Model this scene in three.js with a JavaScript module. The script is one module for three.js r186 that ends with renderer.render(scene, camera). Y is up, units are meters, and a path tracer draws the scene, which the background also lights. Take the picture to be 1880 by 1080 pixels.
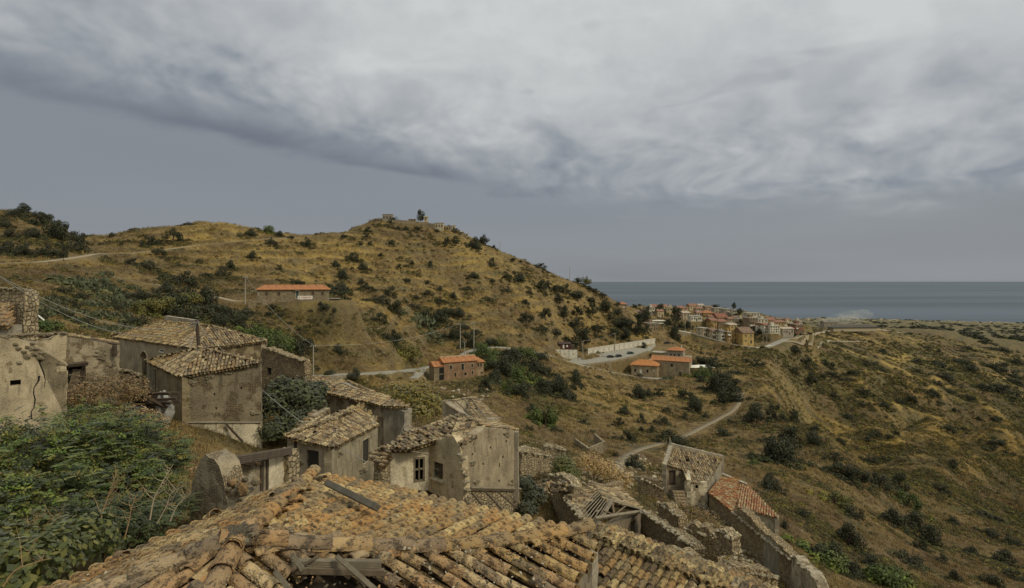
import * as THREE from 'three';
import { mergeGeometries } from 'three/addons/utils/BufferGeometryUtils.js';
import { RoundedBoxGeometry } from 'three/addons/geometries/RoundedBoxGeometry.js';

// ---------------------------------------------------------------- camera, sky, sun, exposure
const V3 = THREE.Vector3, PI = Math.PI;
const scene = new THREE.Scene();
const renderer = new THREE.WebGLRenderer({ antialias: true });
renderer.setSize(1024, 588);
renderer.toneMapping = THREE.LinearToneMapping;
renderer.toneMappingExposure = 1.14;
renderer.shadowMap.enabled = true;
const camera = new THREE.PerspectiveCamera(2 * Math.atan(0.54) * 180 / PI, 1024 / 588, 0.1, 200000);
camera.setViewOffset(1024, 588, 0, 13.61, 1024, 588);       // a level camera with the lens shifted down a little
scene.add(camera);
const sun = new THREE.DirectionalLight(new THREE.Color(1.0, 0.9, 0.74), 1.5);
sun.position.set(270, 300, 170);
sun.castShadow = true; sun.shadow.radius = 20;
Object.assign(sun.shadow.camera, { left: -500, right: 700, top: 600, bottom: -300, near: 1, far: 2500 });
sun.shadow.mapSize.set(4096, 4096);
scene.add(sun);
const SEA_Y = -300;

// ---------------------------------------------------------------- random numbers and noise
let seedNow = 7;
function srand(s) { seedNow = s >>> 0; }
function rnd() { seedNow = (seedNow + 0x6D2B79F5) >>> 0; let t = seedNow; t = Math.imul(t ^ (t >>> 15), t | 1); t ^= t + Math.imul(t ^ (t >>> 7), t | 61); return ((t ^ (t >>> 14)) >>> 0) / 4294967296; }
const rr = (a, b) => a + (b - a) * rnd();
const pick = (a) => a[Math.floor(rnd() * a.length)];
const PERM = new Uint8Array(512);
srand(11);
{ const p = [...Array(256).keys()]; for (let i = 255; i > 0; i--) { const j = Math.floor(rnd() * (i + 1)); [p[i], p[j]] = [p[j], p[i]]; } for (let i = 0; i < 512; i++) PERM[i] = p[i & 255]; }
const fade = (t) => t * t * t * (t * (t * 6 - 15) + 10);
const GX = [], GY = [];
for (let i = 0; i < 16; i++) { GX.push(Math.cos(i * PI / 8)); GY.push(Math.sin(i * PI / 8)); }
function noise(x, y, per = 0) {                              // 2D gradient noise, about -0.7 .. 0.7, repeating after «per» cells
  let X = Math.floor(x), Y = Math.floor(y); const fx = x - X, fy = y - Y;
  let X1 = X + 1, Y1 = Y + 1;
  if (per) { X = ((X % per) + per) % per; X1 = ((X1 % per) + per) % per; Y = ((Y % per) + per) % per; Y1 = ((Y1 % per) + per) % per; }
  const h = (a, b) => PERM[PERM[a & 255] + (b & 255)] & 15;
  const a = h(X, Y), b = h(X1, Y), c = h(X, Y1), d = h(X1, Y1), u = fade(fx), v = fade(fy);
  const n0 = GX[a] * fx + GY[a] * fy, n1 = GX[b] * (fx - 1) + GY[b] * fy, n2 = GX[c] * fx + GY[c] * (fy - 1), n3 = GX[d] * (fx - 1) + GY[d] * (fy - 1);
  return n0 + u * (n1 - n0) + v * (n2 - n0 + u * (n0 - n1 - n2 + n3));
}
function fbm(x, y, oct = 4, per = 0) { let s = 0, a = 1, f = 1; for (let i = 0; i < oct; i++) { s += a * noise(x * f + i * 17, y * f + i * 31, per * f); a *= 0.5; f *= 2; } return s; }
const clamp = (x, a = 0, b = 1) => Math.min(b, Math.max(a, x));
const sst = (a, b, x) => { const t = clamp((x - a) / (b - a)); return t * t * (3 - 2 * t); };
const lerp = (a, b, t) => a + (b - a) * t;
const mix3 = (a, b, t) => [lerp(a[0], b[0], t), lerp(a[1], b[1], t), lerp(a[2], b[2], t)];
const s2l = (c) => { c /= 255; return c <= 0.04045 ? c / 12.92 : Math.pow((c + 0.055) / 1.055, 2.4); };
const l2s = (c) => { c = clamp(c); return c <= 0.0031308 ? c * 12.92 : 1.055 * Math.pow(c, 1 / 2.4) - 0.055; };
const lin = (r, g, b) => [s2l(r), s2l(g), s2l(b)];
const table = (pts, x) => { if (x <= pts[0][0]) return pts[0][1]; for (let i = 1; i < pts.length; i++) if (x <= pts[i][0]) return lerp(pts[i - 1][1], pts[i][1], (x - pts[i - 1][0]) / (pts[i][0] - pts[i - 1][0])); return pts[pts.length - 1][1]; };

// ---------------------------------------------------------------- sky: an overcast deck whose near edge is a shelf of cloud, rain haze beyond it
{
  const W = 3072, H = 1536, data = new Float32Array(W * H * 4);
  const EDGE = [[-180, 7], [-110, 9], [-70, 13.5], [-43, 14.3], [-33, 13.3], [-24, 12.6], [-16, 11.4], [-8, 9.9], [3, 8.0], [20, 6.2], [34, 5.6], [60, 6], [120, 6.5], [180, 7]];
  const BAND = [[-180, 0.2], [-80, 0.5], [-43, 0.9], [-20, 1], [-8, 0.85], [4, 0.5], [20, 0.28], [40, 0.15], [180, 0.2]];
  const hazeLo = lin(128, 132, 136), hazeHi = lin(128, 134, 141), under = lin(104, 111, 122), deckLo = lin(140, 146, 153), deckHi = lin(186, 189, 190);
  for (let j = 0; j < H; j++) {
    const el = ((j + 0.5) / H - 0.5) * PI, y = Math.sin(el), ce = Math.cos(el), elD = el * 180 / PI;
    for (let i = 0; i < W; i++) {
      const o = (j * W + i) * 4, phi = ((i + 0.5) / W - 0.5) * 2 * PI, x = Math.cos(phi) * ce, z = Math.sin(phi) * ce;
      let c;
      if (el <= 0) c = hazeLo;
      else {
        const az = Math.atan2(x, -z) * 180 / PI, k = 1 / (y + 0.1), px = x * k, pz = z * k;
        const w1 = fbm(px * 0.9 + 3, pz * 0.9, 3), w2 = fbm(px * 0.9 + 40, pz * 0.9 + 9, 3);
        const n = fbm(px * 1.7 + w1 * 0.5, pz * 1.7 + w2 * 0.5, 5);           // billows
        const m = fbm(px * 0.42 + 7 + w2 * 0.3, pz * 0.42, 4);                     // broad light and shade
        const az0 = Math.atan2(x, -z) * 180 / PI, fine = fbm(az0 * 0.24 + w1 * 0.9, elD * 0.42 + w2 * 0.9, 5);
        const e = elD - table(EDGE, az) + w1 * 0.9 + n * 0.8;
        const band = table(BAND, az);
        const haze = mix3(mix3(hazeLo, hazeHi, sst(0, 9, elD)), lin(132, 136, 140), sst(5, 40, az) * 0.75 * (1 - sst(0, 12, elD) * 0.5));
        const hz = 1 + fbm(px * 0.25 + 90, pz * 0.25, 3) * 0.10;
        let t = sst(-1, 22, e) * 0.75 + 0.12 + m * 0.30 + n * 0.14 + (fine + 0.4 * fbm(az0 * 0.62 + w1 * 1.5 + 3, elD * 0.95 + w2 * 1.5, 4)) * (0.13 + 0.30 * Math.exp(-(((e - 4) / 5) ** 2)));
        t += 0.26 * Math.exp(-(((az + 4) / 15) ** 2) - (((elD - 19) / 9) ** 2)) + 0.13 * sst(18, 42, az) * sst(8, 22, elD);
        t -= 0.36 * sst(-14, -44, az) * sst(10, 26, elD);
        const a1 = fbm(az * 0.085 + w1 * 0.5 + 5, elD * 0.15 + w2 * 0.5, 5), a2 = fbm(az * 0.10 + 40 + w2 * 0.6, elD * 0.17 + 9 + w1 * 0.6, 5), near = 0.35 + 0.65 * Math.exp(-(((e - 4) / 7) ** 2));
        t -= 0.40 * sst(0.0, 0.6, a1) * near; t += 0.36 * sst(0.0, 0.5, a2) * near;
        let deck = mix3(deckLo, deckHi, clamp(t, -0.28, 1.12));
        const dk = band * Math.exp(-(((e - 0.6) / (1.3 + 1.2 * sst(0, 3, e))) ** 2));
        deck = mix3(deck, under, clamp(dk * (0.86 + 0.35 * n)));
        // ragged dark scud under the lighter deck on the right
        const sc = sst(0.28, 0.62, fbm(px * 1.6 + 60 + w1, pz * 2.0 + 20 + w2, 4)) * sst(3, 7, e);
        deck = mix3(deck, lin(146, 151, 157), sc * 0.5);
        const a = sst(-0.55, 0.55 + (1 - band) * 3.2, e);
        c = mix3(haze.map((q) => q * hz), deck, a);
        const zen = 1 + 0.7 * sst(26, 82, elD);
        c = c.map((q) => q * zen);
      }
      data[o] = c[0]; data[o + 1] = c[1]; data[o + 2] = c[2]; data[o + 3] = 1;
    }
  }
  const t = new THREE.DataTexture(data, W, H, THREE.RGBAFormat, THREE.FloatType);
  t.mapping = THREE.EquirectangularReflectionMapping; t.magFilter = t.minFilter = THREE.LinearFilter; t.colorSpace = THREE.LinearSRGBColorSpace; t.needsUpdate = true;
  scene.background = t; scene.environment = t;
}

// ---------------------------------------------------------------- textures (metres in uv; each says what a surface is made of)
function tex(n, f, srgb = true) {
  const d = new Uint8Array(n * n * 4);
  for (let j = 0; j < n; j++) for (let i = 0; i < n; i++) {
    const c = f((i + 0.5) / n, (j + 0.5) / n), o = (j * n + i) * 4;
    for (let k = 0; k < 3; k++) d[o + k] = Math.round(255 * (srgb ? l2s(c[k]) : clamp(c[k])));
    d[o + 3] = 255;
  }
  const t = new THREE.DataTexture(d, n, n, THREE.RGBAFormat);
  t.wrapS = t.wrapT = THREE.RepeatWrapping; t.magFilter = THREE.LinearFilter; t.minFilter = THREE.LinearMipmapLinearFilter; t.generateMipmaps = true;
  if (srgb) t.colorSpace = THREE.SRGBColorSpace;
  t.needsUpdate = true; return t;
}
const rep = (t, k, k2 = k) => { const c = t.clone(); c.repeat.set(k, k2); c.needsUpdate = true; return c; };
// cells: distance to nearest and second nearest point, and the id of the nearest, on a wrapped grid
function cells(u, v, n, m = n) {
  const x = u * n, y = v * m, X = Math.floor(x), Y = Math.floor(y); let d1 = 9, d2 = 9, id = 0;
  for (let a = -1; a <= 1; a++) for (let b = -1; b <= 1; b++) {
    const gx = ((X + a) % n + n) % n, gy = ((Y + b) % m + m) % m, h = PERM[PERM[gx & 255] + (gy & 255)], h2 = PERM[h + 77 & 511];
    const dx = X + a + 0.15 + 0.7 * h / 255 - x, dy = Y + b + 0.15 + 0.7 * h2 / 255 - y, d = Math.hypot(dx, dy);
    if (d < d1) { d2 = d1; d1 = d; id = h; } else if (d < d2) d2 = d;
  }
  return [d1, d2, id];
}
const plasterF = (stone, dark) => (u, v) => {
  const a = fbm(u * 4, v * 4, 6, 4), b = fbm(u * 12 + 5, v * 3 + 2, 4, 0) * 0, st = fbm(u * 14, v * 2.0, 4, 2) , f = fbm(u * 40, v * 40, 3, 40);
  let k = 0.82 + a * 0.42 + f * 0.22;
  k *= 1 - dark * sst(0.12, 0.6, st + a * 0.4);
  let c = [k, k * 0.985, k * 0.955];
  const ex = sst(stone, stone + 0.2, fbm(u * 5 + 9, v * 5 + 4, 5, 5) + f * 0.2);   // plaster fallen off: rubble masonry
  if (ex > 0) { const [d1, d2, id] = cells(u + 0.014 * f, v + 0.01 * a, 38, 56), g = sst(-0.1, 0.28, d2 - d1), t = 0.42 + 0.4 * (id / 255); c = mix3(c, [t * lerp(0.5, 1, g), t * lerp(0.44, 0.9, g), t * lerp(0.36, 0.74, g)], ex * 0.75); }
  const pit = sst(0.45, 0.6, fbm(u * 60 + 3, v * 60, 2, 60)); c = c.map((q) => q * (1 - 0.5 * pit));
  return c.map((q) => q * 0.95);
};
const plasterB = (stone) => (u, v) => {
  const f = fbm(u * 40, v * 40, 3, 40), a = fbm(u * 4, v * 4, 6, 4), ex = sst(stone, stone + 0.2, fbm(u * 5 + 9, v * 5 + 4, 5, 5) + f * 0.2), [d1, d2] = cells(u + 0.014 * f, v + 0.01 * a, 38, 56);
  const h = lerp(0.72 + a * 0.15 + f * 0.16, 0.18 + 0.5 * sst(0, 0.35, d2 - d1), ex); return [h, h, h];
};
const T = {};
T.plaster = tex(1024, plasterF(0.33, 0.4)); T.plasterB = tex(1024, plasterB(0.33), false);
T.worn = tex(1024, plasterF(0.02, 0.5)); T.wornB = tex(1024, plasterB(0.02), false);
T.rubble = tex(1024, (u, v) => { const w = fbm(u * 8, v * 8, 3, 8) * 0.02, [d1, d2, id] = cells(u + w, v - w, 18, 26), g = sst(0.01, 0.16, d2 - d1), n = fbm(u * 32, v * 32, 4, 32), t = (0.5 + 0.42 * id / 255) * (1 + n * 0.3), big = 1 + 0.25 * fbm(u * 3, v * 3, 3, 3); return [t * lerp(0.5, 1, g) * big, t * lerp(0.46, 0.93, g) * big, t * lerp(0.4, 0.8, g) * big]; });
T.rubbleB = tex(1024, (u, v) => { const w = fbm(u * 8, v * 8, 3, 8) * 0.02, [d1, d2, id] = cells(u + w, v - w, 18, 26), h = 0.75 * sst(0, 0.3, d2 - d1) * (0.6 + 0.4 * id / 255) + 0.2 + 0.15 * fbm(u * 32, v * 32, 3, 32); return [h, h, h]; }, false);
T.tile = tex(1024, (u, v) => {
  const a = fbm(u * 5, v * 5, 5, 5), f = fbm(u * 48, v * 48, 3, 48), l = fbm(u * 10 + 3, v * 10 + 8, 7, 10), l2 = fbm(u * 30 + 13, v * 30 + 1, 4, 30), l3 = fbm(u * 26 + 2, v * 26 + 5, 3, 26);
  let c = [0.82 + a * 0.3 + f * 0.2, 0.8 + a * 0.34 + f * 0.2, 0.78 + a * 0.36 + f * 0.2];
  c = mix3(c, [0.13, 0.125, 0.12], 0.86 * sst(-0.1, 0.38, l + f * 0.7));
  c = mix3(c, [0.62, 0.72, 0.85], 0.55 * sst(0.3, 0.5, l2 + f * 0.3));
  c = mix3(c, [1.0, 0.82, 0.34], 0.4 * sst(0.34, 0.5, l3));
  return c;
});
T.tileB = tex(512, (u, v) => { const h = 0.5 + 0.3 * fbm(u * 14 + 3, v * 14 + 8, 5, 14) + 0.35 * fbm(u * 40, v * 40, 3, 40); return [h, h, h]; }, false);
T.wood = tex(512, (u, v) => { const g = fbm(u * 24, v * 2, 4, 2), k = 0.62 + g * 0.55 + fbm(u * 60, v * 6, 2, 6) * 0.25; return [k, k * 0.95, k * 0.88]; });
T.woodB = tex(512, (u, v) => { const h = 0.5 + fbm(u * 24, v * 2, 4, 2) * 0.7; return [h, h, h]; }, false);
T.earth = tex(1024, (u, v) => { const a = fbm(u * 5, v * 5, 6, 5), f = fbm(u * 36, v * 36, 4, 36), [d1, d2, id] = cells(u, v, 40), st = (id > 225 ? sst(0.5, 0.2, d1) : 0); let k = 0.78 + a * 0.3 + f * 0.42; return mix3([k, k * 0.97, k * 0.9], [0.95, 0.95, 0.95], st * 0.5); });
T.earthB = tex(1024, (u, v) => { const h = 0.5 + fbm(u * 5, v * 5, 6, 5) * 0.3 + fbm(u * 36, v * 36, 4, 36) * 0.45; return [h, h, h]; }, false);
T.road = tex(512, (u, v) => { const k = 0.8 + fbm(u * 4, v * 4, 5, 4) * 0.25 + fbm(u * 60, v * 60, 2, 60) * 0.2; return [k, k, k * 0.98]; });
T.pantile = tex(256, (u, v) => { const w = Math.abs(((u * 8) % 1) - 0.5) * 2, r = ((v * 5) % 1), k = (0.62 + 0.38 * w) * (r < 0.12 ? 0.8 : 1) * (1 + fbm(u * 16, v * 16, 3, 16) * 0.35 + fbm(u * 3 + 5, v * 3, 3, 3) * 0.55); return [k, k * (0.97 + 0.1 * noise(u * 4, v * 4, 4)), k]; });
T.pantileB = tex(256, (u, v) => { const w = Math.abs(((u * 8) % 1) - 0.5) * 2, r = ((v * 5) % 1); const h = 0.7 * w + 0.3 * (1 - r); return [h, h, h]; }, false);

const M = {}, WARM = [1.0, 0.97, 0.81];      // the earths and clays of this hillside all lean to yellow
function mat(name, color, o = {}) { const m = new THREE.MeshStandardMaterial({ color: new THREE.Color().setRGB(color[0] * WARM[0], color[1] * WARM[1], color[2] * WARM[2]), roughness: 0.95, side: THREE.DoubleSide, ...o }); m.name = name; return m; }
const plaster = (name, color, k = 0.28) => mat(name, color, { map: rep(T.plaster, k), bumpMap: rep(T.plasterB, k), bumpScale: 0.05 });
const worn = (name, color, k = 0.28) => mat(name, color, { map: rep(T.worn, k), bumpMap: rep(T.wornB, k), bumpScale: 0.08 });
const rubble = (name, color, k = 0.22) => mat(name, color, { map: rep(T.rubble, k), bumpMap: rep(T.rubbleB, k), bumpScale: 0.12 });
M.greyPlaster = plaster('grey_plaster', [0.41, 0.37, 0.31]); M.tanPlaster = plaster('tan_plaster', [0.43, 0.365, 0.27]); M.palePlaster = plaster('pale_plaster', [0.62, 0.55, 0.42]);
M.whitePlaster = plaster('white_plaster', [0.9, 0.82, 0.66], 0.2); M.wornGrey = worn('worn_grey', [0.42, 0.36, 0.27]); M.wornPale = worn('worn_pale', [0.74, 0.67, 0.53]);
M.stone = rubble('rubble_stone', [0.42, 0.35, 0.25]); M.paleStone = rubble('pale_rubble', [0.5, 0.44, 0.34]); M.darkStone = rubble('dark_rubble', [0.3, 0.25, 0.18]);
M.farStone = rubble('far_stone', [0.40, 0.355, 0.275], 0.12); M.wallStone = rubble('grey_wall_stone', [0.46, 0.435, 0.38], 0.1); M.kerb = mat('pale_kerb', [0.62, 0.59, 0.52]);
M.wood = mat('weathered_wood', [0.34, 0.28, 0.21], { map: rep(T.wood, 1), bumpMap: rep(T.woodB, 1), bumpScale: 0.02 });
M.darkWood = mat('dark_wood', [0.13, 0.1, 0.075], { map: rep(T.wood, 1), bumpMap: rep(T.woodB, 1), bumpScale: 0.02 });
M.greyWood = mat('grey_wood', [0.4, 0.36, 0.29], { map: rep(T.wood, 1), bumpMap: rep(T.woodB, 1), bumpScale: 0.02 });
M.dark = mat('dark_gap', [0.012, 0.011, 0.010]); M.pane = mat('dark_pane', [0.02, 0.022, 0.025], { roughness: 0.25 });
M.shutter = mat('dark_shutter', [0.035, 0.036, 0.036], { roughness: 0.7 }); M.concrete = mat('concrete', [0.42, 0.4, 0.36], { map: rep(T.road, 0.3) });
M.roadTop = mat('road_surface', [0.34, 0.325, 0.29], { map: rep(T.road, 0.2) }); M.path = mat('footpath_earth', [0.29, 0.25, 0.185], { map: rep(T.earth, 0.2), bumpMap: rep(T.earthB, 0.2), bumpScale: 0.08 }); M.track = mat('dirt_track', [0.4, 0.345, 0.26], { map: rep(T.earth, 0.2), bumpMap: rep(T.earthB, 0.2), bumpScale: 0.08 });
M.metal = mat('grey_metal', [0.3, 0.3, 0.3], { roughness: 0.6, metalness: 0.4 }); M.cable = mat('cable', [0.32, 0.32, 0.31], { roughness: 0.7 }); M.pole = mat('pole_concrete', [0.36, 0.34, 0.3]);
M.white = mat('white_paint', [0.75, 0.74, 0.7]); M.orangeRoof = mat('orange_roof', [0.50, 0.225, 0.095], { map: rep(T.pantile, 0.4), bumpMap: rep(T.pantileB, 0.4), bumpScale: 0.08 });
M.bark = mat('bark', [0.12, 0.095, 0.07], { map: rep(T.wood, 1) });
M.leaf = mat('leaves', [1, 1, 1], { vertexColors: true, roughness: 0.8 });

// ---------------------------------------------------------------- building helpers
const P = (px, py, d) => new V3((px - 940) / 1000 * d, (515 - py) / 1000 * d, -d);   // a point at depth d on the line of sight of a photo point
const used = new Map();
function numbered(n) { const k = used.get(n) || 0; used.set(n, k + 1); return k ? `${n}_${String(k).padStart(3, '0')}` : n; }
function tag(o, label, category, group, kind) { if (label) o.userData.label = label; if (category) o.userData.category = category; if (group) o.userData.group = group; if (kind) o.userData.kind = kind; return o; }
function thing(name, label, category, pos, group) { const o = new THREE.Group(); o.name = numbered(name); o.position.copy(pos); scene.add(o); return tag(o, label, category, group, 'thing'); }
function part(parent, name, geo, m) { const o = new THREE.Mesh(geo, m); o.name = name; o.castShadow = o.receiveShadow = true; parent.add(o); return o; }
function solo(name, label, category, geo, m, group, kind) { const o = part(scene, numbered(name), geo, m); return tag(o, label, category, group, kind); }
function stuffOf(parent, name, geo, m, mats, cols) {
  const o = new THREE.InstancedMesh(geo, m, mats.length); o.name = parent === scene ? numbered(name) : name; o.castShadow = o.receiveShadow = true;
  for (let i = 0; i < mats.length; i++) { o.setMatrixAt(i, mats[i]); if (cols) o.setColorAt(i, cols[i]); }
  o.userData.kind = 'stuff'; parent.add(o); return o;
}
const basis = (x, y, z, p) => new THREE.Matrix4().makeBasis(x, y, z).setPosition(p);
function beam(g, name, a, b, w, h, m, o0) {                 // a squared timber from a to b (world points)
  const o = o0 || g.position, len = a.distanceTo(b), geo = new RoundedBoxGeometry(w, len, h, 1, Math.min(w, h) * 0.14);
  const uv = geo.attributes.uv; for (let i = 0; i < uv.count; i++) uv.setXY(i, uv.getX(i) * 0.4 + w * 7, uv.getY(i) * len);
  const me = part(g, name, geo, m); me.position.copy(a).add(b).multiplyScalar(0.5).sub(o);
  me.quaternion.setFromUnitVectors(new V3(0, 1, 0), b.clone().sub(a).normalize()); return me;
}
function tube(pts, r, seg = 24, rad = 5) { return new THREE.TubeGeometry(new THREE.CatmullRomCurve3(pts), seg, r, rad); }
function boxAt(w, h, d, x = 0, y = 0, z = 0) { const b = new THREE.BoxGeometry(w, h, d); b.translate(x, y, z); return b; }
function taperTube(pts, r0, r1, rad = 5) {                   // a tube that thins from r0 to r1
  const n = Math.max(6, pts.length * 3), geo = new THREE.TubeGeometry(new THREE.CatmullRomCurve3(pts), n, 1, rad), c = new THREE.CatmullRomCurve3(pts), p = geo.attributes.position, q = new V3();
  for (let i = 0; i <= n; i++) { c.getPointAt(i / n, q); const r = lerp(r0, r1, i / n); for (let j = 0; j <= rad; j++) { const k = i * (rad + 1) + j; p.setXYZ(k, q.x + (p.getX(k) - q.x) * r, q.y + (p.getY(k) - q.y) * r, q.z + (p.getZ(k) - q.z) * r); } }
  return geo;
}

// ---------------------------------------------------------------- the ground: one sheet from the camera's feet to beyond the coast
// Sections through the land: for each bearing (a column of the photograph) the height angle seen at a row of distances.
const SECTION = [
  [-500, [1.5, 2700, 8, 1120, 14, 930, 22, 830, 30, 740, 60, 600, 110, 500, 170, 430, 260, 380, 330, 420, 700, 560, 4000, 592]],
  [0, [1.5, 3200, 5, 1480, 10, 1120, 15, 940, 22, 815, 30, 720, 45, 655, 60, 610, 80, 560, 110, 505, 140, 484, 180, 442, 220, 402, 260, 384, 320, 410, 600, 540, 4000, 592]],
  [100, [1.5, 3200, 5, 1480, 10, 1120, 15, 960, 22, 825, 30, 728, 45, 662, 60, 616, 80, 572, 110, 522, 140, 492, 180, 458, 220, 425, 250, 409, 300, 440, 600, 545, 4000, 592]],
  [175, [1.5, 3200, 5, 1480, 10, 1130, 15, 970, 22, 835, 32, 738, 45, 690, 60, 650, 78, 602, 105, 560, 135, 522, 165, 490, 200, 468, 230, 459, 260, 450, 300, 431, 380, 450, 700, 545, 4000, 592]],
  [250, [1.5, 3300, 5, 1500, 10, 1150, 15, 990, 22, 860, 33, 750, 45, 702, 60, 655, 78, 612, 105, 578, 135, 545, 165, 512, 195, 488, 235, 466, 280, 436, 312, 419, 400, 450, 700, 545, 4000, 592]],
  [300, [1.5, 3300, 5, 1500, 10, 1150, 15, 1000, 22, 880, 33, 775, 45, 702, 60, 655, 78, 618, 105, 590, 135, 558, 165, 525, 195, 500, 235, 470, 280, 436, 318, 412, 400, 450, 700, 545, 4000, 592]],
  [400, [1.5, 3400, 5, 1520, 10, 1180, 15, 1020, 22, 920, 34, 805, 45, 720, 60, 668, 78, 640, 105, 608, 140, 568, 168, 554, 190, 530, 230, 490, 280, 444, 322, 404, 400, 440, 700, 545, 4000, 592]],
  [500, [1.5, 3400, 5, 1520, 10, 1200, 15, 1040, 22, 950, 34, 850, 45, 745, 60, 696, 80, 676, 110, 652, 140, 612, 166, 570, 182, 552, 200, 532, 250, 480, 300, 438, 330, 423, 420, 460, 700, 550, 4000, 592]],
  [600, [1.5, 3400, 5, 1540, 10, 1220, 15, 1060, 22, 970, 30, 900, 45, 775, 60, 745, 90, 732, 130, 727, 146, 720, 153, 692, 158, 668, 165, 628, 172, 588, 180, 558, 190, 552, 215, 544, 250, 522, 300, 470, 345, 428, 450, 470, 800, 555, 4000, 592]],
  [700, [1.5, 3400, 5, 1560, 10, 1240, 15, 1080, 22, 1000, 30, 940, 40, 850, 60, 770, 90, 754, 130, 736, 150, 716, 158, 690, 164, 682, 172, 655, 186, 622, 210, 592, 250, 552, 300, 488, 350, 421, 372, 402, 480, 450, 800, 555, 4000, 592]],
  [800, [1.5, 3400, 5, 1560, 10, 1260, 15, 1100, 22, 1010, 30, 950, 40, 870, 60, 795, 90, 758, 130, 730, 165, 708, 190, 696, 204, 680, 218, 655, 232, 638, 260, 592, 300, 528, 350, 448, 382, 409, 480, 450, 800, 555, 4000, 592]],
  [900, [1.5, 3400, 5, 1560, 10, 1270, 15, 1120, 22, 1030, 30, 955, 45, 880, 60, 826, 75, 800, 100, 772, 140, 732, 170, 702, 200, 668, 225, 640, 250, 618, 290, 568, 330, 516, 368, 464, 390, 451, 500, 500, 800, 560, 4000, 592]],
  [1000, [1.5, 3400, 5, 1560, 10, 1280, 15, 1130, 22, 1060, 30, 1012, 34, 962, 38, 884, 42, 850, 50, 828, 60, 826, 80, 820, 110, 800, 150, 760, 190, 711, 220, 676, 242, 652, 262, 640, 300, 600, 340, 550, 380, 504, 396, 494, 520, 520, 800, 565, 4000, 592]],
  [1040, [1.5, 3400, 5, 1560, 10, 1285, 15, 1140, 22, 1065, 30, 1026, 36, 958, 40, 888, 44, 860, 50, 842, 60, 838, 80, 830, 110, 810, 150, 770, 190, 720, 220, 688, 242, 670, 262, 664, 284, 658, 297, 648, 312, 634, 340, 590, 380, 528, 402, 513, 530, 525, 850, 570, 4000, 592]],
  [1100, [1.5, 3400, 5, 1560, 10, 1290, 15, 1150, 22, 1050, 30, 980, 38, 925, 48, 878, 60, 862, 80, 848, 110, 826, 150, 788, 200, 730, 240, 692, 258, 679, 272, 674, 283, 667, 296, 656, 312, 647, 330, 632, 350, 606, 380, 570, 412, 536, 560, 560, 900, 575, 4000, 592]],
  [1200, [1.5, 3400, 5, 1560, 10, 1300, 15, 1160, 22, 1080, 30, 1020, 38, 970, 48, 925, 60, 896, 80, 872, 110, 840, 150, 798, 200, 748, 240, 716, 266, 697, 300, 680, 320, 662, 350, 636, 380, 612, 420, 596, 470, 580, 540, 568, 620, 562, 720, 572, 1100, 590, 4000, 592]],
  [1300, [1.5, 3400, 5, 1560, 10, 1320, 15, 1180, 22, 1110, 30, 1050, 40, 1000, 50, 955, 60, 928, 80, 890, 110, 850, 150, 806, 200, 760, 240, 722, 272, 694, 300, 680, 330, 668, 362, 654, 396, 634, 425, 614, 480, 597, 560, 577, 640, 565, 740, 574, 1100, 592, 4000, 592]],
  [1400, [1.5, 3400, 5, 1560, 10, 1340, 15, 1220, 22, 1160, 30, 1100, 40, 1045, 50, 1005, 60, 970, 80, 920, 110, 868, 150, 812, 190, 760, 215, 734, 250, 712, 300, 688, 350, 655, 400, 634, 450, 618, 520, 598, 600, 584, 680, 578, 800, 588, 1200, 600, 4000, 591]],
  [1500, [1.5, 3400, 5, 1560, 10, 1360, 15, 1250, 22, 1200, 30, 1140, 45, 1085, 60, 1026, 80, 955, 110, 890, 140, 832, 172, 787, 200, 810, 262, 815, 300, 796, 330, 762, 380, 702, 430, 662, 480, 636, 540, 618, 610, 604, 720, 604, 1000, 600, 2000, 592, 3900, 584, 4000, 591]],
  [1600, [1.5, 3400, 5, 1560, 10, 1380, 15, 1280, 22, 1240, 30, 1190, 45, 1125, 60, 1066, 80, 1002, 110, 932, 145, 866, 165, 886, 190, 876, 215, 838, 238, 803, 265, 824, 305, 820, 340, 776, 390, 722, 450, 680, 520, 645, 590, 620, 650, 605, 760, 606, 1000, 602, 2000, 594, 3900, 586, 4000, 592]],
  [1700, [1.5, 3400, 5, 1580, 10, 1400, 15, 1310, 22, 1270, 30, 1220, 45, 1150, 60, 1096, 80, 1040, 110, 980, 140, 930, 185, 866, 230, 812, 252, 797, 285, 820, 325, 818, 365, 786, 450, 712, 550, 662, 650, 630, 740, 612, 900, 605, 1300, 602, 2000, 596, 3900, 589, 4000, 592]],
  [1800, [1.5, 3400, 5, 1600, 10, 1420, 15, 1330, 22, 1290, 30, 1240, 45, 1170, 60, 1120, 80, 1064, 110, 1010, 150, 950, 200, 884, 255, 818, 278, 801, 310, 824, 355, 818, 405, 768, 550, 682, 700, 640, 900, 618, 1500, 606, 2500, 599, 3900, 591, 4000, 593]],
  [1900, [1.5, 3400, 5, 1620, 10, 1440, 15, 1350, 22, 1300, 30, 1260, 45, 1190, 60, 1140, 80, 1085, 110, 1030, 150, 972, 200, 912, 260, 850, 288, 831, 325, 852, 370, 842, 425, 775, 550, 702, 700, 652, 900, 626, 1500, 608, 2500, 600, 3900, 593, 4000, 594]],
  [2500, [1.5, 3600, 5, 1620, 10, 1440, 30, 1260, 60, 1150, 110, 1050, 200, 930, 300, 850, 420, 780, 700, 680, 1500, 615, 3900, 594, 4000, 595]],
];
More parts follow.
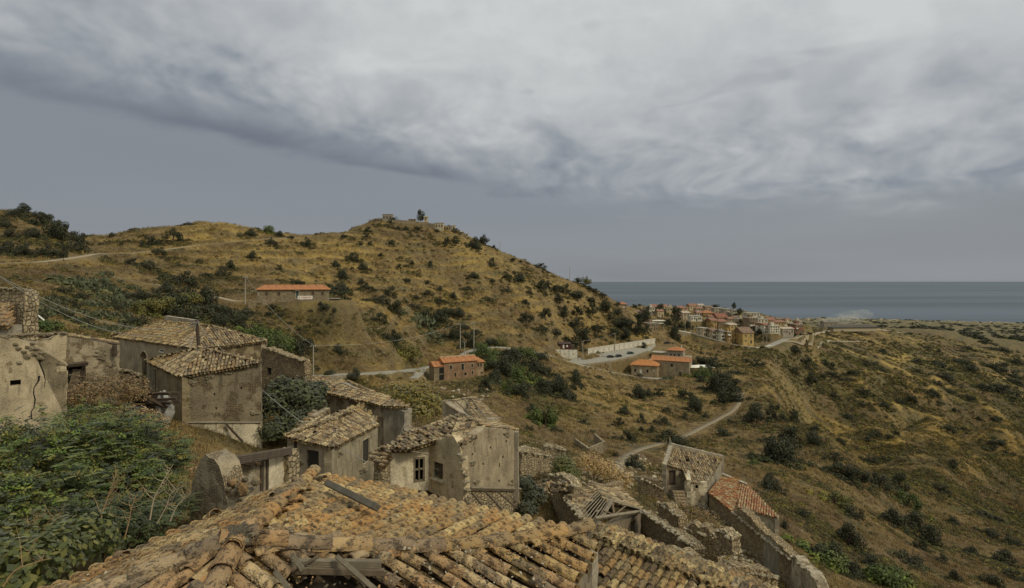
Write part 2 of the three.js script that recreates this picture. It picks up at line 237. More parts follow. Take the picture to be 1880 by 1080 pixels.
function slopes(x, y) {                                      // monotone cubic
  const n = x.length, m = new Float64Array(n), d = [];
  for (let i = 0; i < n - 1; i++) d.push((y[i + 1] - y[i]) / (x[i + 1] - x[i]));
  m[0] = d[0]; m[n - 1] = d[n - 2];
  for (let i = 1; i < n - 1; i++) { if (d[i - 1] * d[i] <= 0) m[i] = 0; else { const h0 = x[i] - x[i - 1], h1 = x[i + 1] - x[i], w1 = 2 * h1 + h0, w2 = h1 + 2 * h0; m[i] = (w1 + w2) / (w1 / d[i - 1] + w2 / d[i]); } }
  return m;
}
function cubic(x, y, m, t) {
  const n = x.length; if (t <= x[0]) return y[0]; if (t >= x[n - 1]) return y[n - 1];
  let a = 0, b = n - 1; while (b - a > 1) { const c = (a + b) >> 1; if (x[c] <= t) a = c; else b = c; }
  const h = x[b] - x[a], s = (t - x[a]) / h, s2 = s * s, s3 = s2 * s;
  return (2 * s3 - 3 * s2 + 1) * y[a] + (s3 - 2 * s2 + s) * h * m[a] + (3 * s2 - 2 * s3) * y[b] + (s3 - s2) * h * m[b];
}
const SC = SECTION.map(([px, l]) => { const x = [], y = []; for (let i = 0; i < l.length; i += 2) { x.push(Math.log(l[i])); y.push((515 - l[i + 1]) / 1000); } return { u: (px - 940) / 1000, x, y, m: slopes(x, y) }; });
const SU = SC.map((c) => c.u);
// level strips and pads cut into the land: each a polyline of [px, py, distance], its half width and the width of its shoulders
const FLAT = [];
function flat(pts, half, soft) { const q = pts.map(([a, b, c]) => P(a, b, c)); FLAT.push({ q, half, soft }); return q; }
const smoothLine = (q, step) => { const c = new THREE.CatmullRomCurve3(q, false, 'centripetal'); return c.getSpacedPoints(Math.max(2, Math.round(c.getLength() / step))); };
function onLand(px, py, dmin) { const u = (px - 940) / 1000, v = (515 - py) / 1000; for (let d = dmin; d < 3000; d *= 1.004) if (cubic(SU, SC.map((c) => cubic(c.x, c.y, c.m, Math.log(d))), slopes(SU, SC.map((c) => cubic(c.x, c.y, c.m, Math.log(d)))), u) >= v) return d; return dmin; }
const way = (dmin, l, half, soft, step) => smoothLine(flat(l.map(([a, b, d]) => [a, b, d || onLand(a, b, dmin)]), half, soft), step);
const ROADS = {
  low: way(120, [[560, 692], [600, 690], [660, 687], [720, 682], [775, 677], [815, 668], [845, 655], [870, 643, 224], [905, 638, 233], [940, 640], [985, 648], [1030, 660], [1080, 674], [1130, 685], [1180, 694], [1235, 697]], 2.2, 1.6, 1.5),
  drive: way(120, [[775, 679], [768, 688], [758, 696]], 1.6, 2.5, 1.5),
  hill: way(110, [[-60, 482], [0, 484], [60, 482], [110, 477], [150, 471], [185, 466], [240, 465], [300, 459], [360, 451], [430, 444], [500, 438], [560, 436]], 1.7, 3, 2),
  house: way(110, [[120, 494], [200, 507], [290, 524], [370, 540], [430, 553], [470, 557, 172]], 2.0, 3, 2),
  path: way(70, [[1132, 868], [1142, 848], [1160, 832], [1195, 820], [1235, 810], [1270, 795], [1310, 775], [1345, 755], [1358, 738], [1362, 722]], 1.3, 3, 1.5),
  village: smoothLine(flat([[1235, 606, 398], [1262, 611, 402], [1300, 622, 396], [1340, 633, 388], [1375, 639, 382], [1405, 638, 384], [1418, 633, 392], [1430, 628, 402], [1445, 622, 425]], 3.2, 1.2), 3),
};
flat([[1040, 671, 272], [1080, 667, 278], [1128, 661, 290], [1160, 652.5, 308], [1186, 643.5, 330], [1225, 633, 358]], 6.4, 0.9);        // car park
flat([[1150, 690, 282], [1200, 688, 286], [1262, 690, 288]], 7, 3);                                                                 // churchyard
flat([[470, 552, 178], [600, 552, 178]], 8, 5);                                                                                       // long house
flat([[805, 698, 186], [880, 690, 192]], 5, 4);                                                                                       // brick house
const VILLAGE = [
  ['tan house with orange hip roof highest at the left end of the village', 1139, 1153, 559, 571, 420, 8, 0.25, 'brown', 'hip', 'orange', 2, 2, 4],
  ['pale grey house rising behind the dark trees at the left of the village', 1191, 1204, 565, 584, 480, 8, 0.2, 'pale', 'flat', 'red', 3, 2],
  ['long house with dusty red roof on the skyline, left part of the village', 1196, 1228, 563.5, 574, 570, 10, 0.1, 'cream', 'gable', 'red', 2, 5, 4],
  ['cream house beside the two tall trees in the upper village', 1224, 1240, 565, 580, 530, 8, -0.2, 'cream', 'flat', 'red', 2, 3],
  ['beige house with blank front above the street, right of the tall trees', 1252, 1269, 575, 589, 470, 9, 0.2, 'beige', 'gable', 'pale', 2, 2, 3],
  ['low white building with columns and flat roof above the street', 1268, 1290, 581, 590, 450, 8, 0.05, 'white', 'flat', 'red', 1, 5],
  ['unfinished two-storey concrete house with open columns at the left edge of the village', 1187, 1212, 594, 608, 400, 8, 0.3, 'brown', 'flat', 'red', 2, 4],
  ['cream gabled house near the skyline left of the pink house', 1265, 1281, 562, 570, 570, 8, 0.15, 'cream', 'gable', 'red', 1, 2, 4],
  ['brick-red house on the skyline above the cream gabled house', 1240, 1264, 566, 576, 560, 9, 0.1, 'pink', 'hip', 'red', 2, 3, 4],
  ['pink house with red roof in the upper middle of the village', 1278, 1291, 567, 577, 540, 8, 0.1, 'pink', 'hip', 'red', 2, 3, 3],
  ['orange-walled house with bright red roof in the middle of the village', 1290, 1313, 575, 585, 500, 9, 0.15, 'ochre', 'hip', 'orange', 2, 4, 4],
  ['narrow white house below the orange-walled house', 1301, 1312, 582, 595, 460, 7, 0.2, 'white', 'gable', 'rust', 2, 2, 2.5],
  ['house under the widest rust-red roof in the middle of the village', 1317, 1337, 584, 592, 482, 12, 0.05, 'pink', 'gable', 'rust', 1, 3, 8],
  ['yellow-ochre house with red roof left of the shuttered grey-brown house', 1304, 1319, 589, 604, 440, 8, 0.2, 'ochre', 'gable', 'red', 2, 2, 4],
  ['grey-brown house with red roof behind the white corner house', 1318, 1338, 591, 606, 441, 8, 0.1, 'brown', 'hip', 'red', 2, 3, 4],
  ['long grey concrete house high at the right under the green knoll', 1329, 1345, 568, 584, 545, 9, 0.1, 'grey', 'flat', 'red', 3, 3],
  ['pale end house right of the long grey concrete house', 1344, 1354, 570, 585, 535, 8, -0.25, 'pale', 'flat', 'red', 3, 2],
  ['dark grey block with balcony on the skyline of the middle village', 1311, 1331, 566, 576, 565, 9, 0.1, 'grey', 'flat', 'red', 2, 3],
  ['low beige house with white roof terrace nearest the street wall', 1287, 1306, 603, 618, 398, 8, 0.35, 'beige', 'flat', 'red', 2, 3],
  ['brown-roofed terrace house right of the white roof terrace', 1304, 1323, 608, 623, 394, 8, 0.35, 'beige', 'gable', 'brown', 2, 3, 4],
  ['small white corner house with dark windows on the street', 1321, 1336, 609, 627, 389, 7, 0.3, 'white', 'gable', 'grey', 3, 3, 3],
  ['narrow ochre-brown house between white corner house and tall yellow block', 1334, 1346, 610, 628, 387, 7, 0.2, 'ochre', 'flat', 'red', 3, 2],
  ['tall house with bright yellow upper storeys over a grey base', 1336, 1358, 597, 628, 391, 10, 0.3, 'yellow', 'gable', 'pale', 4, 2, 3],
  ['broad yellow house with grey and orange roof at the end of the street', 1360, 1388, 612, 631, 384, 12, 0.2, 'yellow', 'gable', 'brown', 2, 2, 10],
  ['dark weathered house behind the broad yellow house', 1373, 1394, 584, 606, 440, 9, 0.2, 'brown', 'flat', 'red', 3, 3],
  ['wide pale grey house with flat roof on the right skyline of the village', 1371, 1397, 575, 588, 520, 9, 0.1, 'pale', 'flat', 'red', 2, 4],
  ['pale lilac-grey house with blank side, upper right of the village', 1390, 1412, 586, 600, 470, 9, 0.15, 'pale', 'flat', 'red', 2, 3],
  ['yellow house under a red roof at the right skyline', 1410, 1425, 588, 598, 500, 8, 0.1, 'yellow', 'gable', 'red', 2, 3, 5],
  ['white three-storey house with dark red roof, left of the white pair', 1399, 1417, 597, 613, 430, 9, 0.35, 'white', 'gable', 'rust', 3, 2, 3],
  ['white house with balconies, right of the white pair', 1413, 1434, 599, 612, 426, 8, 0.1, 'white', 'flat', 'red', 3, 4],
  ['bright yellow house behind the white pair', 1422, 1446, 592, 604, 470, 9, 0.1, 'yellow', 'hip', 'red', 2, 4, 3],
  ['cream house with flat roof between yellow and brick-red houses', 1443, 1457, 593, 604, 480, 8, 0.1, 'cream', 'flat', 'red', 2, 3],
  ['low grey house with long pale roof, right of the white pair', 1434, 1461, 604, 615, 431, 9, 0.2, 'grey', 'gable', 'pale', 1, 4, 2.5],
  ['brick-red house last at the right end of the village', 1458, 1479, 596, 612, 450, 9, 0.2, 'red', 'flat', 'red', 2, 4],
  ['small cream rooftop house highest above the brick-red house', 1444, 1454, 587, 596, 520, 8, 0.1, 'cream', 'hip', 'red', 2, 2, 2.5],
  ['white-fronted house with canopy among dark trees right of the rust roof', 1354, 1374, 586, 596, 452, 8, 0.1, 'beige', 'flat', 'red', 1, 3],
      ['small white house far left of the village, beside the orange hip-roofed one', 1156, 1164, 572, 579, 440, 6, 0.2, 'pale', 'flat', 'red', 1, 2],
  ['low beige house left of the dark tree group', 1166, 1177, 573, 580, 455, 7, 0.1, 'beige', 'gable', 'brown', 1, 2, 2.5],
  ['small grey house half hidden left of the pale grey house', 1179, 1189, 570, 579, 480, 7, 0.2, 'grey', 'gable', 'brown', 1, 2, 2.5],
  ['cream house glimpsed between the two tall trees', 1207, 1220, 572, 582, 475, 7, 0.1, 'cream', 'gable', 'red', 1, 2, 3],
  ['small pale house under the long dusty red roof', 1206, 1218, 566, 573, 520, 7, 0.1, 'white', 'gable', 'brown', 1, 2, 2],
  ['low tan house just left of the white columned building', 1242, 1253, 579, 588, 462, 7, 0.2, 'brown', 'gable', 'red', 1, 2, 2.5],
  ['pale house right below the pink house', 1279, 1290, 575, 581, 500, 7, 0.1, 'pale', 'gable', 'red', 1, 2, 2.5],
  ['white gable peeping over the skyline beside the brick-red house', 1282, 1294, 561, 566, 600, 8, 0.1, 'white', 'gable', 'pale', 1, 2, 2.5],
  ['skyline house with brown roof left of the dark grey block', 1295, 1310, 564.5, 572, 590, 8, 0.1, 'pink', 'gable', 'brown', 1, 3, 2.5],
  ['beige house with red roof right of the house under the rust-red roof', 1337, 1350, 586, 597, 470, 8, 0.15, 'beige', 'gable', 'red', 2, 2, 3],
  ['small cream house above the tall yellow block', 1346, 1358, 583, 594, 480, 7, 0.1, 'cream', 'gable', 'brown', 2, 2, 2.5],
  ['low grey house between the dark weathered house and the white pair', 1390, 1401, 602, 612, 436, 7, 0.2, 'grey', 'gable', 'red', 1, 2, 2.5],
  ['beige house on the right skyline between yellow and cream ones', 1426, 1440, 586.5, 594, 540, 8, 0.1, 'beige', 'gable', 'brown', 1, 3, 2.5],
  ['low pale house beyond the brick-red one, last on the skyline', 1464, 1474, 589, 596, 560, 7, 0.1, 'pale', 'flat', 'red', 1, 2],
];
flat([[1412, 636, 388], [1430, 628, 402], [1445, 622, 425], [1462, 619, 445]], 4, 12);
for (const v of VILLAGE) { const q = [P(v[1], v[4], v[5] + 3), P(v[2], v[4], v[5] + 3)]; FLAT.push({ q, half: 5.5, soft: 5 }); }
const CELL = 24, FG = new Map();
for (const f of FLAT) for (let i = 0; i + 1 < f.q.length; i++) {
  const a = f.q[i], b = f.q[i + 1], R = f.half + f.soft;
  for (let X = Math.floor((Math.min(a.x, b.x) - R) / CELL); X <= Math.floor((Math.max(a.x, b.x) + R) / CELL); X++) for (let Z = Math.floor((Math.min(a.z, b.z) - R) / CELL); Z <= Math.floor((Math.max(a.z, b.z) + R) / CELL); Z++) { const k = X + ',' + Z; if (!FG.has(k)) FG.set(k, []); FG.get(k).push([f, a, b]); }
}
function flatAt(x, z) {                                      // [weight, height] of the nearest level strip
  const l = FG.get(Math.floor(x / CELL) + ',' + Math.floor(z / CELL)); let w = 0, y = 0;
  if (l) for (const [f, a, b] of l) {
    const dx = b.x - a.x, dz = b.z - a.z, t = clamp(((x - a.x) * dx + (z - a.z) * dz) / (dx * dx + dz * dz)), d = Math.hypot(x - a.x - dx * t, z - a.z - dz * t), k = 1 - sst(f.half, f.half + f.soft, d);
    if (k > w) { w = k; y = a.y + (b.y - a.y) * t; }
  }
  return [w, y];
}
const US = [], DS = [];
for (let i = 0; i < 26; i++) US.push(lerp(-2.4, -1.04, i / 26)); for (let i = 0; i <= 640; i++) US.push(lerp(-1.04, 1.04, i / 640)); for (let i = 1; i <= 26; i++) US.push(lerp(1.04, 2.4, i / 26));
for (const [a, b, n] of [[1.5, 14, 26], [14, 110, 150], [110, 720, 390], [720, 6000, 80]]) for (let i = 0; i < n; i++) DS.push(a * Math.pow(b / a, i / n));
DS.push(6000);
const NU = US.length, ND = DS.length, LD = DS.map(Math.log), GH = new Float32Array(NU * ND);
const ROUGH = (x, z, d, u) => {
  let h = fbm(x / 70 + 5, z / 70, 3) * 1.8 * sst(150, 300, d) + fbm(x / 19, z / 19 + 8, 4) * 1.1 * sst(60, 170, d) + fbm(x / 5, z / 5, 3) * 0.32 * sst(12, 40, d);
  if (u > 0.36) { const r = 1 - Math.abs(noise(x / 62 + 3, z / 62 + x / 110)) * 2.6; h += (r - 0.35) * 12.0 * sst(0.52, 0.72, u) * (1 - 0.8 * sst(400, 480, d)) * sst(130, 300, d) * (1 - sst(700, 1400, d)) * (1 - sst(480, 640, d) * 0.6); const r2 = 1 - Math.abs(noise(x / 17 + 30, z / 17)) * 2.4; h += r2 * 2.0 * sst(0.4, 0.65, u) * sst(80, 200, d) * (1 - 0.6 * sst(400, 480, d)); }
  h *= 1 - 0.75 * sst(0.02, 0.1, u) * sst(0.42, 0.34, u) * sst(190, 225, d) * sst(420, 330, d);
  h *= 1 - 0.7 * sst(-0.32, -0.25, u) * sst(-0.02, -0.08, u) * sst(320, 350, d);
  h += fbm(x / 240, z / 240, 3) * 8 * sst(700, 1500, d) * (1 - sst(3000, 3700, d));
  return h;
};
const TER = new Float32Array(NU * ND);
for (let j = 0; j < ND; j++) {
  const d = DS[j], vs = SC.map((c) => cubic(c.x, c.y, c.m, LD[j])), m = slopes(SU, vs);
  for (let i = 0; i < NU; i++) {
    const u = US[i], x = u * d, z = -d; let y = cubic(SU, vs, m, u) * d + ROUGH(x, z, d, u);
    const tm = sst(130, 165, d) * (1 - sst(390, 420, d)) * (1 - sst(0.02, 0.2, u)) * sst(-1, -0.78, u);   // old farm terraces on the hill
    if (tm > 0) { const st = 5.2, q = (y + fbm(x / 60, z / 60, 3) * 5) / st, f = q - Math.floor(q); y += st * (Math.pow(f, 3.2) - f) * 0.6 * tm; TER[j * NU + i] = (sst(0.62, 0.9, f) - 0.6 * sst(0.05, 0.3, f) * sst(0.6, 0.4, f)) * tm; }
    const [w, fy] = flatAt(x, z); y = lerp(y, fy, w);
    GH[j * NU + i] = y;
  }
}
function ground(x, z) {
  const d = clamp(-z, DS[0], 5999), u = clamp(x / d, -2.39, 2.39), l = Math.log(d);
  let a = 0, b = ND - 1; while (b - a > 1) { const c = (a + b) >> 1; if (DS[c] <= d) a = c; else b = c; }
  let p = 0, q = NU - 1; while (q - p > 1) { const c = (p + q) >> 1; if (US[c] <= u) p = c; else q = c; }
  const s = (d - DS[a]) / (DS[b] - DS[a]), t = (u - US[p]) / (US[q] - US[p]);
  return lerp(lerp(GH[a * NU + p], GH[a * NU + q], t), lerp(GH[b * NU + p], GH[b * NU + q], t), s);
}
function hit(px, py, dmin = 50) {                            // where the line of sight of a photo point meets the ground
  const u = (px - 940) / 1000, v = (515 - py) / 1000; let d0 = dmin;
  for (let d = dmin; d < 5000; d *= 1.006) { if (ground(u * d, -d) >= v * d) { let a = d0, b = d; for (let k = 0; k < 12; k++) { const m = (a + b) / 2; if (ground(u * m, -m) >= v * m) b = m; else a = m; } return new V3(u * b, ground(u * b, -b), -b); } d0 = d; }
  return null;
}
// cover of the land: dry grass, bare earth, scrub and green patches
const PATCH = [];
const patch = (kind, l) => { for (const [px, py, r, k = 1, dm = 50] of l) { const p = hit(px, py, dm); if (p) PATCH.push({ x: p.x, z: p.z, r: r * -p.z / 1000, kind, k }); } };
patch('gold', [[400, 415, 90], [620, 470, 90], [560, 505, 70], [700, 560, 55], [640, 540, 50], [350, 440, 60], [480, 470, 80], [1060, 560, 45], [1020, 590, 45, 0.7], [870, 470, 50, 0.8], [880, 430, 50], [1180, 620, 30], [1480, 760, 60, 0.9], [1560, 810, 60, 0.9], [1700, 800, 60, 0.8], [1850, 825, 40], [1640, 806, 28, 1.3, 150], [1690, 799, 32, 1.3, 150], [1740, 799, 36, 1.3, 150], [1800, 804, 30, 1.3, 150], [1870, 828, 34, 1.3, 150], [1420, 722, 34, 1.2], [1450, 745, 30, 1.2], [1520, 795, 30, 1.2], [1590, 850, 30, 1], [1330, 690, 40, 0.9], [1390, 720, 40], [1500, 660, 70, 0.5], [1620, 630, 60, 0.6], [1150, 740, 80, 0.7], [1260, 730, 60, 0.7], [840, 560, 70, 0.5], [980, 560, 60, 0.6]]);
patch('green', [[490, 610, 70], [545, 585, 45, 0.6], [600, 605, 45, 0.55], [640, 640, 45, 0.5], [580, 650, 50, 0.5], [350, 570, 80, 0.7], [150, 560, 60, 0.6], [960, 690, 60], [1000, 740, 70, 0.9], [930, 670, 50], [780, 730, 70, 1], [1580, 660, 40, 0.7], [1730, 670, 70, 0.9], [1790, 700, 60, 0.8], [1450, 770, 60, 0.8], [1500, 640, 40, 0.6], [1620, 720, 50, 0.5], [1300, 670, 40], [1420, 650, 50, 0.9], [1480, 690, 50, 0.7], [1840, 950, 90, 0.8], [1700, 900, 60, 0.6], [1560, 1010, 90, 0.8], [1640, 1050, 90, 0.9], [60, 440, 90, 0.8], [740, 640, 50, 0.7], [870, 650, 40], [1800, 620, 80, 0.5], [1650, 870, 50, 0.6], [1760, 1010, 60, 0.5]]);
patch('bare', [[620, 610, 50, 0.5], [560, 650, 50, 0.4], [500, 590, 40, 0.4], [1660, 940, 50, 0.9], [1740, 1000, 50, 0.9], [1580, 920, 50, 0.8], [860, 715, 60, 0.7], [1160, 850, 50, 0.9], [1700, 760, 70, 0.5], [1560, 740, 70, 0.4], [1830, 640, 50, 0.5], [700, 620, 60, 0.3], [1640, 1020, 50, 0.6], [1250, 900, 60, 0.7], [1330, 800, 50, 0.4]]);
const GOLD = [0.47, 0.345, 0.135], STRAW = [0.32, 0.24, 0.115], BROWN = [0.16, 0.112, 0.058], SCRUB = [0.072, 0.064, 0.028], OLIVE = [0.135, 0.13, 0.026], BARE = [0.27, 0.205, 0.13], ROCK = [0.3, 0.26, 0.2], FARG = [0.17, 0.145, 0.085];
function cover(x, z, y, slope, ter = 0) {
  const d = -z, n1 = fbm(x / 55, z / 55, 4), n2 = fbm(x / 13 + 9, z / 13, 4), n3 = fbm(x / 3.2 + 4, z / 3.2, 3);
  let w = { gold: 0, green: 0, bare: 0 };
  for (const p of PATCH) { const q = ((x - p.x) ** 2 + (z - p.z) ** 2 * 0.6) / (p.r * p.r); if (q < 3) w[p.kind] = Math.max(w[p.kind], p.k * Math.exp(-q * 1.2)); }
  let c = mix3(BROWN, STRAW, sst(-0.45, 0.5, n1 * 0.5 + n2 * 0.75 + n3 * 0.45));
  const u = x / d;
  c = mix3(c, GOLD, clamp(w.gold * (0.8 + n2 * 0.9 + n3 * 0.6)) * 0.85);
  c = mix3(c, BARE, clamp(w.bare * (0.85 + n2 * 0.8 + n3 * 0.6)));
  const right = sst(0.3, 0.6, u) * sst(90, 200, d); c = mix3(c, mix3(BROWN, OLIVE, sst(-0.25, 0.45, n1 + n2 * 0.4)), right * 0.5);
  if (u > 0.45) { const r = 1 - Math.abs(noise(x / 62 + 3, z / 62 + x / 110)) * 2.6, k = sst(0.45, 0.65, u) * sst(130, 250, d) * (1 - sst(560, 720, d)); c = mix3(c, GOLD, k * sst(0.55, 0.95, r + n3 * 0.3) * 0.75); c = mix3(c, mix3(SCRUB, OLIVE, sst(-0.3, 0.3, n2 + n3)), k * sst(0.15, -0.35, r + n3 * 0.4) * 0.8); }
  c = mix3(c, SCRUB, sst(0.12, 0.5, n2 + n3 * 0.5 + right * 0.3 - w.gold * 0.25) * 0.8);
  c = mix3(c, mix3(SCRUB, OLIVE, sst(-0.3, 0.4, n3 + n2)), clamp(w.green * (0.9 + n2 + n3 * 0.5)) * 0.9);
  if (ter > 0) c = mix3(c, mix3(SCRUB, ROCK, 0.25), ter * (0.35 + 0.4 * sst(-0.2, 0.3, n2))); else if (ter < 0) c = mix3(c, GOLD, -ter * 0.6 * sst(-0.3, 0.2, n2));
  c = mix3(c, ROCK, sst(0.62, 1.0, slope + n3 * 0.3) * 0.35);
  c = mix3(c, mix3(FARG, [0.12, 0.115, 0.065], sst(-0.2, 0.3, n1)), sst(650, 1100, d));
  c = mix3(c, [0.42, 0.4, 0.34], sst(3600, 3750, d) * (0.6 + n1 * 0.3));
  if (d < 40) c = mix3(c, BARE, 0.35 * (1 - sst(20, 40, d)));
  return c.map((q) => Math.max(0.01, q * (1 + n3 * 0.22)));
}
{
  const pos = new Float32Array(NU * ND * 3), uv = new Float32Array(NU * ND * 2), col = new Float32Array(NU * ND * 3), idx = new Uint32Array((NU - 1) * (ND - 1) * 6);
  for (let j = 0; j < ND; j++) for (let i = 0; i < NU; i++) {
    const k = j * NU + i, d = DS[j], x = US[i] * d, z = -d, y = GH[k];
    pos[k * 3] = x; pos[k * 3 + 1] = y; pos[k * 3 + 2] = z; uv[k * 2] = x / 5; uv[k * 2 + 1] = (z - y) / 5;
    const e = Math.max(0.3, d * 0.006), sl = Math.hypot(ground(x + e, z) - y, ground(x, z - e) - y) / e;
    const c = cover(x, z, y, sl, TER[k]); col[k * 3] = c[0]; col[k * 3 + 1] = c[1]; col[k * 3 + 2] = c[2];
  }
  let o = 0;
  for (let j = 0; j < ND - 1; j++) for (let i = 0; i < NU - 1; i++) { const a = j * NU + i; idx[o++] = a; idx[o++] = a + 1; idx[o++] = a + NU; idx[o++] = a + 1; idx[o++] = a + NU + 1; idx[o++] = a + NU; }
  const g = new THREE.BufferGeometry(); g.setAttribute('position', new THREE.BufferAttribute(pos, 3)); g.setAttribute('uv', new THREE.BufferAttribute(uv, 2)); g.setAttribute('color', new THREE.BufferAttribute(col, 3)); g.setIndex(new THREE.BufferAttribute(idx, 1)); g.computeVertexNormals();
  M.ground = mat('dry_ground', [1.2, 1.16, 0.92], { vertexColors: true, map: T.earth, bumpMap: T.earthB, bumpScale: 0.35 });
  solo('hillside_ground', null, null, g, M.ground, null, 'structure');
  const b = new THREE.PlaneGeometry(900, 500, 30, 20); b.rotateX(-PI / 2); const bp = b.attributes.position, bc = new Float32Array(bp.count * 3);
  for (let i = 0; i < bp.count; i++) { bp.setZ(i, bp.getZ(i) + 248); bp.setY(i, -5.2 + fbm(bp.getX(i) / 40, bp.getZ(i) / 40, 3) * 2.5); bc.set(STRAW, i * 3); }
  b.setAttribute('color', new THREE.BufferAttribute(bc, 3)); b.computeVertexNormals(); solo('rear_ground', null, null, b, M.ground, null, 'structure');
}
// roads and paths laid on the strips
function ribbon(name, pts, half, m, lift = 0.06) {
  const pos = [], uv = [], idx = []; let s = 0;
  pts.forEach((p, i) => {
    const a = pts[Math.max(0, i - 1)], b = pts[Math.min(pts.length - 1, i + 1)], t = b.clone().sub(a).setY(0).normalize(), n = new V3(-t.z, 0, t.x); if (i) s += p.distanceTo(pts[i - 1]);
    [-1, -0.98, 0, 0.98, 1].forEach((k, q) => { const w = half * (1 + 0.12 * noise(s / 5, k * 3)), x = p.x + n.x * k * w, z = p.z + n.z * k * w, edge = q === 0 || q === 4; pos.push(x, edge ? p.y - 0.5 : Math.max(p.y, ground(x, z)) + lift + (q === 2 ? 0.03 : 0), z); uv.push(k * half, s); });
    if (i) for (let q = 0; q < 4; q++) { const c = i * 5 + q, d = c - 5; idx.push(d, d + 1, c, d + 1, c + 1, c); }
  });
  const g = new THREE.BufferGeometry(); g.setAttribute('position', new THREE.Float32BufferAttribute(pos, 3)); g.setAttribute('uv', new THREE.Float32BufferAttribute(uv, 2)); g.setIndex(idx); g.computeVertexNormals();
  return solo(name, null, null, g, m, null, 'structure');
}
ribbon('road', ROADS.low, 2.0, M.roadTop); ribbon('driveway', ROADS.drive, 1.5, M.roadTop, 0.09); ribbon('hill_road', ROADS.hill, 1.25, M.track); ribbon('farm_track', ROADS.house, 1.5, M.track); ribbon('footpath', ROADS.path, 0.85, M.path);
ribbon('village_road', ROADS.village, 2.8, M.roadTop); const drape = (dmin, l) => smoothLine(l.map(([a, b]) => hit(a, b, dmin)).filter(Boolean), 3).map((p) => p.setY(ground(p.x, p.z)));
ribbon('dirt_track', drape(400, [[1432, 630], [1460, 629], [1490, 628], [1520, 627], [1550, 627], [1580, 627], [1610, 630]]), 1.3, M.track, 0.15); ribbon('crest_track', drape(412, [[1447, 621.5], [1465, 619], [1480, 618], [1495, 614], [1510, 610], [1520, 607.5]]), 2.2, M.track, 0.15); ribbon('crest_track', drape(480, [[1520, 607], [1550, 606], [1580, 606], [1620, 607], [1650, 610], [1680, 614]]), 2.2, M.track, 0.15);
// the sea
{
  const g = new THREE.PlaneGeometry(260000, 110000, 2, 2); g.rotateX(-PI / 2); g.translate(0, SEA_Y, -2800 - 55000);
  const t = tex(512, (u, v) => { const h = 0.5 + fbm(u * 6, v * 14, 5, 2) * 0.6; return [h, h, h]; }, false); t.repeat.set(900, 500);
  const w = tex(512, (u, v) => { const h = 0.62 + fbm(u * 3, v * 12, 5, 0) * 0.0 + fbm(u * 3, v * 3, 5, 3) * 0.3; return [h, h, h]; }); w.repeat.set(5, 19);   // wind lanes
  M.sea = new THREE.MeshPhysicalMaterial({ color: new THREE.Color().setRGB(0.135, 0.175, 0.205), roughness: 0.6, specularIntensity: 0.45, map: w, bumpMap: t, bumpScale: 0.5 }); M.sea.name = 'sea_water'; solo('sea', null, null, g, M.sea, null, 'structure');
}

// ---------------------------------------------------------------- old clay tiles, stones, walls
function coppo(L, r0, r1, seg, rows, jit, seed, uo) {        // a half-round clay tile: lower end at y = 0, wider
  srand(seed); const pos = [], uv = [], idx = [], th = 0.016, ring = seg + 1;
  const bend = rr(-1, 1) * jit, tw = rr(-1, 1) * jit;
  for (const inner of [0, 1]) for (let j = 0; j <= rows; j++) { const t = j / rows, r = lerp(r0, r1, t) - inner * th; for (let i = 0; i <= seg; i++) { const a = PI * i / seg, n = 1 + jit * 1.2 * noise(i * 0.9 + seed, t * 3 + seed * 1.7); pos.push(-Math.cos(a) * r * n + tw * 0.3 * t * r, t * L + (j === 0 ? jit * 0.16 * noise(i * 1.3 + seed * 3, 1) : 0), Math.sin(a) * r * 0.92 * n + bend * 0.12 * L * t * (1 - t)); uv.push(uo + t * 0.42, uo * 1.7 + i / seg * 0.28); } }
  const O = (inner, j, i) => inner * ring * (rows + 1) + j * ring + i;
  for (let j = 0; j < rows; j++) for (let i = 0; i < seg; i++) { idx.push(O(0, j, i), O(0, j, i + 1), O(0, j + 1, i), O(0, j, i + 1), O(0, j + 1, i + 1), O(0, j + 1, i)); if (rows > 1) idx.push(O(1, j, i), O(1, j + 1, i), O(1, j, i + 1), O(1, j, i + 1), O(1, j + 1, i), O(1, j + 1, i + 1)); }
  for (const j of [0, rows]) for (let i = 0; i < seg; i++) idx.push(O(0, j, i), O(1, j, i), O(0, j, i + 1), O(1, j, i), O(1, j, i + 1), O(0, j, i + 1));
  const g = new THREE.BufferGeometry(); g.setAttribute('position', new THREE.Float32BufferAttribute(pos, 3)); g.setAttribute('uv', new THREE.Float32BufferAttribute(uv, 2)); g.setIndex(idx); g.computeVertexNormals(); return g;
}
const FINE = [], PLAIN = [];
for (let i = 0; i < 9; i++) FINE.push(coppo(0.50, 0.09, 0.075, 10, 4, 0.10, 100 + i, i * 0.137));
for (let i = 0; i < 6; i++) PLAIN.push(coppo(0.46, 0.092, 0.076, 5, 1, 0.08, 200 + i, i * 0.171));
const tileMat = (n, c) => mat(n, c, { map: T.tile, bumpMap: T.tileB, bumpScale: 0.02 });
const CLAY = { near: [], pale: [], red: [] };
for (const c of [[0.45, 0.295, 0.155], [0.39, 0.26, 0.14], [0.48, 0.345, 0.19], [0.36, 0.255, 0.15], [0.30, 0.225, 0.15], [0.58, 0.45, 0.27], [0.25, 0.195, 0.135], [0.4, 0.31, 0.2], [0.47, 0.285, 0.135]]) CLAY.near.push(tileMat('clay_tile', c));
for (const c of [[0.50, 0.39, 0.23], [0.58, 0.47, 0.29], [0.40, 0.29, 0.17], [0.27, 0.21, 0.14], [0.46, 0.32, 0.18], [0.64, 0.53, 0.34], [0.33, 0.27, 0.19], [0.2, 0.155, 0.11], [0.43, 0.36, 0.25]]) CLAY.pale.push(tileMat('old_clay_tile', c));
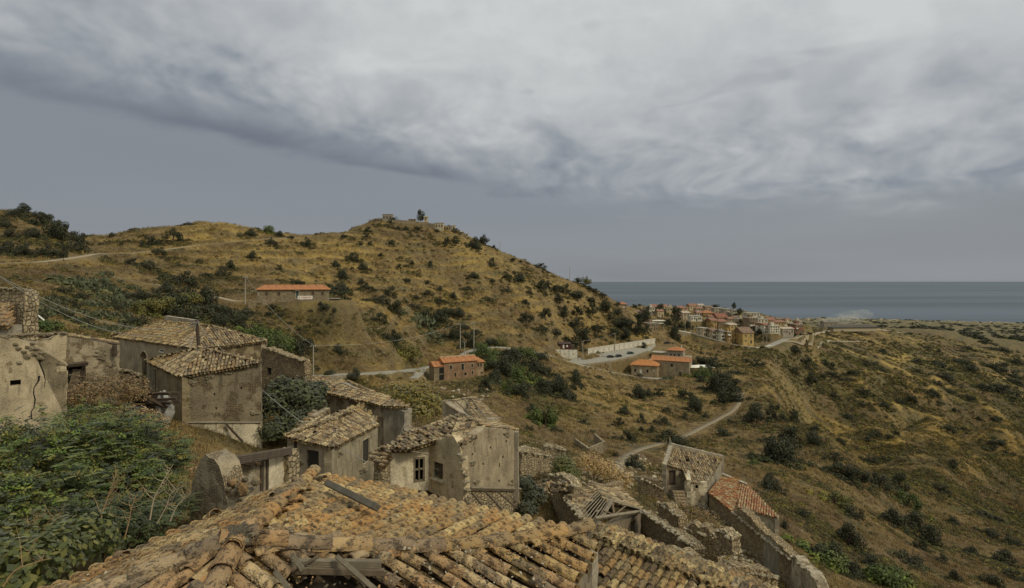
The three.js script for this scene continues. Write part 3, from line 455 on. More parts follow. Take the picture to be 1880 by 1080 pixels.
for (const c of [[0.50, 0.22, 0.1], [0.42, 0.18, 0.085], [0.54, 0.3, 0.14], [0.36, 0.17, 0.09], [0.46, 0.3, 0.17]]) CLAY.red.push(tileMat('red_clay_tile', c));
const STONE = [];
for (let s = 0; s < 6; s++) { const g = new THREE.IcosahedronGeometry(0.5, 1), p = g.attributes.position, m = new Map(); srand(300 + s); for (let i = 0; i < p.count; i++) { const k = [p.getX(i), p.getY(i), p.getZ(i)].map((q) => q.toFixed(3)).join(); if (!m.has(k)) m.set(k, rr(0.72, 1.15)); const f = m.get(k); p.setXYZ(i, p.getX(i) * f, p.getY(i) * f * 0.68, p.getZ(i) * f * 0.86); } g.computeVertexNormals(); STONE.push(g); }
M.loose = mat('loose_stone', [0.46, 0.40, 0.30], { map: rep(T.earth, 1), bumpMap: rep(T.earthB, 1), bumpScale: 0.05 });
M.loosePale = mat('pale_stone', [0.62, 0.56, 0.45], { map: rep(T.earth, 1), bumpMap: rep(T.earthB, 1), bumpScale: 0.05 });
M.deck = mat('roof_boards', [0.16, 0.125, 0.09], { map: rep(T.wood, 1) });

class Tiles {                                                 // gathers the tiles of one roof, then makes the largest in view parts and the rest stuff
  constructor(g, o) { this.g = g; this.o = { geos: PLAIN, mats: CLAY.pale, n: 300, w: 0.21, L: 0.36, gap: 0.02, wob: 1, sag: 0.05, ...o }; this.list = []; this.pans = []; }
  put(p, X, Y, Z, s = 1) { this.list.push({ m: basis(X.clone().multiplyScalar(s), Y.clone().multiplyScalar(s), Z.clone().multiplyScalar(s), p), d: p.length() }); }
  face(pts, o = {}) {                                        // pts[0] -> pts[1] is the eave
    const q = { ...this.o, ...o }, n = new V3(); for (let i = 0; i < pts.length; i++) { const a = pts[i], b = pts[(i + 1) % pts.length]; n.x += (a.y - b.y) * (a.z + b.z); n.y += (a.z - b.z) * (a.x + b.x); n.z += (a.x - b.x) * (a.y + b.y); }
    n.normalize(); if (n.y < 0) n.negate();
    const ex = pts[1].clone().sub(pts[0]); ex.addScaledVector(n, -ex.dot(n)).normalize(); let es = n.clone().cross(ex); if (es.y < 0) es.negate(); const X = es.clone().cross(n);
    if (q.skew) { es = es.clone().applyAxisAngle(n, q.skew); X.applyAxisAngle(n, q.skew); }
    const c0 = pts.reduce((a, p) => a.add(p), new V3()).multiplyScalar(1 / pts.length), P2 = pts.map((p) => [p.clone().sub(c0).dot(X), p.clone().sub(c0).dot(es)]);
    const at = (s, t) => c0.clone().addScaledVector(X, s).addScaledVector(es, t);
    const span = (s) => { let lo = 9e9, hi = -9e9; for (let i = 0; i < P2.length; i++) { const [a, b] = P2[i], [c, d] = P2[(i + 1) % P2.length]; if ((a <= s) !== (c <= s)) { const t = b + (d - b) * (s - a) / (c - a); lo = Math.min(lo, t); hi = Math.max(hi, t); } } return [lo, hi]; };
    const s0 = Math.min(...P2.map((p) => p[0])), s1 = Math.max(...P2.map((p) => p[0]));
    const sagAt = (s, t) => q.sag * (noise(s * 0.7 + c0.x, t * 0.7 + c0.z) + 0.4 * noise(s * 1.9, t * 1.9 + c0.x)), holes = q.holes || [];
    const inHole = (s, t) => holes.some(([a, b, r]) => Math.hypot(s - a, t - b) < r * (1 + 0.3 * noise(s * 3, t * 3)));
    for (const h of holes) if (h[0].isVector3) { const v = h[0].clone().sub(c0); h.splice(0, 1, v.dot(X), v.dot(es)); }
    for (let s = s0 + q.w * 0.5; s < s1; s += q.w) {
      const [lo, hi] = span(s); if (hi - lo < 0.12) continue; const drift = rr(-1, 1) * 0.012;
      for (let t = lo - (q.over || 0.09) + rr(-0.03, 0.03), k = 0; t < hi - 0.1; t += q.L * rr(0.93, 1.06), k++) {
        if (inHole(s, t + 0.2)) continue;
        const h = sagAt(s, t), p = at(s + drift * q.wob + rr(-0.012, 0.012) * q.wob, t).addScaledVector(n, -0.035 + h); if (q.drop) p.y += q.drop(p);
        const dh = (sagAt(s, t + 0.4) - h) / 0.4, a = rr(-0.05, 0.05) * q.wob + (rnd() < 0.05 * q.wob ? rr(-0.25, 0.25) : 0), Y = es.clone().applyAxisAngle(n, a).addScaledVector(n, dh - 0.055 + rr(-0.02, 0.02) * q.wob).normalize(), Xr = X.clone().applyAxisAngle(n, a).applyAxisAngle(Y, rr(-0.12, 0.12) * q.wob), Z = Xr.clone().cross(Y).normalize();
        if (rnd() > q.gap) this.put(p, Y.clone().cross(Z), Y, Z, rr(0.95, 1.06));
        const pp = at(s + q.w / 2, t - 0.03).addScaledVector(n, -0.075 + h); if (q.drop) pp.y += q.drop(pp); this.pans.push(basis(X.clone().negate(), es.clone().addScaledVector(n, dh - 0.04).normalize(), n.clone().negate(), pp));
      }
    }
    if (q.deck !== false) {
      const sh = new THREE.Shape(P2.map(([a, b]) => new THREE.Vector2(a * 0.95, b * 0.95))); for (const [a, b, r] of holes) { const h = new THREE.Path(); for (let i = 0; i < 14; i++) { const w = i / 14 * 2 * PI, R = r * (0.9 + 0.25 * noise(i * 0.8, a)); h[i ? 'lineTo' : 'moveTo'](a + Math.cos(w) * R, b + Math.sin(w) * R); } sh.holes.push(h); }
      const dg = new THREE.ExtrudeGeometry(sh, { depth: 0.06, bevelEnabled: false }); dg.translate(0, 0, -0.19 - q.sag * 0.8 - (q.deckDrop || 0));
      const d = part(this.g, 'roof_deck', dg, M.deck); d.applyMatrix4(basis(X, es, n, c0.clone().sub(this.g.position)));
    }
    return { at, X, es, n, P2 };
  }
  ridge(a, b, up = new V3(0, 1, 0), s = 1.2, sag = 0) {
    const dir = b.clone().sub(a), len = dir.length(); dir.normalize(); const X = dir.clone().cross(up).normalize(), n = Math.max(1, Math.round(len / (0.37 * s)));
    for (let i = 0; i < n; i++) { const t = i / n, p = a.clone().addScaledVector(dir, t * len + rr(-0.02, 0.02)).addScaledVector(X, rr(-0.02, 0.02)); p.y += -0.01 - sag * 4 * t * (1 - t) + rr(-0.012, 0.012); const Y = dir.clone(); Y.y += -sag * 4 * (1 - 2 * t) / len - 0.05; Y.normalize(); const x = Y.clone().cross(up).normalize().applyAxisAngle(Y, rr(-0.1, 0.1)), Z = x.clone().cross(Y); this.put(p, x, Y, Z, s * rr(0.96, 1.04)); }
  }
  done() {
    const { geos, mats, n } = this.o, o = this.g.position; this.list.sort((a, b) => a.d - b.d);
    const rest = [], cols = [];
    this.list.forEach((t, i) => { t.m.elements[12] -= o.x; t.m.elements[13] -= o.y; t.m.elements[14] -= o.z; const m = pick(mats); if (i < n) { const e = part(this.g, 'roof_tile', pick(geos), m); e.applyMatrix4(t.m); } else { rest.push(t.m); cols.push(m.color); } });
    M.tileBase = M.tileBase || tileMat('clay_tile_field', [1, 1, 1]);
    if (rest.length) stuffOf(this.g, 'roof_tile_field', geos[1], M.tileBase, rest, cols);
    if (this.pans.length) { for (const m of this.pans) { m.elements[12] -= o.x; m.elements[13] -= o.y; m.elements[14] -= o.z; } stuffOf(this.g, 'channel_tile_field', geos[2], M.tileBase, this.pans, this.pans.map(() => pick(mats).color)); }
  }
}
// a wall that stands on the line A -> B (its outer side faces dir x up); outline and openings are given as photo points and put on the wall's plane
function wall(g, A, B, outline, o = {}) {
  const q = { thick: 0.45, m: M.greyPlaster, name: 'wall', jag: 0.03, holes: [], ...o }, dir = B.clone().sub(A).setY(0).normalize(), up = new V3(0, 1, 0), out = dir.clone().cross(up);
  const W = { dir, out, g, A, at(px, py) { const r = new V3((px - 940) / 1000, (515 - py) / 1000, -1), t = A.dot(out) / r.dot(out), p = r.multiplyScalar(t); return [p.clone().sub(A).dot(dir), p.y]; }, world(s, y, z = 0) { const p = A.clone().addScaledVector(dir, s).addScaledVector(out, z); p.y = y; return p; } };
  const y0 = g.position.y, m4 = basis(dir, up, out, new V3(A.x - g.position.x, 0, A.z - g.position.z)); W.m4 = m4; W.y0 = y0;
  const pts = outline.map((p) => (p.length === 2 ? W.at(p[0], p[1]) : [p[0], p[1]])), poly = [];
  for (let i = 0; i < pts.length; i++) { const [a, b] = pts[i], [c, d] = pts[(i + 1) % pts.length], len = Math.hypot(c - a, d - b), n = q.jag ? Math.max(1, Math.round(len / 0.22)) : 1; for (let k = 0; k < n; k++) { const t = k / n, j = k || q.jag > 0.06 ? q.jag : 0; poly.push(new THREE.Vector2(lerp(a, c, t) + rr(-j, j) * 0.8, lerp(b, d, t) - y0 + rr(-j, j))); } }
  const sh = new THREE.Shape(poly);
  W.holes = q.holes.map((h) => { const a = W.at(h[0], h[1]), b = W.at(h[2], h[3]), x0 = Math.min(a[0], b[0]), x1 = Math.max(a[0], b[0]), b0 = Math.min(a[1], b[1]), b1 = Math.max(a[1], b[1]); const p = new THREE.Path(); p.moveTo(x0, b0 - y0); p.lineTo(x1, b0 - y0); p.lineTo(x1, b1 - y0); if (h[4] === 'arch') p.absarc((x0 + x1) / 2, b1 - y0, (x1 - x0) / 2, 0, PI, false); p.lineTo(x0, b1 - y0); p.closePath(); sh.holes.push(p); return { x: (x0 + x1) / 2, y: (b0 + b1) / 2, w: x1 - x0, h: b1 - b0 }; });
  const geo = new THREE.ExtrudeGeometry(sh, { depth: q.thick, bevelEnabled: false }); geo.translate(0, 0, -q.thick); const uo = rr(0, 9), uv = geo.attributes.uv; for (let i = 0; i < uv.count; i++) uv.setXY(i, uv.getX(i) + uo, uv.getY(i) + uo * 0.37);
  W.mesh = part(g, q.name, geo, q.m); W.mesh.applyMatrix4(m4);
  W.box = (name, s, y, w, h, d, z, m, parent) => { const geo = new RoundedBoxGeometry(w, h, d, 1, Math.min(w, h, d) * 0.12); geo.translate(s, y - y0, z); const b = part(parent || g, name, geo, m); if (!parent) b.applyMatrix4(m4); return b; };
  W.fill = (h, name, m, z = -0.22, d = 0.05) => W.box(name, h.x, h.y, h.w * 0.97, h.h * 0.98, d, z, m);
  W.frame = (h, m, t = 0.07, z = -0.08, cross = 0) => { const a = []; const bx = (w, hh, x, y) => { const b = new THREE.BoxGeometry(w, hh, 0.09); b.translate(h.x + x, h.y + y - y0, z); a.push(b); }; bx(t, h.h, -h.w / 2 + t / 2, 0); bx(t, h.h, h.w / 2 - t / 2, 0); bx(h.w - 2 * t, t, 0, h.h / 2 - t / 2); bx(h.w - 2 * t, t, 0, -h.h / 2 + t / 2); if (cross) bx(h.w - 2 * t, t * 0.8, 0, h.h * 0.02); if (cross > 1) bx(t * 0.7, h.h - 2 * t, 0, 0); const f = part(g, 'window_frame', mergeGeometries(a), m); f.applyMatrix4(m4); return f; };
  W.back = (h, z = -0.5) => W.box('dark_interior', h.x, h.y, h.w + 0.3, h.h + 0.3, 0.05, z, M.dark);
  return W;
}
// a plain wall between two points, its top running from ya to yb
function plainWall(g, A, B, yb, ya, yc, m, thick = 0.4, name = 'wall') { return wall(g, A, B, [[0, yb, 1], [A.clone().setY(0).distanceTo(B.clone().setY(0)), yb, 1], [A.clone().setY(0).distanceTo(B.clone().setY(0)), yc, 1], [0, ya, 1]], { m, thick, name, jag: 0.02 }); }
function coping(g, a, b, n, size, m = M.loose, name = 'coping_stone', lim = 60) {  // uneven stones along the top of a broken wall
  for (let i = 0; i < n; i++) { const t = (i + rnd()) / n, s = part(g, name, pick(STONE), m), k = size * rr(0.6, 1.4); s.position.copy(a).lerp(b, t).add(new V3(rr(-0.15, 0.15), rr(-0.02, 0.08), rr(-0.15, 0.15))).sub(g.position); s.scale.set(k * rr(0.8, 1.4), k * rr(0.6, 1), k); s.rotation.set(rr(-0.3, 0.3), rr(0, 6), rr(-0.3, 0.3)); }
}

// a patch where the render has fallen off and the stones of the wall stand proud
function bareStones(w, px, py, r, n, size = 0.2) { for (let i = 0; i < n; i++) { const a = rnd() * 2 * PI, q = r * Math.sqrt(rnd()) * (0.7 + 0.5 * noise(a * 2, px)), [s, y] = w.at(px + Math.cos(a) * q, py + Math.sin(a) * q * 0.8), st = part(w.g, 'stone', pick(STONE), pick([M.loose, M.loosePale, M.loose])), k = size * rr(0.6, 1.3); st.position.copy(w.world(s, y, 0.0)).sub(w.g.position); st.scale.set(k * 1.25, k * 0.8, 0.24); st.rotation.z = rr(-0.25, 0.25); st.rotation.y = Math.atan2(w.out.x, w.out.z); } }
// ---------------------------------------------------------------- the tiled house at the photographer's feet: four slopes falling from one peak
const nearHouse = (() => {
  srand(21);
  const A = P(577, 870, 10.99), B = P(1085, 972, 8.53), v = new V3(-0.426, 0, 0.905), M0 = A.clone().add(B).multiplyScalar(0.5), S = 4.018, apex = M0.clone().addScaledVector(v, S).setY(-2.93), C = A.clone().addScaledVector(v, 2 * S), D = B.clone().addScaledVector(v, 2 * S), ye = -3.9;
  const g = thing('tiled_house', 'ruined house with large lichen-spotted clay tile roof filling the bottom of the view', 'house', new V3(apex.x, -8, apex.z));
  const axis = B.clone().sub(apex).setY(0), al = axis.length(), dropAt = (p) => { const q = p.clone().sub(apex).setY(0), k = q.dot(axis) / (al * al), r = q.addScaledVector(axis, -k).length(); return k > 0 && k < 1 ? -0.17 * 4 * k * (1 - k) * Math.exp(-((r / 1.5) ** 2)) : 0; };
  const t = new Tiles(g, { geos: FINE, mats: CLAY.near, n: 300, w: 0.21, L: 0.42, wob: 0.9, sag: 0.06, gap: 0.03, over: 0.2, drop: dropAt, deckDrop: 0.22 });
  const gap = P(612, 1068, 5.7);
  t.face([B, A, apex]); t.face([A, C, apex], { wob: 1.8, sag: 0.1 });
  t.face([D, B, apex], { wob: 1.3, w: 0.27, gap: 0.07, holes: [[P(612, 1078, 5.9), 0, 0.46], [P(722, 1090, 6.1), 0, 0.3]].map((h) => [h[0], h[2]]) });
  t.face([C, D, apex], { wob: 2.5, sag: 0.1 });
  const top = apex.clone().add(new V3(0, 0.04, 0));
  for (const [e, sag] of [[A, 0.02], [B, 0.2], [C, 0.03], [D, 0.03]]) t.ridge(e.clone().add(new V3(0, 0.07, 0)), top, undefined, 1.42, sag);
  t.done();
  // mortar cap where the hips meet
  const cap = new THREE.SphereGeometry(0.15, 22, 16), cp = cap.attributes.position; for (let i = 0; i < cp.count; i++) { const k = 1 + 0.5 * fbm(cp.getX(i) * 14 + 3, cp.getY(i) * 14 + cp.getZ(i) * 11, 3); cp.setXYZ(i, cp.getX(i) * k * 1.25, cp.getY(i) * k * 0.8, cp.getZ(i) * k); } cap.computeVertexNormals();
  part(g, 'mortar_cap', cap, mat('mortar', [0.5, 0.43, 0.32], { map: rep(T.tile, 3), bumpMap: rep(T.earthB, 4), bumpScale: 0.08 })).position.copy(top).sub(g.position);
  for (let i = 0; i < 9; i++) { const s = part(g, 'mortar_stone', pick(STONE), pick([M.loose, M.loosePale, CLAY.near[0], CLAY.near[6]])), k = rr(0.06, 0.13), w = i * 0.7; s.position.copy(top).sub(g.position).add(new V3(Math.cos(w) * 0.15, rr(-0.06, 0.06), Math.sin(w) * 0.15)); s.scale.set(k * 1.3, k, k); s.rotation.set(rnd() * 3, w, 0); }
  const inset = (a, b) => a.clone().lerp(b, 0.02);
  plainWall(g, A, B, -12, ye - 0.42, ye - 0.42, M.greyPlaster);
  const bd = D.clone().lerp(B, 1), off = B.clone().sub(A).normalize();
  wall(g, D.clone().addScaledVector(off, 0.02), B.clone().addScaledVector(off, 0.02), [[0, -12, 1], [8.04, -12, 1], [8.04, ye - 0.02, 1], [7.8, ye - 0.02, 1], [7.62, ye - 0.4, 1], [0, ye - 0.42, 1]], { m: mat('weathered_render', [0.33, 0.29, 0.22], { map: rep(T.worn, 0.5), bumpMap: rep(T.wornB, 0.5), bumpScale: 0.06 }), thick: 0.4 });
  plainWall(g, C, A, -12, ye - 0.42, ye - 0.42, M.greyPlaster); plainWall(g, D, C, -12, ye - 0.42, ye - 0.42, M.greyPlaster);
  // broken rafters and battens in the hole
  const R = (a, b, d) => P(a, b, d);
  beam(g, 'rafter', R(535, 1035, 6.1), R(700, 1036, 6.25), 0.09, 0.1, M.greyWood); beam(g, 'rafter', R(530, 1047, 6.05), R(705, 1051, 6.2), 0.07, 0.08, M.wood);
  beam(g, 'broken_batten', R(618, 1022, 6.1), R(690, 1084, 5.75), 0.04, 0.05, M.greyWood); beam(g, 'broken_batten', R(536, 1018, 6.05), R(557, 1048, 5.85), 0.035, 0.05, M.greyWood); beam(g, 'broken_batten', R(505, 1050, 5.75), R(535, 1088, 5.5), 0.04, 0.05, M.greyWood); beam(g, 'broken_batten', R(642, 1040, 6.0), R(672, 1078, 5.8), 0.025, 0.03, M.wood); beam(g, 'broken_batten', R(545, 1044, 5.95), R(585, 1022, 6.1), 0.03, 0.04, M.wood);
  // tiles knocked loose, lying crosswise
  for (let i = 0; i < 18; i++) { const [a, b, c] = i % 2 ? [apex, A, C] : [apex, C, D]; let x = 0.1 + 0.75 * rnd(), y = (1 - x) * rnd(); const p = a.clone().addScaledVector(b.clone().sub(a), x).addScaledVector(c.clone().sub(a), y), n = b.clone().sub(a).cross(c.clone().sub(a)).normalize(); if (n.y < 0) n.negate(); const Y = b.clone().sub(c).normalize().applyAxisAngle(n, rr(-1.5, 1.5)).addScaledVector(n, rr(-0.2, 0.25)).normalize(), X = Y.clone().cross(n).normalize(), Z = X.clone().cross(Y); const e = part(g, 'loose_tile', pick(FINE), pick(CLAY.near)); e.applyMatrix4(basis(X, Y, Z, p.addScaledVector(n, 0.04).sub(g.position))); e.scale.multiplyScalar(rr(0.8, 1.1)); if (i % 3 === 0) e.scale.y *= 0.55; }
  // chips, moss and grit that have gathered on the tiles
  const bits = [], cols = []; const chip = (a, b, c, n, lift) => { for (let i = 0; i < n; i++) { let x = rnd(), y = rnd(); if (x + y > 1) { x = 1 - x; y = 1 - y; } const p = a.clone().addScaledVector(b.clone().sub(a), x).addScaledVector(c.clone().sub(a), y); p.y += lift + rr(-0.02, 0.06); const k = rr(0.012, 0.04); bits.push(new THREE.Matrix4().compose(p.sub(g.position), new THREE.Quaternion().setFromEuler(new THREE.Euler(rr(0, 6), rr(0, 6), 0)), new V3(k * 1.5, k, k))); cols.push(new THREE.Color().setRGB(...pick([[0.3, 0.2, 0.11], [0.2, 0.15, 0.1], [0.46, 0.42, 0.34], [0.12, 0.1, 0.07], [0.1, 0.085, 0.06], [0.44, 0.27, 0.13]]))); } };
  chip(apex, A, A.clone().lerp(B, 0.6), 620, -0.05); chip(apex, A, C, 300, -0.04); chip(apex, D, B, 1500, -0.08); chip(apex, C, D, 100, -0.02);
  M.bit = mat('roof_litter', [1, 1, 1]); stuffOf(g, 'roof_litter', STONE[0], M.bit, bits, cols);
  return { g, A, B, C, D, apex };
})();
{
  const g = thing('fallen_plank', 'grey weathered plank lying loose across the large clay tile roof', 'plank', P(650, 918, 8.6));
  beam(g, 'plank', P(600, 889, 9.25).add(new V3(0, 0.02, 0)), P(693, 940, 8.0).add(new V3(0, 0.06, 0)), 0.1, 0.1, mat('plank_wood', [0.24, 0.23, 0.2], { map: rep(T.wood, 1), bumpMap: rep(T.woodB, 1), bumpScale: 0.02 }));
}

// ---------------------------------------------------------------- roof at the lower right
{
  srand(31);
  const T0 = P(1146, 1003, 13), e = new V3(0.707, 0, 0.707), dn = new V3(-0.707, 0, 0.707), R0 = T0.clone().addScaledVector(e, -1.4), R1 = T0.clone().addScaledVector(e, 5.2);
  const g = thing('low_tiled_house', 'low house with small clay tiles, bottom right of the large tiled roof', 'house', new V3(T0.x, -12, T0.z));
  const f0 = T0.clone().addScaledVector(e, -0.2).addScaledVector(dn, 2.8).setY(-7.45), f1 = R1.clone().addScaledVector(dn, 2.8).setY(-7.45), k0 = R0.clone().addScaledVector(dn, -1.5).setY(-6.78), k1 = R1.clone().addScaledVector(dn, -1.5).setY(-6.78);
  const t = new Tiles(g, { mats: CLAY.pale.concat([CLAY.near[0], CLAY.near[4], CLAY.near[6], CLAY.near[6], CLAY.pale[7]]), w: 0.185, L: 0.27, n: 300, sag: 0.05, wob: 1.1 });
  t.face([f0, f1, R1, R0]); t.face([k1, k0, R0, R1], { wob: 2.6, sag: 0.1 }); t.ridge(R1, R0, undefined, 1.15); t.done();
  const w = (a, b, y) => plainWall(g, a.clone().setY(0), b.clone().setY(0), -13, y, y, M.wornGrey); w(f0, f1, -7.55); w(k1, k0, -6.9); w(f1, k1, -7.0); w(k0, f0, -7.0);
}

// ---------------------------------------------------------------- broken wall with a rounded top, left of the near roof
{
  srand(41);
  const A = P(354, 872, 15.4), B = P(404, 860, 13.2), g = thing('curved_gable_ruin', 'free-standing plaster gable stub with rounded top beside the left edge of the near roof', 'ruin', new V3(A.x, -8, A.z));
  wall(g, P(340, 930, 14.6), P(425, 930, 13.6), [[352, 985], [428, 985], [418, 925], [409, 880], [402, 856], [392, 843], [377, 834], [368, 845], [360, 862], [352, 890], [347, 930]], { m: M.wornGrey, thick: 0.55, jag: 0.05 });
  const g2 = thing('roofless_shed', 'low roofless shed wall with charred lintel beam, tile coping and doorway behind the near roof', 'ruin', P(470, 930, 17));
  const w = wall(g2, P(404, 900, 15.5), P(492, 890, 18.5), [[404, 960], [492, 960], [493, 846], [474, 852], [404, 856]], { m: M.wornGrey, jag: 0.06, thick: 0.5 });
  const t = new Tiles(g2, { mats: CLAY.near, n: 40 }); t.ridge(P(404, 856, 15.3), P(474, 852, 17.8), undefined, 1.1); t.done();
  beam(g2, 'lintel_beam', P(404, 851, 15.0), P(532, 828, 19.6), 0.2, 0.26, mat('charred_beam', [0.2, 0.17, 0.14], { map: rep(T.wood, 1), bumpMap: rep(T.woodB, 1), bumpScale: 0.04 }));
  beam(g2, 'door_post', P(476, 935, 18), P(478, 846, 18), 0.18, 0.2, M.darkWood); beam(g2, 'door_post', P(487, 935, 18.4), P(489, 842, 18.4), 0.12, 0.16, M.darkWood);
  wall(g2, P(491, 890, 18.6), P(531, 880, 19.8), [[491, 960], [531, 960], [531, 831], [491, 842]], { m: M.whitePlaster, jag: 0.05, thick: 0.4, name: 'white_wall' });
  wall(g2, P(529, 880, 19.4), P(549, 878, 20), [[529, 960], [549, 960], [548, 826], [530, 830]], { m: M.paleStone, jag: 0.07, thick: 0.6, name: 'stone_pier' });
  for (let i = 0; i < 26; i++) { const s = part(g2, 'fallen_stone', pick(STONE), pick([M.loose, M.loosePale, CLAY.near[0]])), k = rr(0.12, 0.3); s.position.copy(P(rr(412, 470), rr(872, 905), rr(13.4, 15))).sub(g2.position); s.scale.set(k * 1.3, k, k); s.rotation.set(rnd() * 3, rnd() * 6, 0); }
}

// ---------------------------------------------------------------- tall square house with a hipped roof
{
  srand(51);
  const F = P(328, 690, 34), R = P(478, 665, 35.4), L = P(267, 661, 38), K = L.clone().add(R).sub(F).setY(-5.6), apex = P(371, 638, 36.6);
  const g = thing('tall_plaster_house', 'tall two-storey stained plaster house with small hipped tile roof behind the green shrub', 'house', new V3(F.x, -11.5, F.z));
  const t = new Tiles(g, { n: 300, wob: 1.5, sag: 0.06 }); t.face([F, R, apex]); t.face([L, F, apex]); t.face([R, K, apex], { deck: true }); t.face([K, L, apex]);
  for (const e of [F, R, L, K]) t.ridge(e, apex, undefined, 1.1); t.done();
  const fi = F.clone().lerp(apex, 0.06), ri = R.clone().lerp(apex, 0.06), li = L.clone().lerp(apex, 0.06), ki = K.clone().lerp(apex, 0.06);
  const w = wall(g, fi, ri, [[334, 776], [480, 776], [478, 669], [334, 693]], { m: worn('stained_plaster', [0.30, 0.255, 0.185], 0.16), jag: 0.02, name: 'upper_wall', thick: 0.5, holes: [[392, 722, 395, 726], [395, 748, 398, 752], [336, 735, 340, 739], [346, 761, 350, 765], [441, 711, 444, 715]] });
  w.holes.forEach((h) => w.fill(h, 'putlog_hole', M.dark, -0.2, 0.04)); bareStones(w, 352, 700, 13, 24); bareStones(w, 385, 690, 12, 18); bareStones(w, 468, 757, 9, 14); bareStones(w, 420, 682, 12, 16); bareStones(w, 344, 745, 8, 10);
  wall(g, fi, ri, [[336, 880], [480, 880], [480, 777], [336, 777]], { m: worn('flaking_white_plaster', [0.82, 0.74, 0.6], 0.3), jag: 0.03, name: 'lower_wall', thick: 0.52 });
  const f1 = w.at(336, 775.5), f2 = w.at(479, 775.5); beam(g, 'floor_ledge', w.world(f1[0], f1[1], 0.02), w.world(f2[0], f2[1], 0.02), 0.09, 0.14, M.greyPlaster);
  wall(g, fi.clone().add(new V3(0, 0, 0.03)), ri.clone().add(new V3(0, 0, 0.03)), [[438, 838], [425, 818], [436, 800], [432, 782], [452, 779], [473, 780], [476, 800], [470, 818], [472, 838]], { m: M.whitePlaster, jag: 0.05, thick: 0.06, name: 'white_plaster_patch' });
  beam(g, 'leaning_timber', P(415, 779, 34.8), P(446, 812, 34.7), 0.12, 0.1, M.darkWood);
  const lw = wall(g, li, fi.clone().lerp(li, 0.08), [[272, 790], [334, 850], [334, 694], [272, 668]], { m: plaster('olive_plaster', [0.3, 0.25, 0.16]), jag: 0.02, thick: 0.5, holes: [[277, 677, 286, 735]] }); lw.fill(lw.holes[0], 'door', M.darkWood);
  plainWall(g, ri.clone().lerp(ki, 0.09), ki, -11.5, -5.5, -5.7, M.greyPlaster); plainWall(g, ki, li, -11.5, -5.7, -5.7, M.greyPlaster);
  const pl = thing('wooden_pole', 'leaning dark wooden pole carrying wires behind the small hipped roof', 'pole', P(365, 645, 41)); part(pl, 'shaft', taperTube([P(366, 660, 41), P(363, 615, 40.8), P(360, 588, 40.6)].map((p) => p.sub(pl.position)), 0.14, 0.11, 8), M.darkWood); part(pl, 'insulator_bracket', boxAt(0.5, 0.08, 0.08), M.metal).position.copy(P(361, 592, 40.5).sub(pl.position));
}
// ---------------------------------------------------------------- long hipped house behind it
{
  srand(61);
  const F = P(360, 640, 45), R = P(491, 625, 49.5), L = P(203, 616, 52.5), K = L.clone().add(R).sub(F).setY(-5.45), r0 = P(297, 590, 53), r1 = P(384, 597, 48.6);
  const g = thing('long_hipped_house', 'long low house with broad hipped tile roof and short wall slab on its ridge', 'house', new V3(F.x, -9, F.z));
  const t = new Tiles(g, { n: 300, wob: 1.4, sag: 0.08 }); t.face([L, F, r1, r0]); t.face([F, R, r1]); t.face([R, K, r0, r1]); t.face([K, L, r0]); t.ridge(F, r1, undefined, 1.1); t.ridge(R, r1, undefined, 1.1); t.ridge(r1, r0, undefined, 1.1); t.ridge(L, r0, undefined, 1.1); t.done();
  const s = (a) => a.clone().lerp(r0.clone().lerp(r1, 0.5), 0.03), fi = s(F), ri = s(R), li = s(L), ki = s(K);
  const w = wall(g, li, fi, [[206, 720], [358, 740], [358, 643], [206, 620]], { m: M.tanPlaster, jag: 0.02, holes: [[260, 657, 271, 710, 'arch'], [291, 641, 300, 648]] }); w.fill(w.holes[0], 'door', M.darkWood, -0.3); w.fill(w.holes[1], 'window', M.pane); w.frame(w.holes[1], M.white);
  const h = w.holes[0], ar = new THREE.TorusGeometry(h.w / 2 + 0.12, 0.12, 6, 14, PI); ar.translate(h.x, h.y + h.h / 2 - w.y0, 0.04); part(g, 'door_arch', ar, M.loose).applyMatrix4(w.m4);
  wall(g, fi, ri, [[362, 740], [492, 740], [490, 627], [362, 643]], { m: M.worn2 = worn('brown_plaster', [0.33, 0.27, 0.18]), jag: 0.03 });
  plainWall(g, ri, ki, -9, -5.6, -5.6, M.tanPlaster); plainWall(g, ki, li, -9, -5.6, -5.6, M.tanPlaster);
  wall(g, P(300, 592, 53.2), P(357, 597, 51.2), [[300, 606], [357, 606], [357, 588], [301, 580]], { m: M.greyPlaster, thick: 0.4, name: 'ridge_wall', jag: 0.02 });
  const g2 = thing('broken_stone_wall', 'broken rubble wall with tiny window running right from the long hipped house', 'ruin', P(520, 720, 46));
  const w2 = wall(g2, P(480, 690, 47.6), P(561, 690, 45), [[478, 740], [560, 740], [561, 702], [560, 684], [557, 664], [546, 659], [534, 656], [520, 648], [506, 644], [494, 639], [479, 640]], { m: M.stone, jag: 0.1, thick: 0.7, holes: [[490, 675, 498, 689]] }); w2.fill(w2.holes[0], 'window_opening', M.dark);
  coping(g2, P(484, 639, 47.3), P(558, 664, 45), 34, 0.3, M.loose);
}
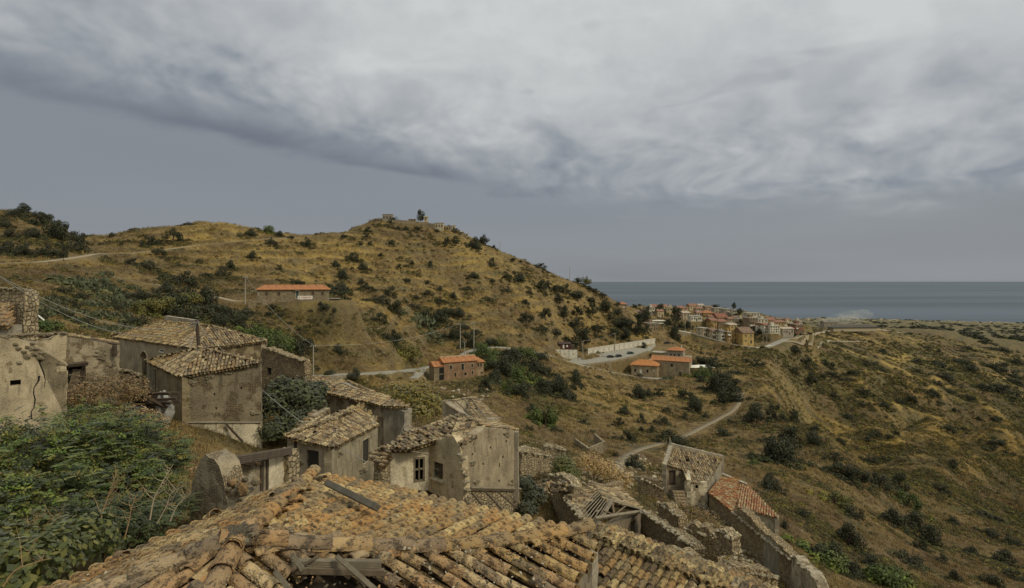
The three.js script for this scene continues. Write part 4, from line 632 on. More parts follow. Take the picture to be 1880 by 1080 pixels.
// ---------------------------------------------------------------- walls at the left edge
{
  srand(71);
  const g = thing('cracked_wall_house', 'cracked pale plaster wall of a ruin at the left edge', 'ruin', P(60, 800, 22));
  const w = wall(g, P(-120, 700, 21), P(122, 700, 23.6), [[-160, 860], [122, 860], [122, 612], [108, 613], [100, 618], [88, 624], [70, 630], [52, 629], [40, 624], [20, 621], [-160, 620]], { m: plaster('cracked_plaster', [0.58, 0.5, 0.37], 0.4), jag: 0.06, thick: 0.7, holes: [[104, 673, 124.5, 681], [18, 699, 38, 707]] }); w.fill(w.holes[0], 'beam_socket', M.dark, -0.3); w.fill(w.holes[1], 'broken_hole', M.dark, -0.3);
  const crack = (pts, r) => { const sh = new THREE.Shape(), l = pts.map((p) => w.at(...p)); const a = [], b = []; l.forEach(([s, y], i) => { const k = r * (0.5 + rnd()) * (1 - 0.5 * i / l.length); a.push([s - k + rr(-.01, .01), y - w.y0]); b.unshift([s + k, y - w.y0]); }); [...a, ...b].forEach(([x, y], i) => sh[i ? 'lineTo' : 'moveTo'](x, y)); const e = new THREE.ExtrudeGeometry(sh, { depth: 0.01, bevelEnabled: false }); e.translate(0, 0, 0.0); part(g, 'crack', e, M.dark).applyMatrix4(w.m4); };
  crack([[74, 652], [72, 660], [73, 668], [77, 678], [80, 686], [83, 698], [81, 712]], 0.028); crack([[72, 690], [70, 700], [62, 712], [61, 722], [64, 734], [62, 748], [57, 756], [58, 770]], 0.024);
  for (const [x, y, k] of [[33, 640, 9], [48, 654, 13], [62, 650, 11], [71, 656, 14], [57, 640, 10], [66, 640, 8], [43, 646, 9], [76, 648, 9], [35, 666, 8], [50, 637, 7], [28, 632, 8], [60, 630, 7]]) { const [s, yy] = w.at(x, y), st = part(g, 'stone', pick(STONE), pick([M.loose, M.loosePale])); st.position.copy(w.world(s, yy, 0.0)).sub(g.position); st.scale.set(k * 0.03, k * 0.026, 0.22); st.rotation.z = rr(-0.3, 0.3); }
  coping(g, P(0, 621, 22.4), P(120, 613, 23.6), 60, 0.2, M.loose);
  const t = new Tiles(g, { n: 30 }); t.ridge(P(122, 614, 24.6), P(20, 614, 24), undefined, 0.9); t.done();
  const g2 = thing('stone_tower_stub', 'tall rubble wall stub with downpipe at the top left edge of the hamlet', 'ruin', P(10, 640, 28));
  wall(g2, P(-60, 580, 28.5), P(43, 580, 27.5), [[-60, 660], [43, 660], [43, 534], [30, 531], [-60, 528]], { m: M.paleStone, jag: 0.06, thick: 0.7 }); coping(g2, P(-10, 530, 28), P(43, 533, 27.6), 26, 0.22, M.loose);
  part(g2, 'downpipe', tube([P(31.5, 560, 27.3), P(31.5, 590, 27.3), P(31.3, 612, 27.3)].map((p) => p.sub(g2.position)), 0.05, 8, 7), M.darkWood);
  const t2 = new Tiles(g2, { n: 60, mats: CLAY.near }); t2.face([P(-30, 598, 25.5), P(17, 596, 25.5), P(14, 559, 27.4), P(-30, 559, 27.4)]); t2.done();
  wall(g2, P(-60, 620, 25.6), P(24, 620, 25.6), [[-60, 660], [24, 660], [24, 597], [-60, 599]], { m: M.greyPlaster, jag: 0.02 });
  const g3 = thing('boarded_ruin', 'grey ruined wall with timber lintel and leaning boards in its doorway', 'ruin', P(170, 740, 31));
  const w3 = wall(g3, P(118, 680, 30), P(219, 680, 32.5), [[112, 770], [219, 770], [219, 634], [118, 618]], { m: M.wornGrey, jag: 0.03, thick: 0.5, holes: [[118.8, 670, 157, 745]] }); w3.back(w3.holes[0], -0.55);
  bareStones(w3, 185, 652, 16, 26, 0.22); bareStones(w3, 206, 668, 8, 12, 0.2);
  beam(g3, 'door_lintel', P(121, 671, 29.7), P(160, 667, 30.7), 0.22, 0.2, M.darkWood);
  for (let i = 0; i < 5; i++) beam(g3, 'leaning_board', P(122 + i * 6, 742, 29.9 + i * 0.1), P(136 + i * 4.4, 678, 30.4 + i * 0.1), 0.16, 0.035, pick([M.darkWood, M.wood]));
  beam(g3, 'rail', P(121, 687, 29.6), P(160, 694, 30.4), 0.04, 0.04, M.wood); beam(g3, 'rail', P(121, 711, 29.6), P(158, 716, 30.4), 0.04, 0.04, M.wood);
  beam(g3, 'roof_beam', P(30, 611, 28.6), P(214, 632, 32.4), 0.2, 0.16, M.darkWood); beam(g3, 'post', P(210, 655, 32), P(210, 634, 32), 0.2, 0.2, M.darkWood);
  const t3 = new Tiles(g3, { n: 60 }); t3.ridge(P(217, 630, 32.6), P(110, 612, 30.2), undefined, 1); t3.ridge(P(217, 628, 33), P(110, 610, 30.6), undefined, 1); t3.done();
  const g4 = thing('garden_wall', 'low broken stone wall between the boarded ruin and the arched doorway', 'wall', P(235, 700, 38)); wall(g4, P(217, 690, 36), P(268, 690, 38), [[217, 730], [268, 730], [262, 688], [240, 680], [219, 678]], { m: M.darkStone, jag: 0.1, thick: 0.6 }); coping(g4, P(220, 679, 36), P(262, 688, 37.8), 14, 0.3);
}
// ---------------------------------------------------------------- house with the dark door, and the long roof behind it
{
  srand(81);
  const F = P(610, 823, 28), R = P(695, 775, 33), L = P(521, 797, 29.3), a = P(618, 765, 31), b = P(658, 746, 34.3), K = L.clone().add(R).sub(F).setY(-8.4);
  const g = thing('dark_door_house', 'small plaster house with hipped tile roof, dark slatted door and shuttered side window', 'house', new V3(F.x, -12, F.z));
  const t = new Tiles(g, { n: 300, wob: 1.3, w: 0.2, L: 0.34 }); t.face([F, R, b, a]); t.face([L, F, a, L.clone().lerp(a, 0.72).add(new V3(-0.5, 0, -0.8))]); t.face([R, K, b]); t.face([K, L, a, b]); t.ridge(F, a, undefined, 1.25); t.ridge(a, b, undefined, 1.2); t.done();
  const s = (q) => q.clone().lerp(a, 0.06), fi = s(F), ri = s(R), li = s(L), ki = s(K);
  const w = wall(g, li, fi, [[545, 930], [608, 930], [608, 826], [545, 812]], { m: M.greyPlaster, jag: 0.015, holes: [[562.5, 825.5, 585, 885]] }); const h = w.holes[0]; const dm = w.fill(h, 'door', M.shutter, -0.16, 0.06); for (let i = 1; i < 6; i++) w.box('door_batten', h.x - h.w / 2 + h.w * i / 6, h.y, 0.02, h.h * 0.96, 0.02, -0.11, M.darkWood, dm);
  const w2 = wall(g, fi, ri, [[609, 930], [694, 920], [693, 779], [609, 826]], { m: plaster('grey_stucco', [0.4, 0.355, 0.27]), jag: 0.015, holes: [[664, 809, 678, 846]] }); const k = w2.holes[0]; const sm = w2.fill(k, 'shutter', M.shutter, -0.1, 0.06); for (let i = 1; i < 12; i++) w2.box('shutter_slat', k.x, k.y - k.h / 2 + k.h * i / 12, k.w * 0.86, 0.03, 0.03, -0.06, M.darkWood, sm); w2.frame(k, M.palePlaster, 0.05, 0.0);
  bareStones(w2, 668, 862, 12, 22, 0.18); bareStones(w2, 625, 832, 6, 8, 0.15); bareStones(w, 553, 850, 6, 9, 0.15);
  plainWall(g, ri, ki, -12, -8.5, -8.5, M.greyPlaster); plainWall(g, ki, li, -12, -8.5, -8.5, M.greyPlaster);
  srand(82);
  const E0 = P(592, 717, 43), E1 = P(751, 750, 38.4), U1 = P(640, 699, 44.2), U0 = P(562, 689, 47.5), g2 = thing('long_roof_house', 'long house with low pale tile roof and bare grey end wall behind the dark-door house', 'house', new V3(E1.x, -13, E1.z));
  const Q = P(706, 743, 38.9), t2 = new Tiles(g2, { n: 300, wob: 1.8, sag: 0.09 }); t2.face([E0, Q, E1, U1, U0], { skew: 0 }); t2.ridge(E1, U1, undefined, 1.1); t2.done();
  wall(g2, E0.clone().add(new V3(0.1, 0, -0.2)), Q.clone().add(new V3(0.1, 0, -0.2)), [[592, 800], [706, 830], [706, 746], [592, 720]], { m: M.wornGrey, jag: 0.03, thick: 0.5 });
  wall(g2, Q.clone().add(new V3(0.05, 0, -0.2)), E1.clone().add(new V3(-0.1, 0, -0.2)), [[704, 850], [750, 835], [750, 753], [704, 747]], { m: M.greyPlaster, jag: 0.02, thick: 0.5, name: 'end_wall' });
  plainWall(g2, E1, U1, -13, -9.2, -8.3, M.greyPlaster); plainWall(g2, U1, U0, -13, -8.3, -8.4, M.greyPlaster);
  const g3 = thing('collapsed_lean_to', 'collapsed tile lean-to between the fig bushes and the dark-door house', 'ruin', P(585, 790, 33)); srand(83);
  const t3 = new Tiles(g3, { n: 90, wob: 3, gap: 0.15 }); t3.face([P(536, 792, 31), P(580, 778, 32.5), P(604, 748, 34.5), P(572, 758, 34)]); t3.done(); plainWall(g3, P(578, 770, 33), P(606, 762, 34.6), -12, -8.2, -8.1, M.wornGrey);
}
// ---------------------------------------------------------------- white house with the broken corner
{
  srand(91);
  const g = thing('white_plaster_house', 'half-ruined house with white rendered walls, two empty windows and bare grey gable end', 'house', P(847, 930, 27));
  const C = P(847, 815.5, 27), pk = P(889, 781, 29.3), re = P(952, 788, 31.2), top = P(846, 759.5, 31.5), inn = P(831, 797, 28.5), he = P(742, 797, 29.4), tip = P(706, 820, 27.6), b1 = P(750, 825, 27.3), b2 = P(794, 815, 28);
  const t = new Tiles(g, { n: 300, wob: 1.8, w: 0.2, L: 0.34, sag: 0.07, gap: 0.04 });
  t.face([inn, C, pk, top], { wob: 1.2 }); t.face([b1, b2, inn, top, he, tip], { wob: 2.6, gap: 0.1 }); t.face([re, re.clone().lerp(top, 0.9).add(new V3(1.4, -0.8, -1.8)), top, pk], { deck: true });
  t.face([P(703, 858, 25.6), P(717, 833, 26), P(706, 820, 27.2), P(673, 833, 27.4)], { wob: 3, gap: 0.15 });
  t.ridge(C, pk, undefined, 1); t.ridge(re, pk, undefined, 1); t.ridge(pk, top, undefined, 1.05); t.ridge(he, top, undefined, 1.05); t.done();
  const w = wall(g, C, re, [[862, 896], [953, 899], [952, 791], [890, 785], [848, 820]], { m: plaster('gable_render', [0.43, 0.365, 0.27], 0.33), jag: 0.03, thick: 0.5, name: 'gable_wall', holes: [[899, 821, 902, 824], [922, 838, 925, 841], [916, 851, 918, 858], [885, 851, 888, 854], [928, 809, 931, 812], [866, 833, 869, 836], [915, 882, 918, 885]] }); w.holes.forEach((h) => w.fill(h, 'putlog_hole', M.dark, -0.15, 0.04));
  bareStones(w, 868, 850, 7, 12, 0.22); bareStones(w, 875, 885, 8, 12, 0.2); bareStones(w, 940, 886, 8, 12, 0.2); bareStones(w, 930, 797, 8, 10, 0.18);
  const l1 = w.at(862, 897), l2 = w.at(954, 899); beam(g, 'floor_ledge', w.world(l1[0], l1[1], 0.04), w.world(l2[0], l2[1], 0.04), 0.12, 0.2, M.greyWood);
  wall(g, C.clone().add(new V3(0.1, 0, -0.25)), re.clone().add(new V3(0.1, 0, -0.25)), [[858, 1010], [957, 1010], [954, 900], [862, 898]], { m: M.paleStone, jag: 0.06, thick: 0.5, name: 'lower_wall' });
  for (const [a, b, c, d] of [[866, 905, 897, 942], [890, 902, 930, 945], [912, 902, 950, 935]]) beam(g, 'leaning_timber', P(a, b, 26.6 + (a - 866) * 0.035), P(c, d, 26.2 + (a - 866) * 0.03), 0.07, 0.07, M.darkWood);
  const ic = P(788, 812, 28.4), w1 = wall(g, ic, C, [[787, 902], [800, 908], [826, 920], [838, 924], [848, 926], [852, 900], [848, 860], [845, 822], [838, 811], [831, 800], [800, 808], [787, 810]], { m: plaster('cream_plaster', [0.66, 0.56, 0.4], 0.25), jag: 0.04, thick: 0.45, name: 'white_wall', holes: [[795.5, 847, 813, 882]] }); w1.back(w1.holes[0]); w1.frame(w1.holes[0], M.greyWood, 0.06, -0.1, 1);
  { const h = w1.holes[0]; w1.box('broken_shutter', h.x + h.w * 0.22, h.y, h.w * 0.3, h.h * 0.9, 0.04, -0.06, M.darkWood); w1.box('window_sill', h.x, h.y - h.h / 2 - 0.06, h.w + 0.2, 0.1, 0.3, 0.02, M.palePlaster); }
  const w2 = wall(g, P(716, 840, 27.6), ic, [[716, 905], [787, 900], [788, 812], [760, 826], [735, 829], [716, 832]], { m: M.whitePlaster, jag: 0.04, thick: 0.45, name: 'white_wall', holes: [[759, 841, 780, 884]] }); w2.back(w2.holes[0]); w2.frame(w2.holes[0], M.greyWood, 0.1, -0.04, 2);
  wall(g, P(702, 860, 26.4), P(717, 856, 27.2), [[702, 920], [717, 920], [717, 834], [703, 850]], { m: M.paleStone, jag: 0.08, thick: 0.5, name: 'stone_pier' });
  for (const [x, y] of [[846, 850], [850, 862], [855, 872], [857, 885], [851, 842], [858, 900], [862, 912], [845, 835], [860, 922]]) { const s = part(g, 'quoin_stone', pick(STONE), pick([M.loose, M.loosePale])), k = rr(0.28, 0.45); s.position.copy(P(x, y, 26.9)).sub(g.position); s.scale.set(k, k * 0.7, k); s.rotation.y = rr(0, 6); }
  plainWall(g, re, top, -12.5, -8.6, -8.4, M.greyPlaster); plainWall(g, top, P(706, 820, 28.4), -12.5, -8.5, -8.7, M.greyPlaster);
  beam(g, 'eave_pole', P(757, 829, 26.8), P(788, 835, 27.2), 0.06, 0.06, M.greyWood);
  srand(95);
  const g2 = thing('roofless_stone_room', 'roofless room with tile-capped walls beyond the white house roof', 'ruin', P(870, 800, 50));
  const a = P(817, 737, 50), b = P(872, 729, 53), c = P(920, 768, 49), d = P(862, 770, 46), t2 = new Tiles(g2, { n: 160, wob: 2 }); t2.face([P(905, 790, 46.5), c, b, P(858, 752, 49.6)]); t2.ridge(a, b, undefined, 1.1); t2.ridge(P(817, 739, 49.6), P(862, 770, 46), undefined, 1.1); t2.done();
  plainWall(g2, a, b, -17, a.y, b.y, M.palePlaster); plainWall(g2, d, c, -17, d.y, c.y, M.greyPlaster); plainWall(g2, a, d, -17, a.y, d.y, M.greyPlaster); for (const k of [0.3, 0.6, 0.85]) beam(g2, 'bare_rafter', a.clone().lerp(b, k), d.clone().lerp(c, k * 0.6), 0.08, 0.1, M.greyWood);
}
// ---------------------------------------------------------------- ruins to the right of the white house
{
  srand(101);
  const k0 = P(1085, 889, 37), k1 = P(1123, 920, 32), g = thing('bare_rafter_house', 'ruined house whose half-fallen tile roof shows bare rafters and an open truss', 'ruin', P(1110, 1010, 31));
  const eL0 = P(1040, 915, 33.5), eL1 = P(1091, 975, 28), eR0 = P(1135, 888, 39.5), eR1 = P(1177, 935, 33.5), t = new Tiles(g, { n: 300, wob: 3.2, gap: 0.22, sag: 0.12 });
  const lm = eL0.clone().lerp(eL1, 0.42), km = k0.clone().lerp(k1, 0.42); t.face([eL0, lm, km, k0], { deck: false }); t.face([eR1, eR0, k0, k1], { gap: 0.3 }); t.ridge(eL1, eL0, undefined, 1); t.done();
  for (let i = 0; i < 9; i++) { const s = 0.4 + i * 0.075; beam(g, 'bare_rafter', eL0.clone().lerp(eL1, s), k0.clone().lerp(k1, s), 0.06, 0.07, M.greyWood); }
  const dn = new V3(0, -0.12, 0); beam(g, 'ridge_beam', k0.clone().add(dn), k1.clone().add(dn), 0.14, 0.16, M.greyWood); beam(g, 'truss_rafter', k1, eL1, 0.15, 0.17, M.greyWood); beam(g, 'truss_rafter', k1, eR1, 0.15, 0.17, M.greyWood); beam(g, 'truss_tie', eL1.clone().add(new V3(0.1, 0.5, -0.3)), eR1.clone().add(new V3(0, -0.15, 0)), 0.16, 0.18, M.greyWood); beam(g, 'truss_post', k1, P(1128, 948, 31.5), 0.12, 0.14, M.wood); beam(g, 'truss_strut', P(1128, 946, 31.5), P(1150, 928, 32.7), 0.08, 0.08, M.wood); beam(g, 'truss_strut', P(1128, 946, 31.5), P(1108, 938, 30), 0.08, 0.08, M.wood); beam(g, 'purlin', P(1100, 905, 33), P(1160, 930, 34), 0.1, 0.1, M.greyWood); beam(g, 'purlin', P(1095, 940, 30.5), P(1150, 918, 36), 0.09, 0.09, M.greyWood);
  const s = wall(g, eL0.clone().setY(0), eL1.clone().setY(0), [[1008, 1010], [1094, 1040], [1092, 979], [1041, 920], [1030, 905], [1020, 912], [1008, 925]], { m: M.stone, jag: 0.09, thick: 0.6 });
  coping(g, P(1038, 917, 33), P(1092, 978, 28), 40, 0.24, M.loosePale);
  wall(g, P(1176, 940, 33.2), P(1274, 1003, 27), [[1172, 1050], [1275, 1060], [1274, 1004], [1262, 995], [1240, 978], [1222, 972], [1205, 957], [1190, 950], [1178, 938]], { m: M.darkStone, jag: 0.09, thick: 0.6, holes: [[1231, 1012, 1240, 1035], [1262, 1024, 1268, 1050]] }).holes.length;
  coping(g, P(1178, 937, 33), P(1273, 1003, 27), 50, 0.25, M.loosePale);
  wall(g, P(1095, 985, 29.5), P(1177, 945, 34), [[1095, 1060], [1177, 1050], [1177, 938], [1140, 955], [1095, 978]], { m: plaster('room_plaster', [0.3, 0.25, 0.19]), jag: 0.04, thick: 0.4, holes: [[1158, 960, 1166, 990]] });
  plainWall(g, eR0, eL0, -20, -14.5, -13.2, M.stone);
  srand(102);
  const piece = (name, label, A, B, outline, m, n, size = 0.26) => { const q = thing(name, label, 'ruin', A.clone().setY(-22)); wall(q, A, B, outline, { m, jag: 0.11, thick: 0.7 }); const tops = outline.slice(2); coping(q, P(tops[0][0], tops[0][1] - 1, -B.z), P(tops[tops.length - 1][0], tops[tops.length - 1][1] - 1, -A.z), n, size, M.loosePale); return q; };
  piece('wall_stub', 'short slanting wall stub with pale stones standing in dry grass below the small stone cottage', P(1206, 930, 38), P(1246, 950, 35.5), [[1204, 980], [1246, 990], [1245, 950], [1232, 938], [1221, 926], [1210, 922]], M.stone, 14);
  piece('arched_wall_ruin', 'low arched wall remnant left of the small stone cottage door', P(1176, 900, 50), P(1222, 905, 50), [[1174, 945], [1222, 945], [1220, 900], [1212, 884], [1190, 878], [1176, 880]], M.darkStone, 14);
  const lw = piece('long_ruined_wall', 'long ruined wall stepping down to the right below the red-tiled roof', P(1344, 980, 46.5), P(1492, 1060, 36), [[1335, 1090], [1495, 1110], [1493, 1062], [1478, 1040], [1462, 1030], [1444, 1013], [1430, 1000], [1410, 982], [1395, 972], [1378, 950], [1358, 934], [1343, 940]], M.stone, 70, 0.3);
  wall(lw, P(1402, 1020, 41.6), P(1444, 1040, 38.9), [[1400, 1085], [1442, 1090], [1443, 1016], [1412, 988], [1402, 985]], { m: plaster('grey_render', [0.33, 0.31, 0.26]), thick: 0.25, jag: 0.04, name: 'rendered_patch' });
  piece('arch_ruin', 'low ruined wall with broken arch at the bottom right, near the long wall', P(1286, 1050, 25), P(1428, 1062, 27), [[1284, 1110], [1430, 1110], [1428, 1062], [1412, 1048], [1398, 1046], [1380, 1044], [1362, 1040], [1345, 1042], [1328, 1054], [1310, 1060], [1296, 1048], [1286, 1042]], M.stone, 40, 0.2);
  piece('wall_block', 'small block of masonry standing alone between the rubble heap and the long wall', P(1314, 985, 30), P(1346, 995, 29), [[1312, 1020], [1346, 1020], [1345, 990], [1330, 976], [1315, 973]], M.paleStone, 10, 0.24);
  piece('broken_end_wall', 'jagged end wall with white plaster traces at the foot of the long ruined wall', P(1452, 1050, 37), P(1502, 1070, 33.5), [[1450, 1100], [1505, 1110], [1500, 1070], [1486, 1050], [1468, 1036], [1462, 1022], [1454, 1020]], worn('patched_plaster', [0.5, 0.45, 0.36]), 22, 0.26);
  piece('mound_wall', 'pale plaster wall fragment on the grassy rubble mound right of the white house', P(1010, 885, 36.5), P(1052, 900, 34), [[1008, 960], [1054, 960], [1052, 895], [1044, 880], [1030, 870], [1014, 872]], M.paleStone, 24, 0.26);
  piece('mound_block', 'low pale masonry block on the grassy mound, nearest the grey gable wall', P(958, 862, 38), P(1008, 850, 40), [[954, 900], [1010, 900], [1008, 838], [995, 826], [975, 822], [958, 830]], M.paleStone, 14, 0.24);
  piece('mound_block', 'highest masonry remnant on the mound, behind the bright green bush', P(1000, 840, 44), P(1040, 838, 44.5), [[998, 865], [1042, 865], [1038, 828], [1020, 817], [1003, 820]], M.paleStone, 10, 0.24);
  piece('yard_wall', 'short stone wall amid rubble, left of the small masonry block', P(1254, 985, 33), P(1314, 990, 32), [[1252, 1030], [1318, 1035], [1312, 987], [1295, 970], [1270, 963], [1256, 973]], M.stone, 16, 0.24);
  piece('roofside_wall', 'broken wall rising behind the ridge of the low tiled house', P(1236, 1040, 24), P(1300, 1045, 24.5), [[1232, 1090], [1304, 1100], [1298, 1032], [1280, 1019], [1262, 1023], [1240, 1012]], M.stone, 18, 0.2);
  { const q = thing('fallen_tile_heap', 'fan of fallen roof tiles on the wall top above the dark bush', 'tile heap', P(1015, 905, 34)); for (let i = 0; i < 46; i++) { const e = part(q, 'fallen_tile', pick(PLAIN), pick(CLAY.pale)); e.position.copy(P(rr(996, 1040), rr(888, 905), rr(33.4, 35))).sub(q.position); e.rotation.set(-PI / 2 + rr(-0.5, 0.5), rr(-0.6, 0.6), rr(-1, 1)); } }
  // loose rubble
  const heap = (label, box, n, size, dm) => { const ms = [], cs = []; for (let i = 0; i < n; i++) { const h = hit(rr(box[0], box[2]), rr(box[1], box[3]), dm); if (!h || -h.z > dm * 2.2) continue; const k = size * Math.pow(rnd(), 2) * 1.6 + size * 0.3; ms.push(new THREE.Matrix4().compose(h.add(new V3(0, k * 0.15 + rr(0, 0.5) * size, 0)), new THREE.Quaternion().setFromEuler(new THREE.Euler(rr(-0.5, 0.5), rr(0, 6), rr(-0.5, 0.5))), new V3(k * 1.3, k, k))); cs.push(new THREE.Color().setRGB(...pick([[0.46, 0.41, 0.32], [0.6, 0.55, 0.45], [0.34, 0.29, 0.22], [0.4, 0.31, 0.2], [0.5, 0.42, 0.3]]))); } const o = stuffOf(scene, 'rubble', STONE[1], mat('rubble_heap', [1, 1, 1], { map: rep(T.earth, 1), bumpMap: rep(T.earthB, 1), bumpScale: 0.05 }), ms, cs); tag(o, label); };
  heap('pale rubble strewn over the grassy mound', [955, 815, 1110, 900], 1500, 0.19, 30); heap('heap of fallen masonry inside the ruins', [1180, 960, 1400, 1060], 1700, 0.24, 24); heap('scattered stones beside the footpath', [1120, 830, 1240, 900], 260, 0.4, 50); heap('stones on the slope below the brick house', [700, 700, 900, 780], 300, 0.5, 90);
}
const UVBOX = (w, h, d) => { const b = new THREE.BoxGeometry(w, h, d), uv = b.attributes.uv, n = b.attributes.normal; for (let i = 0; i < uv.count; i++) { const s = Math.abs(n.getX(i)) > 0.5 ? d : w, t = Math.abs(n.getY(i)) > 0.5 ? d : h; uv.setXY(i, uv.getX(i) * s + w, uv.getY(i) * t + d); } return b; };
// ---------------------------------------------------------------- small stone cottage and its red-tiled neighbour
{
  srand(111);
  const g = thing('stone_cottage', 'small stone cottage with speckled tile roof pierced by one hole', 'house', P(1262, 925, 56));
  const b0 = P(1229, 814, 59.5), b1 = P(1326, 838, 60.5), f0 = P(1216, 851, 56), f1 = P(1259, 865, 56.3), f2 = P(1261, 884, 54.6), f3 = P(1297, 885, 55), t = new Tiles(g, { n: 300, w: 0.22, L: 0.4, wob: 1.4 });
  t.face([f0, f1, f2, f3, b1, b0], { holes: [[P(1264, 840, 57.9), 0.28]] }); t.ridge(b0, b1, undefined, 1.1); t.done();
  const w = wall(g, f0, f1, [[1222, 930], [1260, 935], [1260, 868], [1219, 854]], { m: M.wornGrey, jag: 0.03, holes: [[1228, 864, 1241, 892]] }); w.fill(w.holes[0], 'door', M.darkWood, -0.2);
  const w2 = wall(g, f2, f3, [[1261, 940], [1300, 940], [1298, 886], [1261, 886]], { m: M.wornPale, jag: 0.03, holes: [[1275, 889.5, 1283, 898]] }); w2.fill(w2.holes[0], 'window', M.dark); w2.frame(w2.holes[0], M.palePlaster, 0.06, 0);
  wall(g, f3, b1, [[1298, 940], [1328, 930], [1327, 838], [1298, 886]], { m: M.greyPlaster, jag: 0.03, name: 'gable_wall' }); plainWall(g, f1, f2, -25, -19.6, -20, M.wornPale); plainWall(g, b1, b0, -25, -19.4, -17.7, M.greyPlaster); plainWall(g, b0, f0, -25, -17.8, -18.9, M.greyPlaster);
  for (let i = 0; i < 5; i++) part(g, 'step', UVBOX(1.2, 0.3, 0.4), M.stone).position.copy(P(1246 + i * 1.5, 905 + i * 6, 54.6 - i * 0.4).sub(g.position));
  srand(112);
  const g2 = thing('red_roofed_house', 'narrow house with rusty red tile roof joined to the stone cottage', 'house', P(1370, 960, 51));
  const a = P(1328, 867, 58), b = P(1372, 888, 56.5), c = P(1431, 952, 49), d = P(1356, 929, 50.5), e = P(1344, 936, 50.5), f = P(1302, 908, 54.5), t2 = new Tiles(g2, { n: 300, mats: CLAY.red.concat(CLAY.pale.slice(0, 2)), w: 0.22, L: 0.4, wob: 1.4 });
  t2.face([f, e, d, P(1352, 886, 57), a]); t2.face([d, c, b, P(1352, 886, 57)]); t2.done();
  wall(g2, f, e, [[1300, 960], [1346, 990], [1345, 939], [1303, 911]], { m: M.stone, jag: 0.04 }); wall(g2, d, c, [[1350, 1010], [1432, 1020], [1430, 955], [1357, 932]], { m: plaster('pale_grey_render', [0.42, 0.4, 0.34]), jag: 0.03, name: 'end_wall' }); plainWall(g2, c, b, -26, -21.5, -21.2, M.greyPlaster); plainWall(g2, b, a, -26, -21, -20.5, M.greyPlaster);
  const g3 = thing('sheepfold', 'low roofless enclosure of straight stone walls beside the dirt path', 'enclosure', P(1085, 830, 98)); const q = (px, py, d) => P(px, py, d); plainWall(g3, q(1054, 806, 104), q(1080, 824, 96), -36, -30.2, -29.6, M.farStone); plainWall(g3, q(1080, 824, 96), q(1108, 813, 104), -36, -29.6, -30.9, M.farStone); plainWall(g3, q(1090, 798, 112), q(1108, 813, 104), -36, -31.5, -30.9, M.farStone);
}

// ---------------------------------------------------------------- houses of the middle distance: a local frame with x along the front, z towards the viewer
const srt = (g, yaw) => { g.rotation.y = yaw; return g; };
const upto = (geo, y0, y1) => geo;
function hipRoof(w, d, h, over, slab = 0.16, ridge = 0.5) {  // hip (ridge share 0..1) or gable (ridge = 1) with eaves, standing on y = 0
  const x = w / 2 + over, z = d / 2 + over, r = ridge >= 1 ? x : (w / 2) * ridge, v = [[-x, 0, z], [x, 0, z], [x, 0, -z], [-x, 0, -z], [-r, h, 0], [r, h, 0]], p = [], uv = [], idx = [];
  const quad = (ids, ux) => { const b = p.length / 3; ids.forEach((i) => { const q = v[i]; p.push(...q); uv.push(ux ? q[2] : q[0], ux ? Math.hypot(q[0], q[1]) : Math.hypot(q[2], q[1] * 1)); }); for (let i = 1; i + 1 < ids.length; i++) idx.push(b, b + i, b + i + 1); };
  quad([0, 1, 5, 4]); quad([2, 3, 4, 5]); quad([1, 2, 5], 1); quad([3, 0, 4], 1);
  const low = v.slice(0, 4).map(([a, b, c]) => [a, b - slab, c]); v.push(...low);
  quad([6, 7, 1, 0]); quad([7, 8, 2, 1], 1); quad([8, 9, 3, 2]); quad([9, 6, 0, 3], 1); quad([9, 8, 7, 6]);
  const g = new THREE.BufferGeometry(); g.setAttribute('position', new THREE.Float32BufferAttribute(p, 3)); g.setAttribute('uv', new THREE.Float32BufferAttribute(uv, 2)); g.setIndex(idx); const n = g.toNonIndexed(); n.computeVertexNormals(); return n;
}
function body(g, name, w, h, d, m, below = 4, x = 0, z = 0) { const b = UVBOX(w, h + below, d); b.translate(x, (h - below) / 2, z); return part(g, name, b, m); }
const GEO = {};
function opening(g, x, y, z, w, h, o = {}) {                  // a framed opening on a front (z) or side (x) face
  const k = [w, h, o.side || 0].join(), mk = (W, H, D) => { const b = new THREE.BoxGeometry(W, H, D); if (o.side) b.rotateY(PI / 2); return b; };
  const f = part(g, o.name || 'window', GEO['f' + k] || (GEO['f' + k] = mk(w + 0.24, h + 0.24, 0.12)), o.frame || M.palePlaster); f.position.set(x, y, z);
  const p = part(f, o.name === 'door' ? 'door_leaf' : 'pane', GEO['p' + k] || (GEO['p' + k] = mk(w, h, 0.1)), o.pane || M.pane); p.position.set(o.side ? 0.03 * (o.side || 1) : 0, 0, o.side ? 0 : 0.03); return f;
}
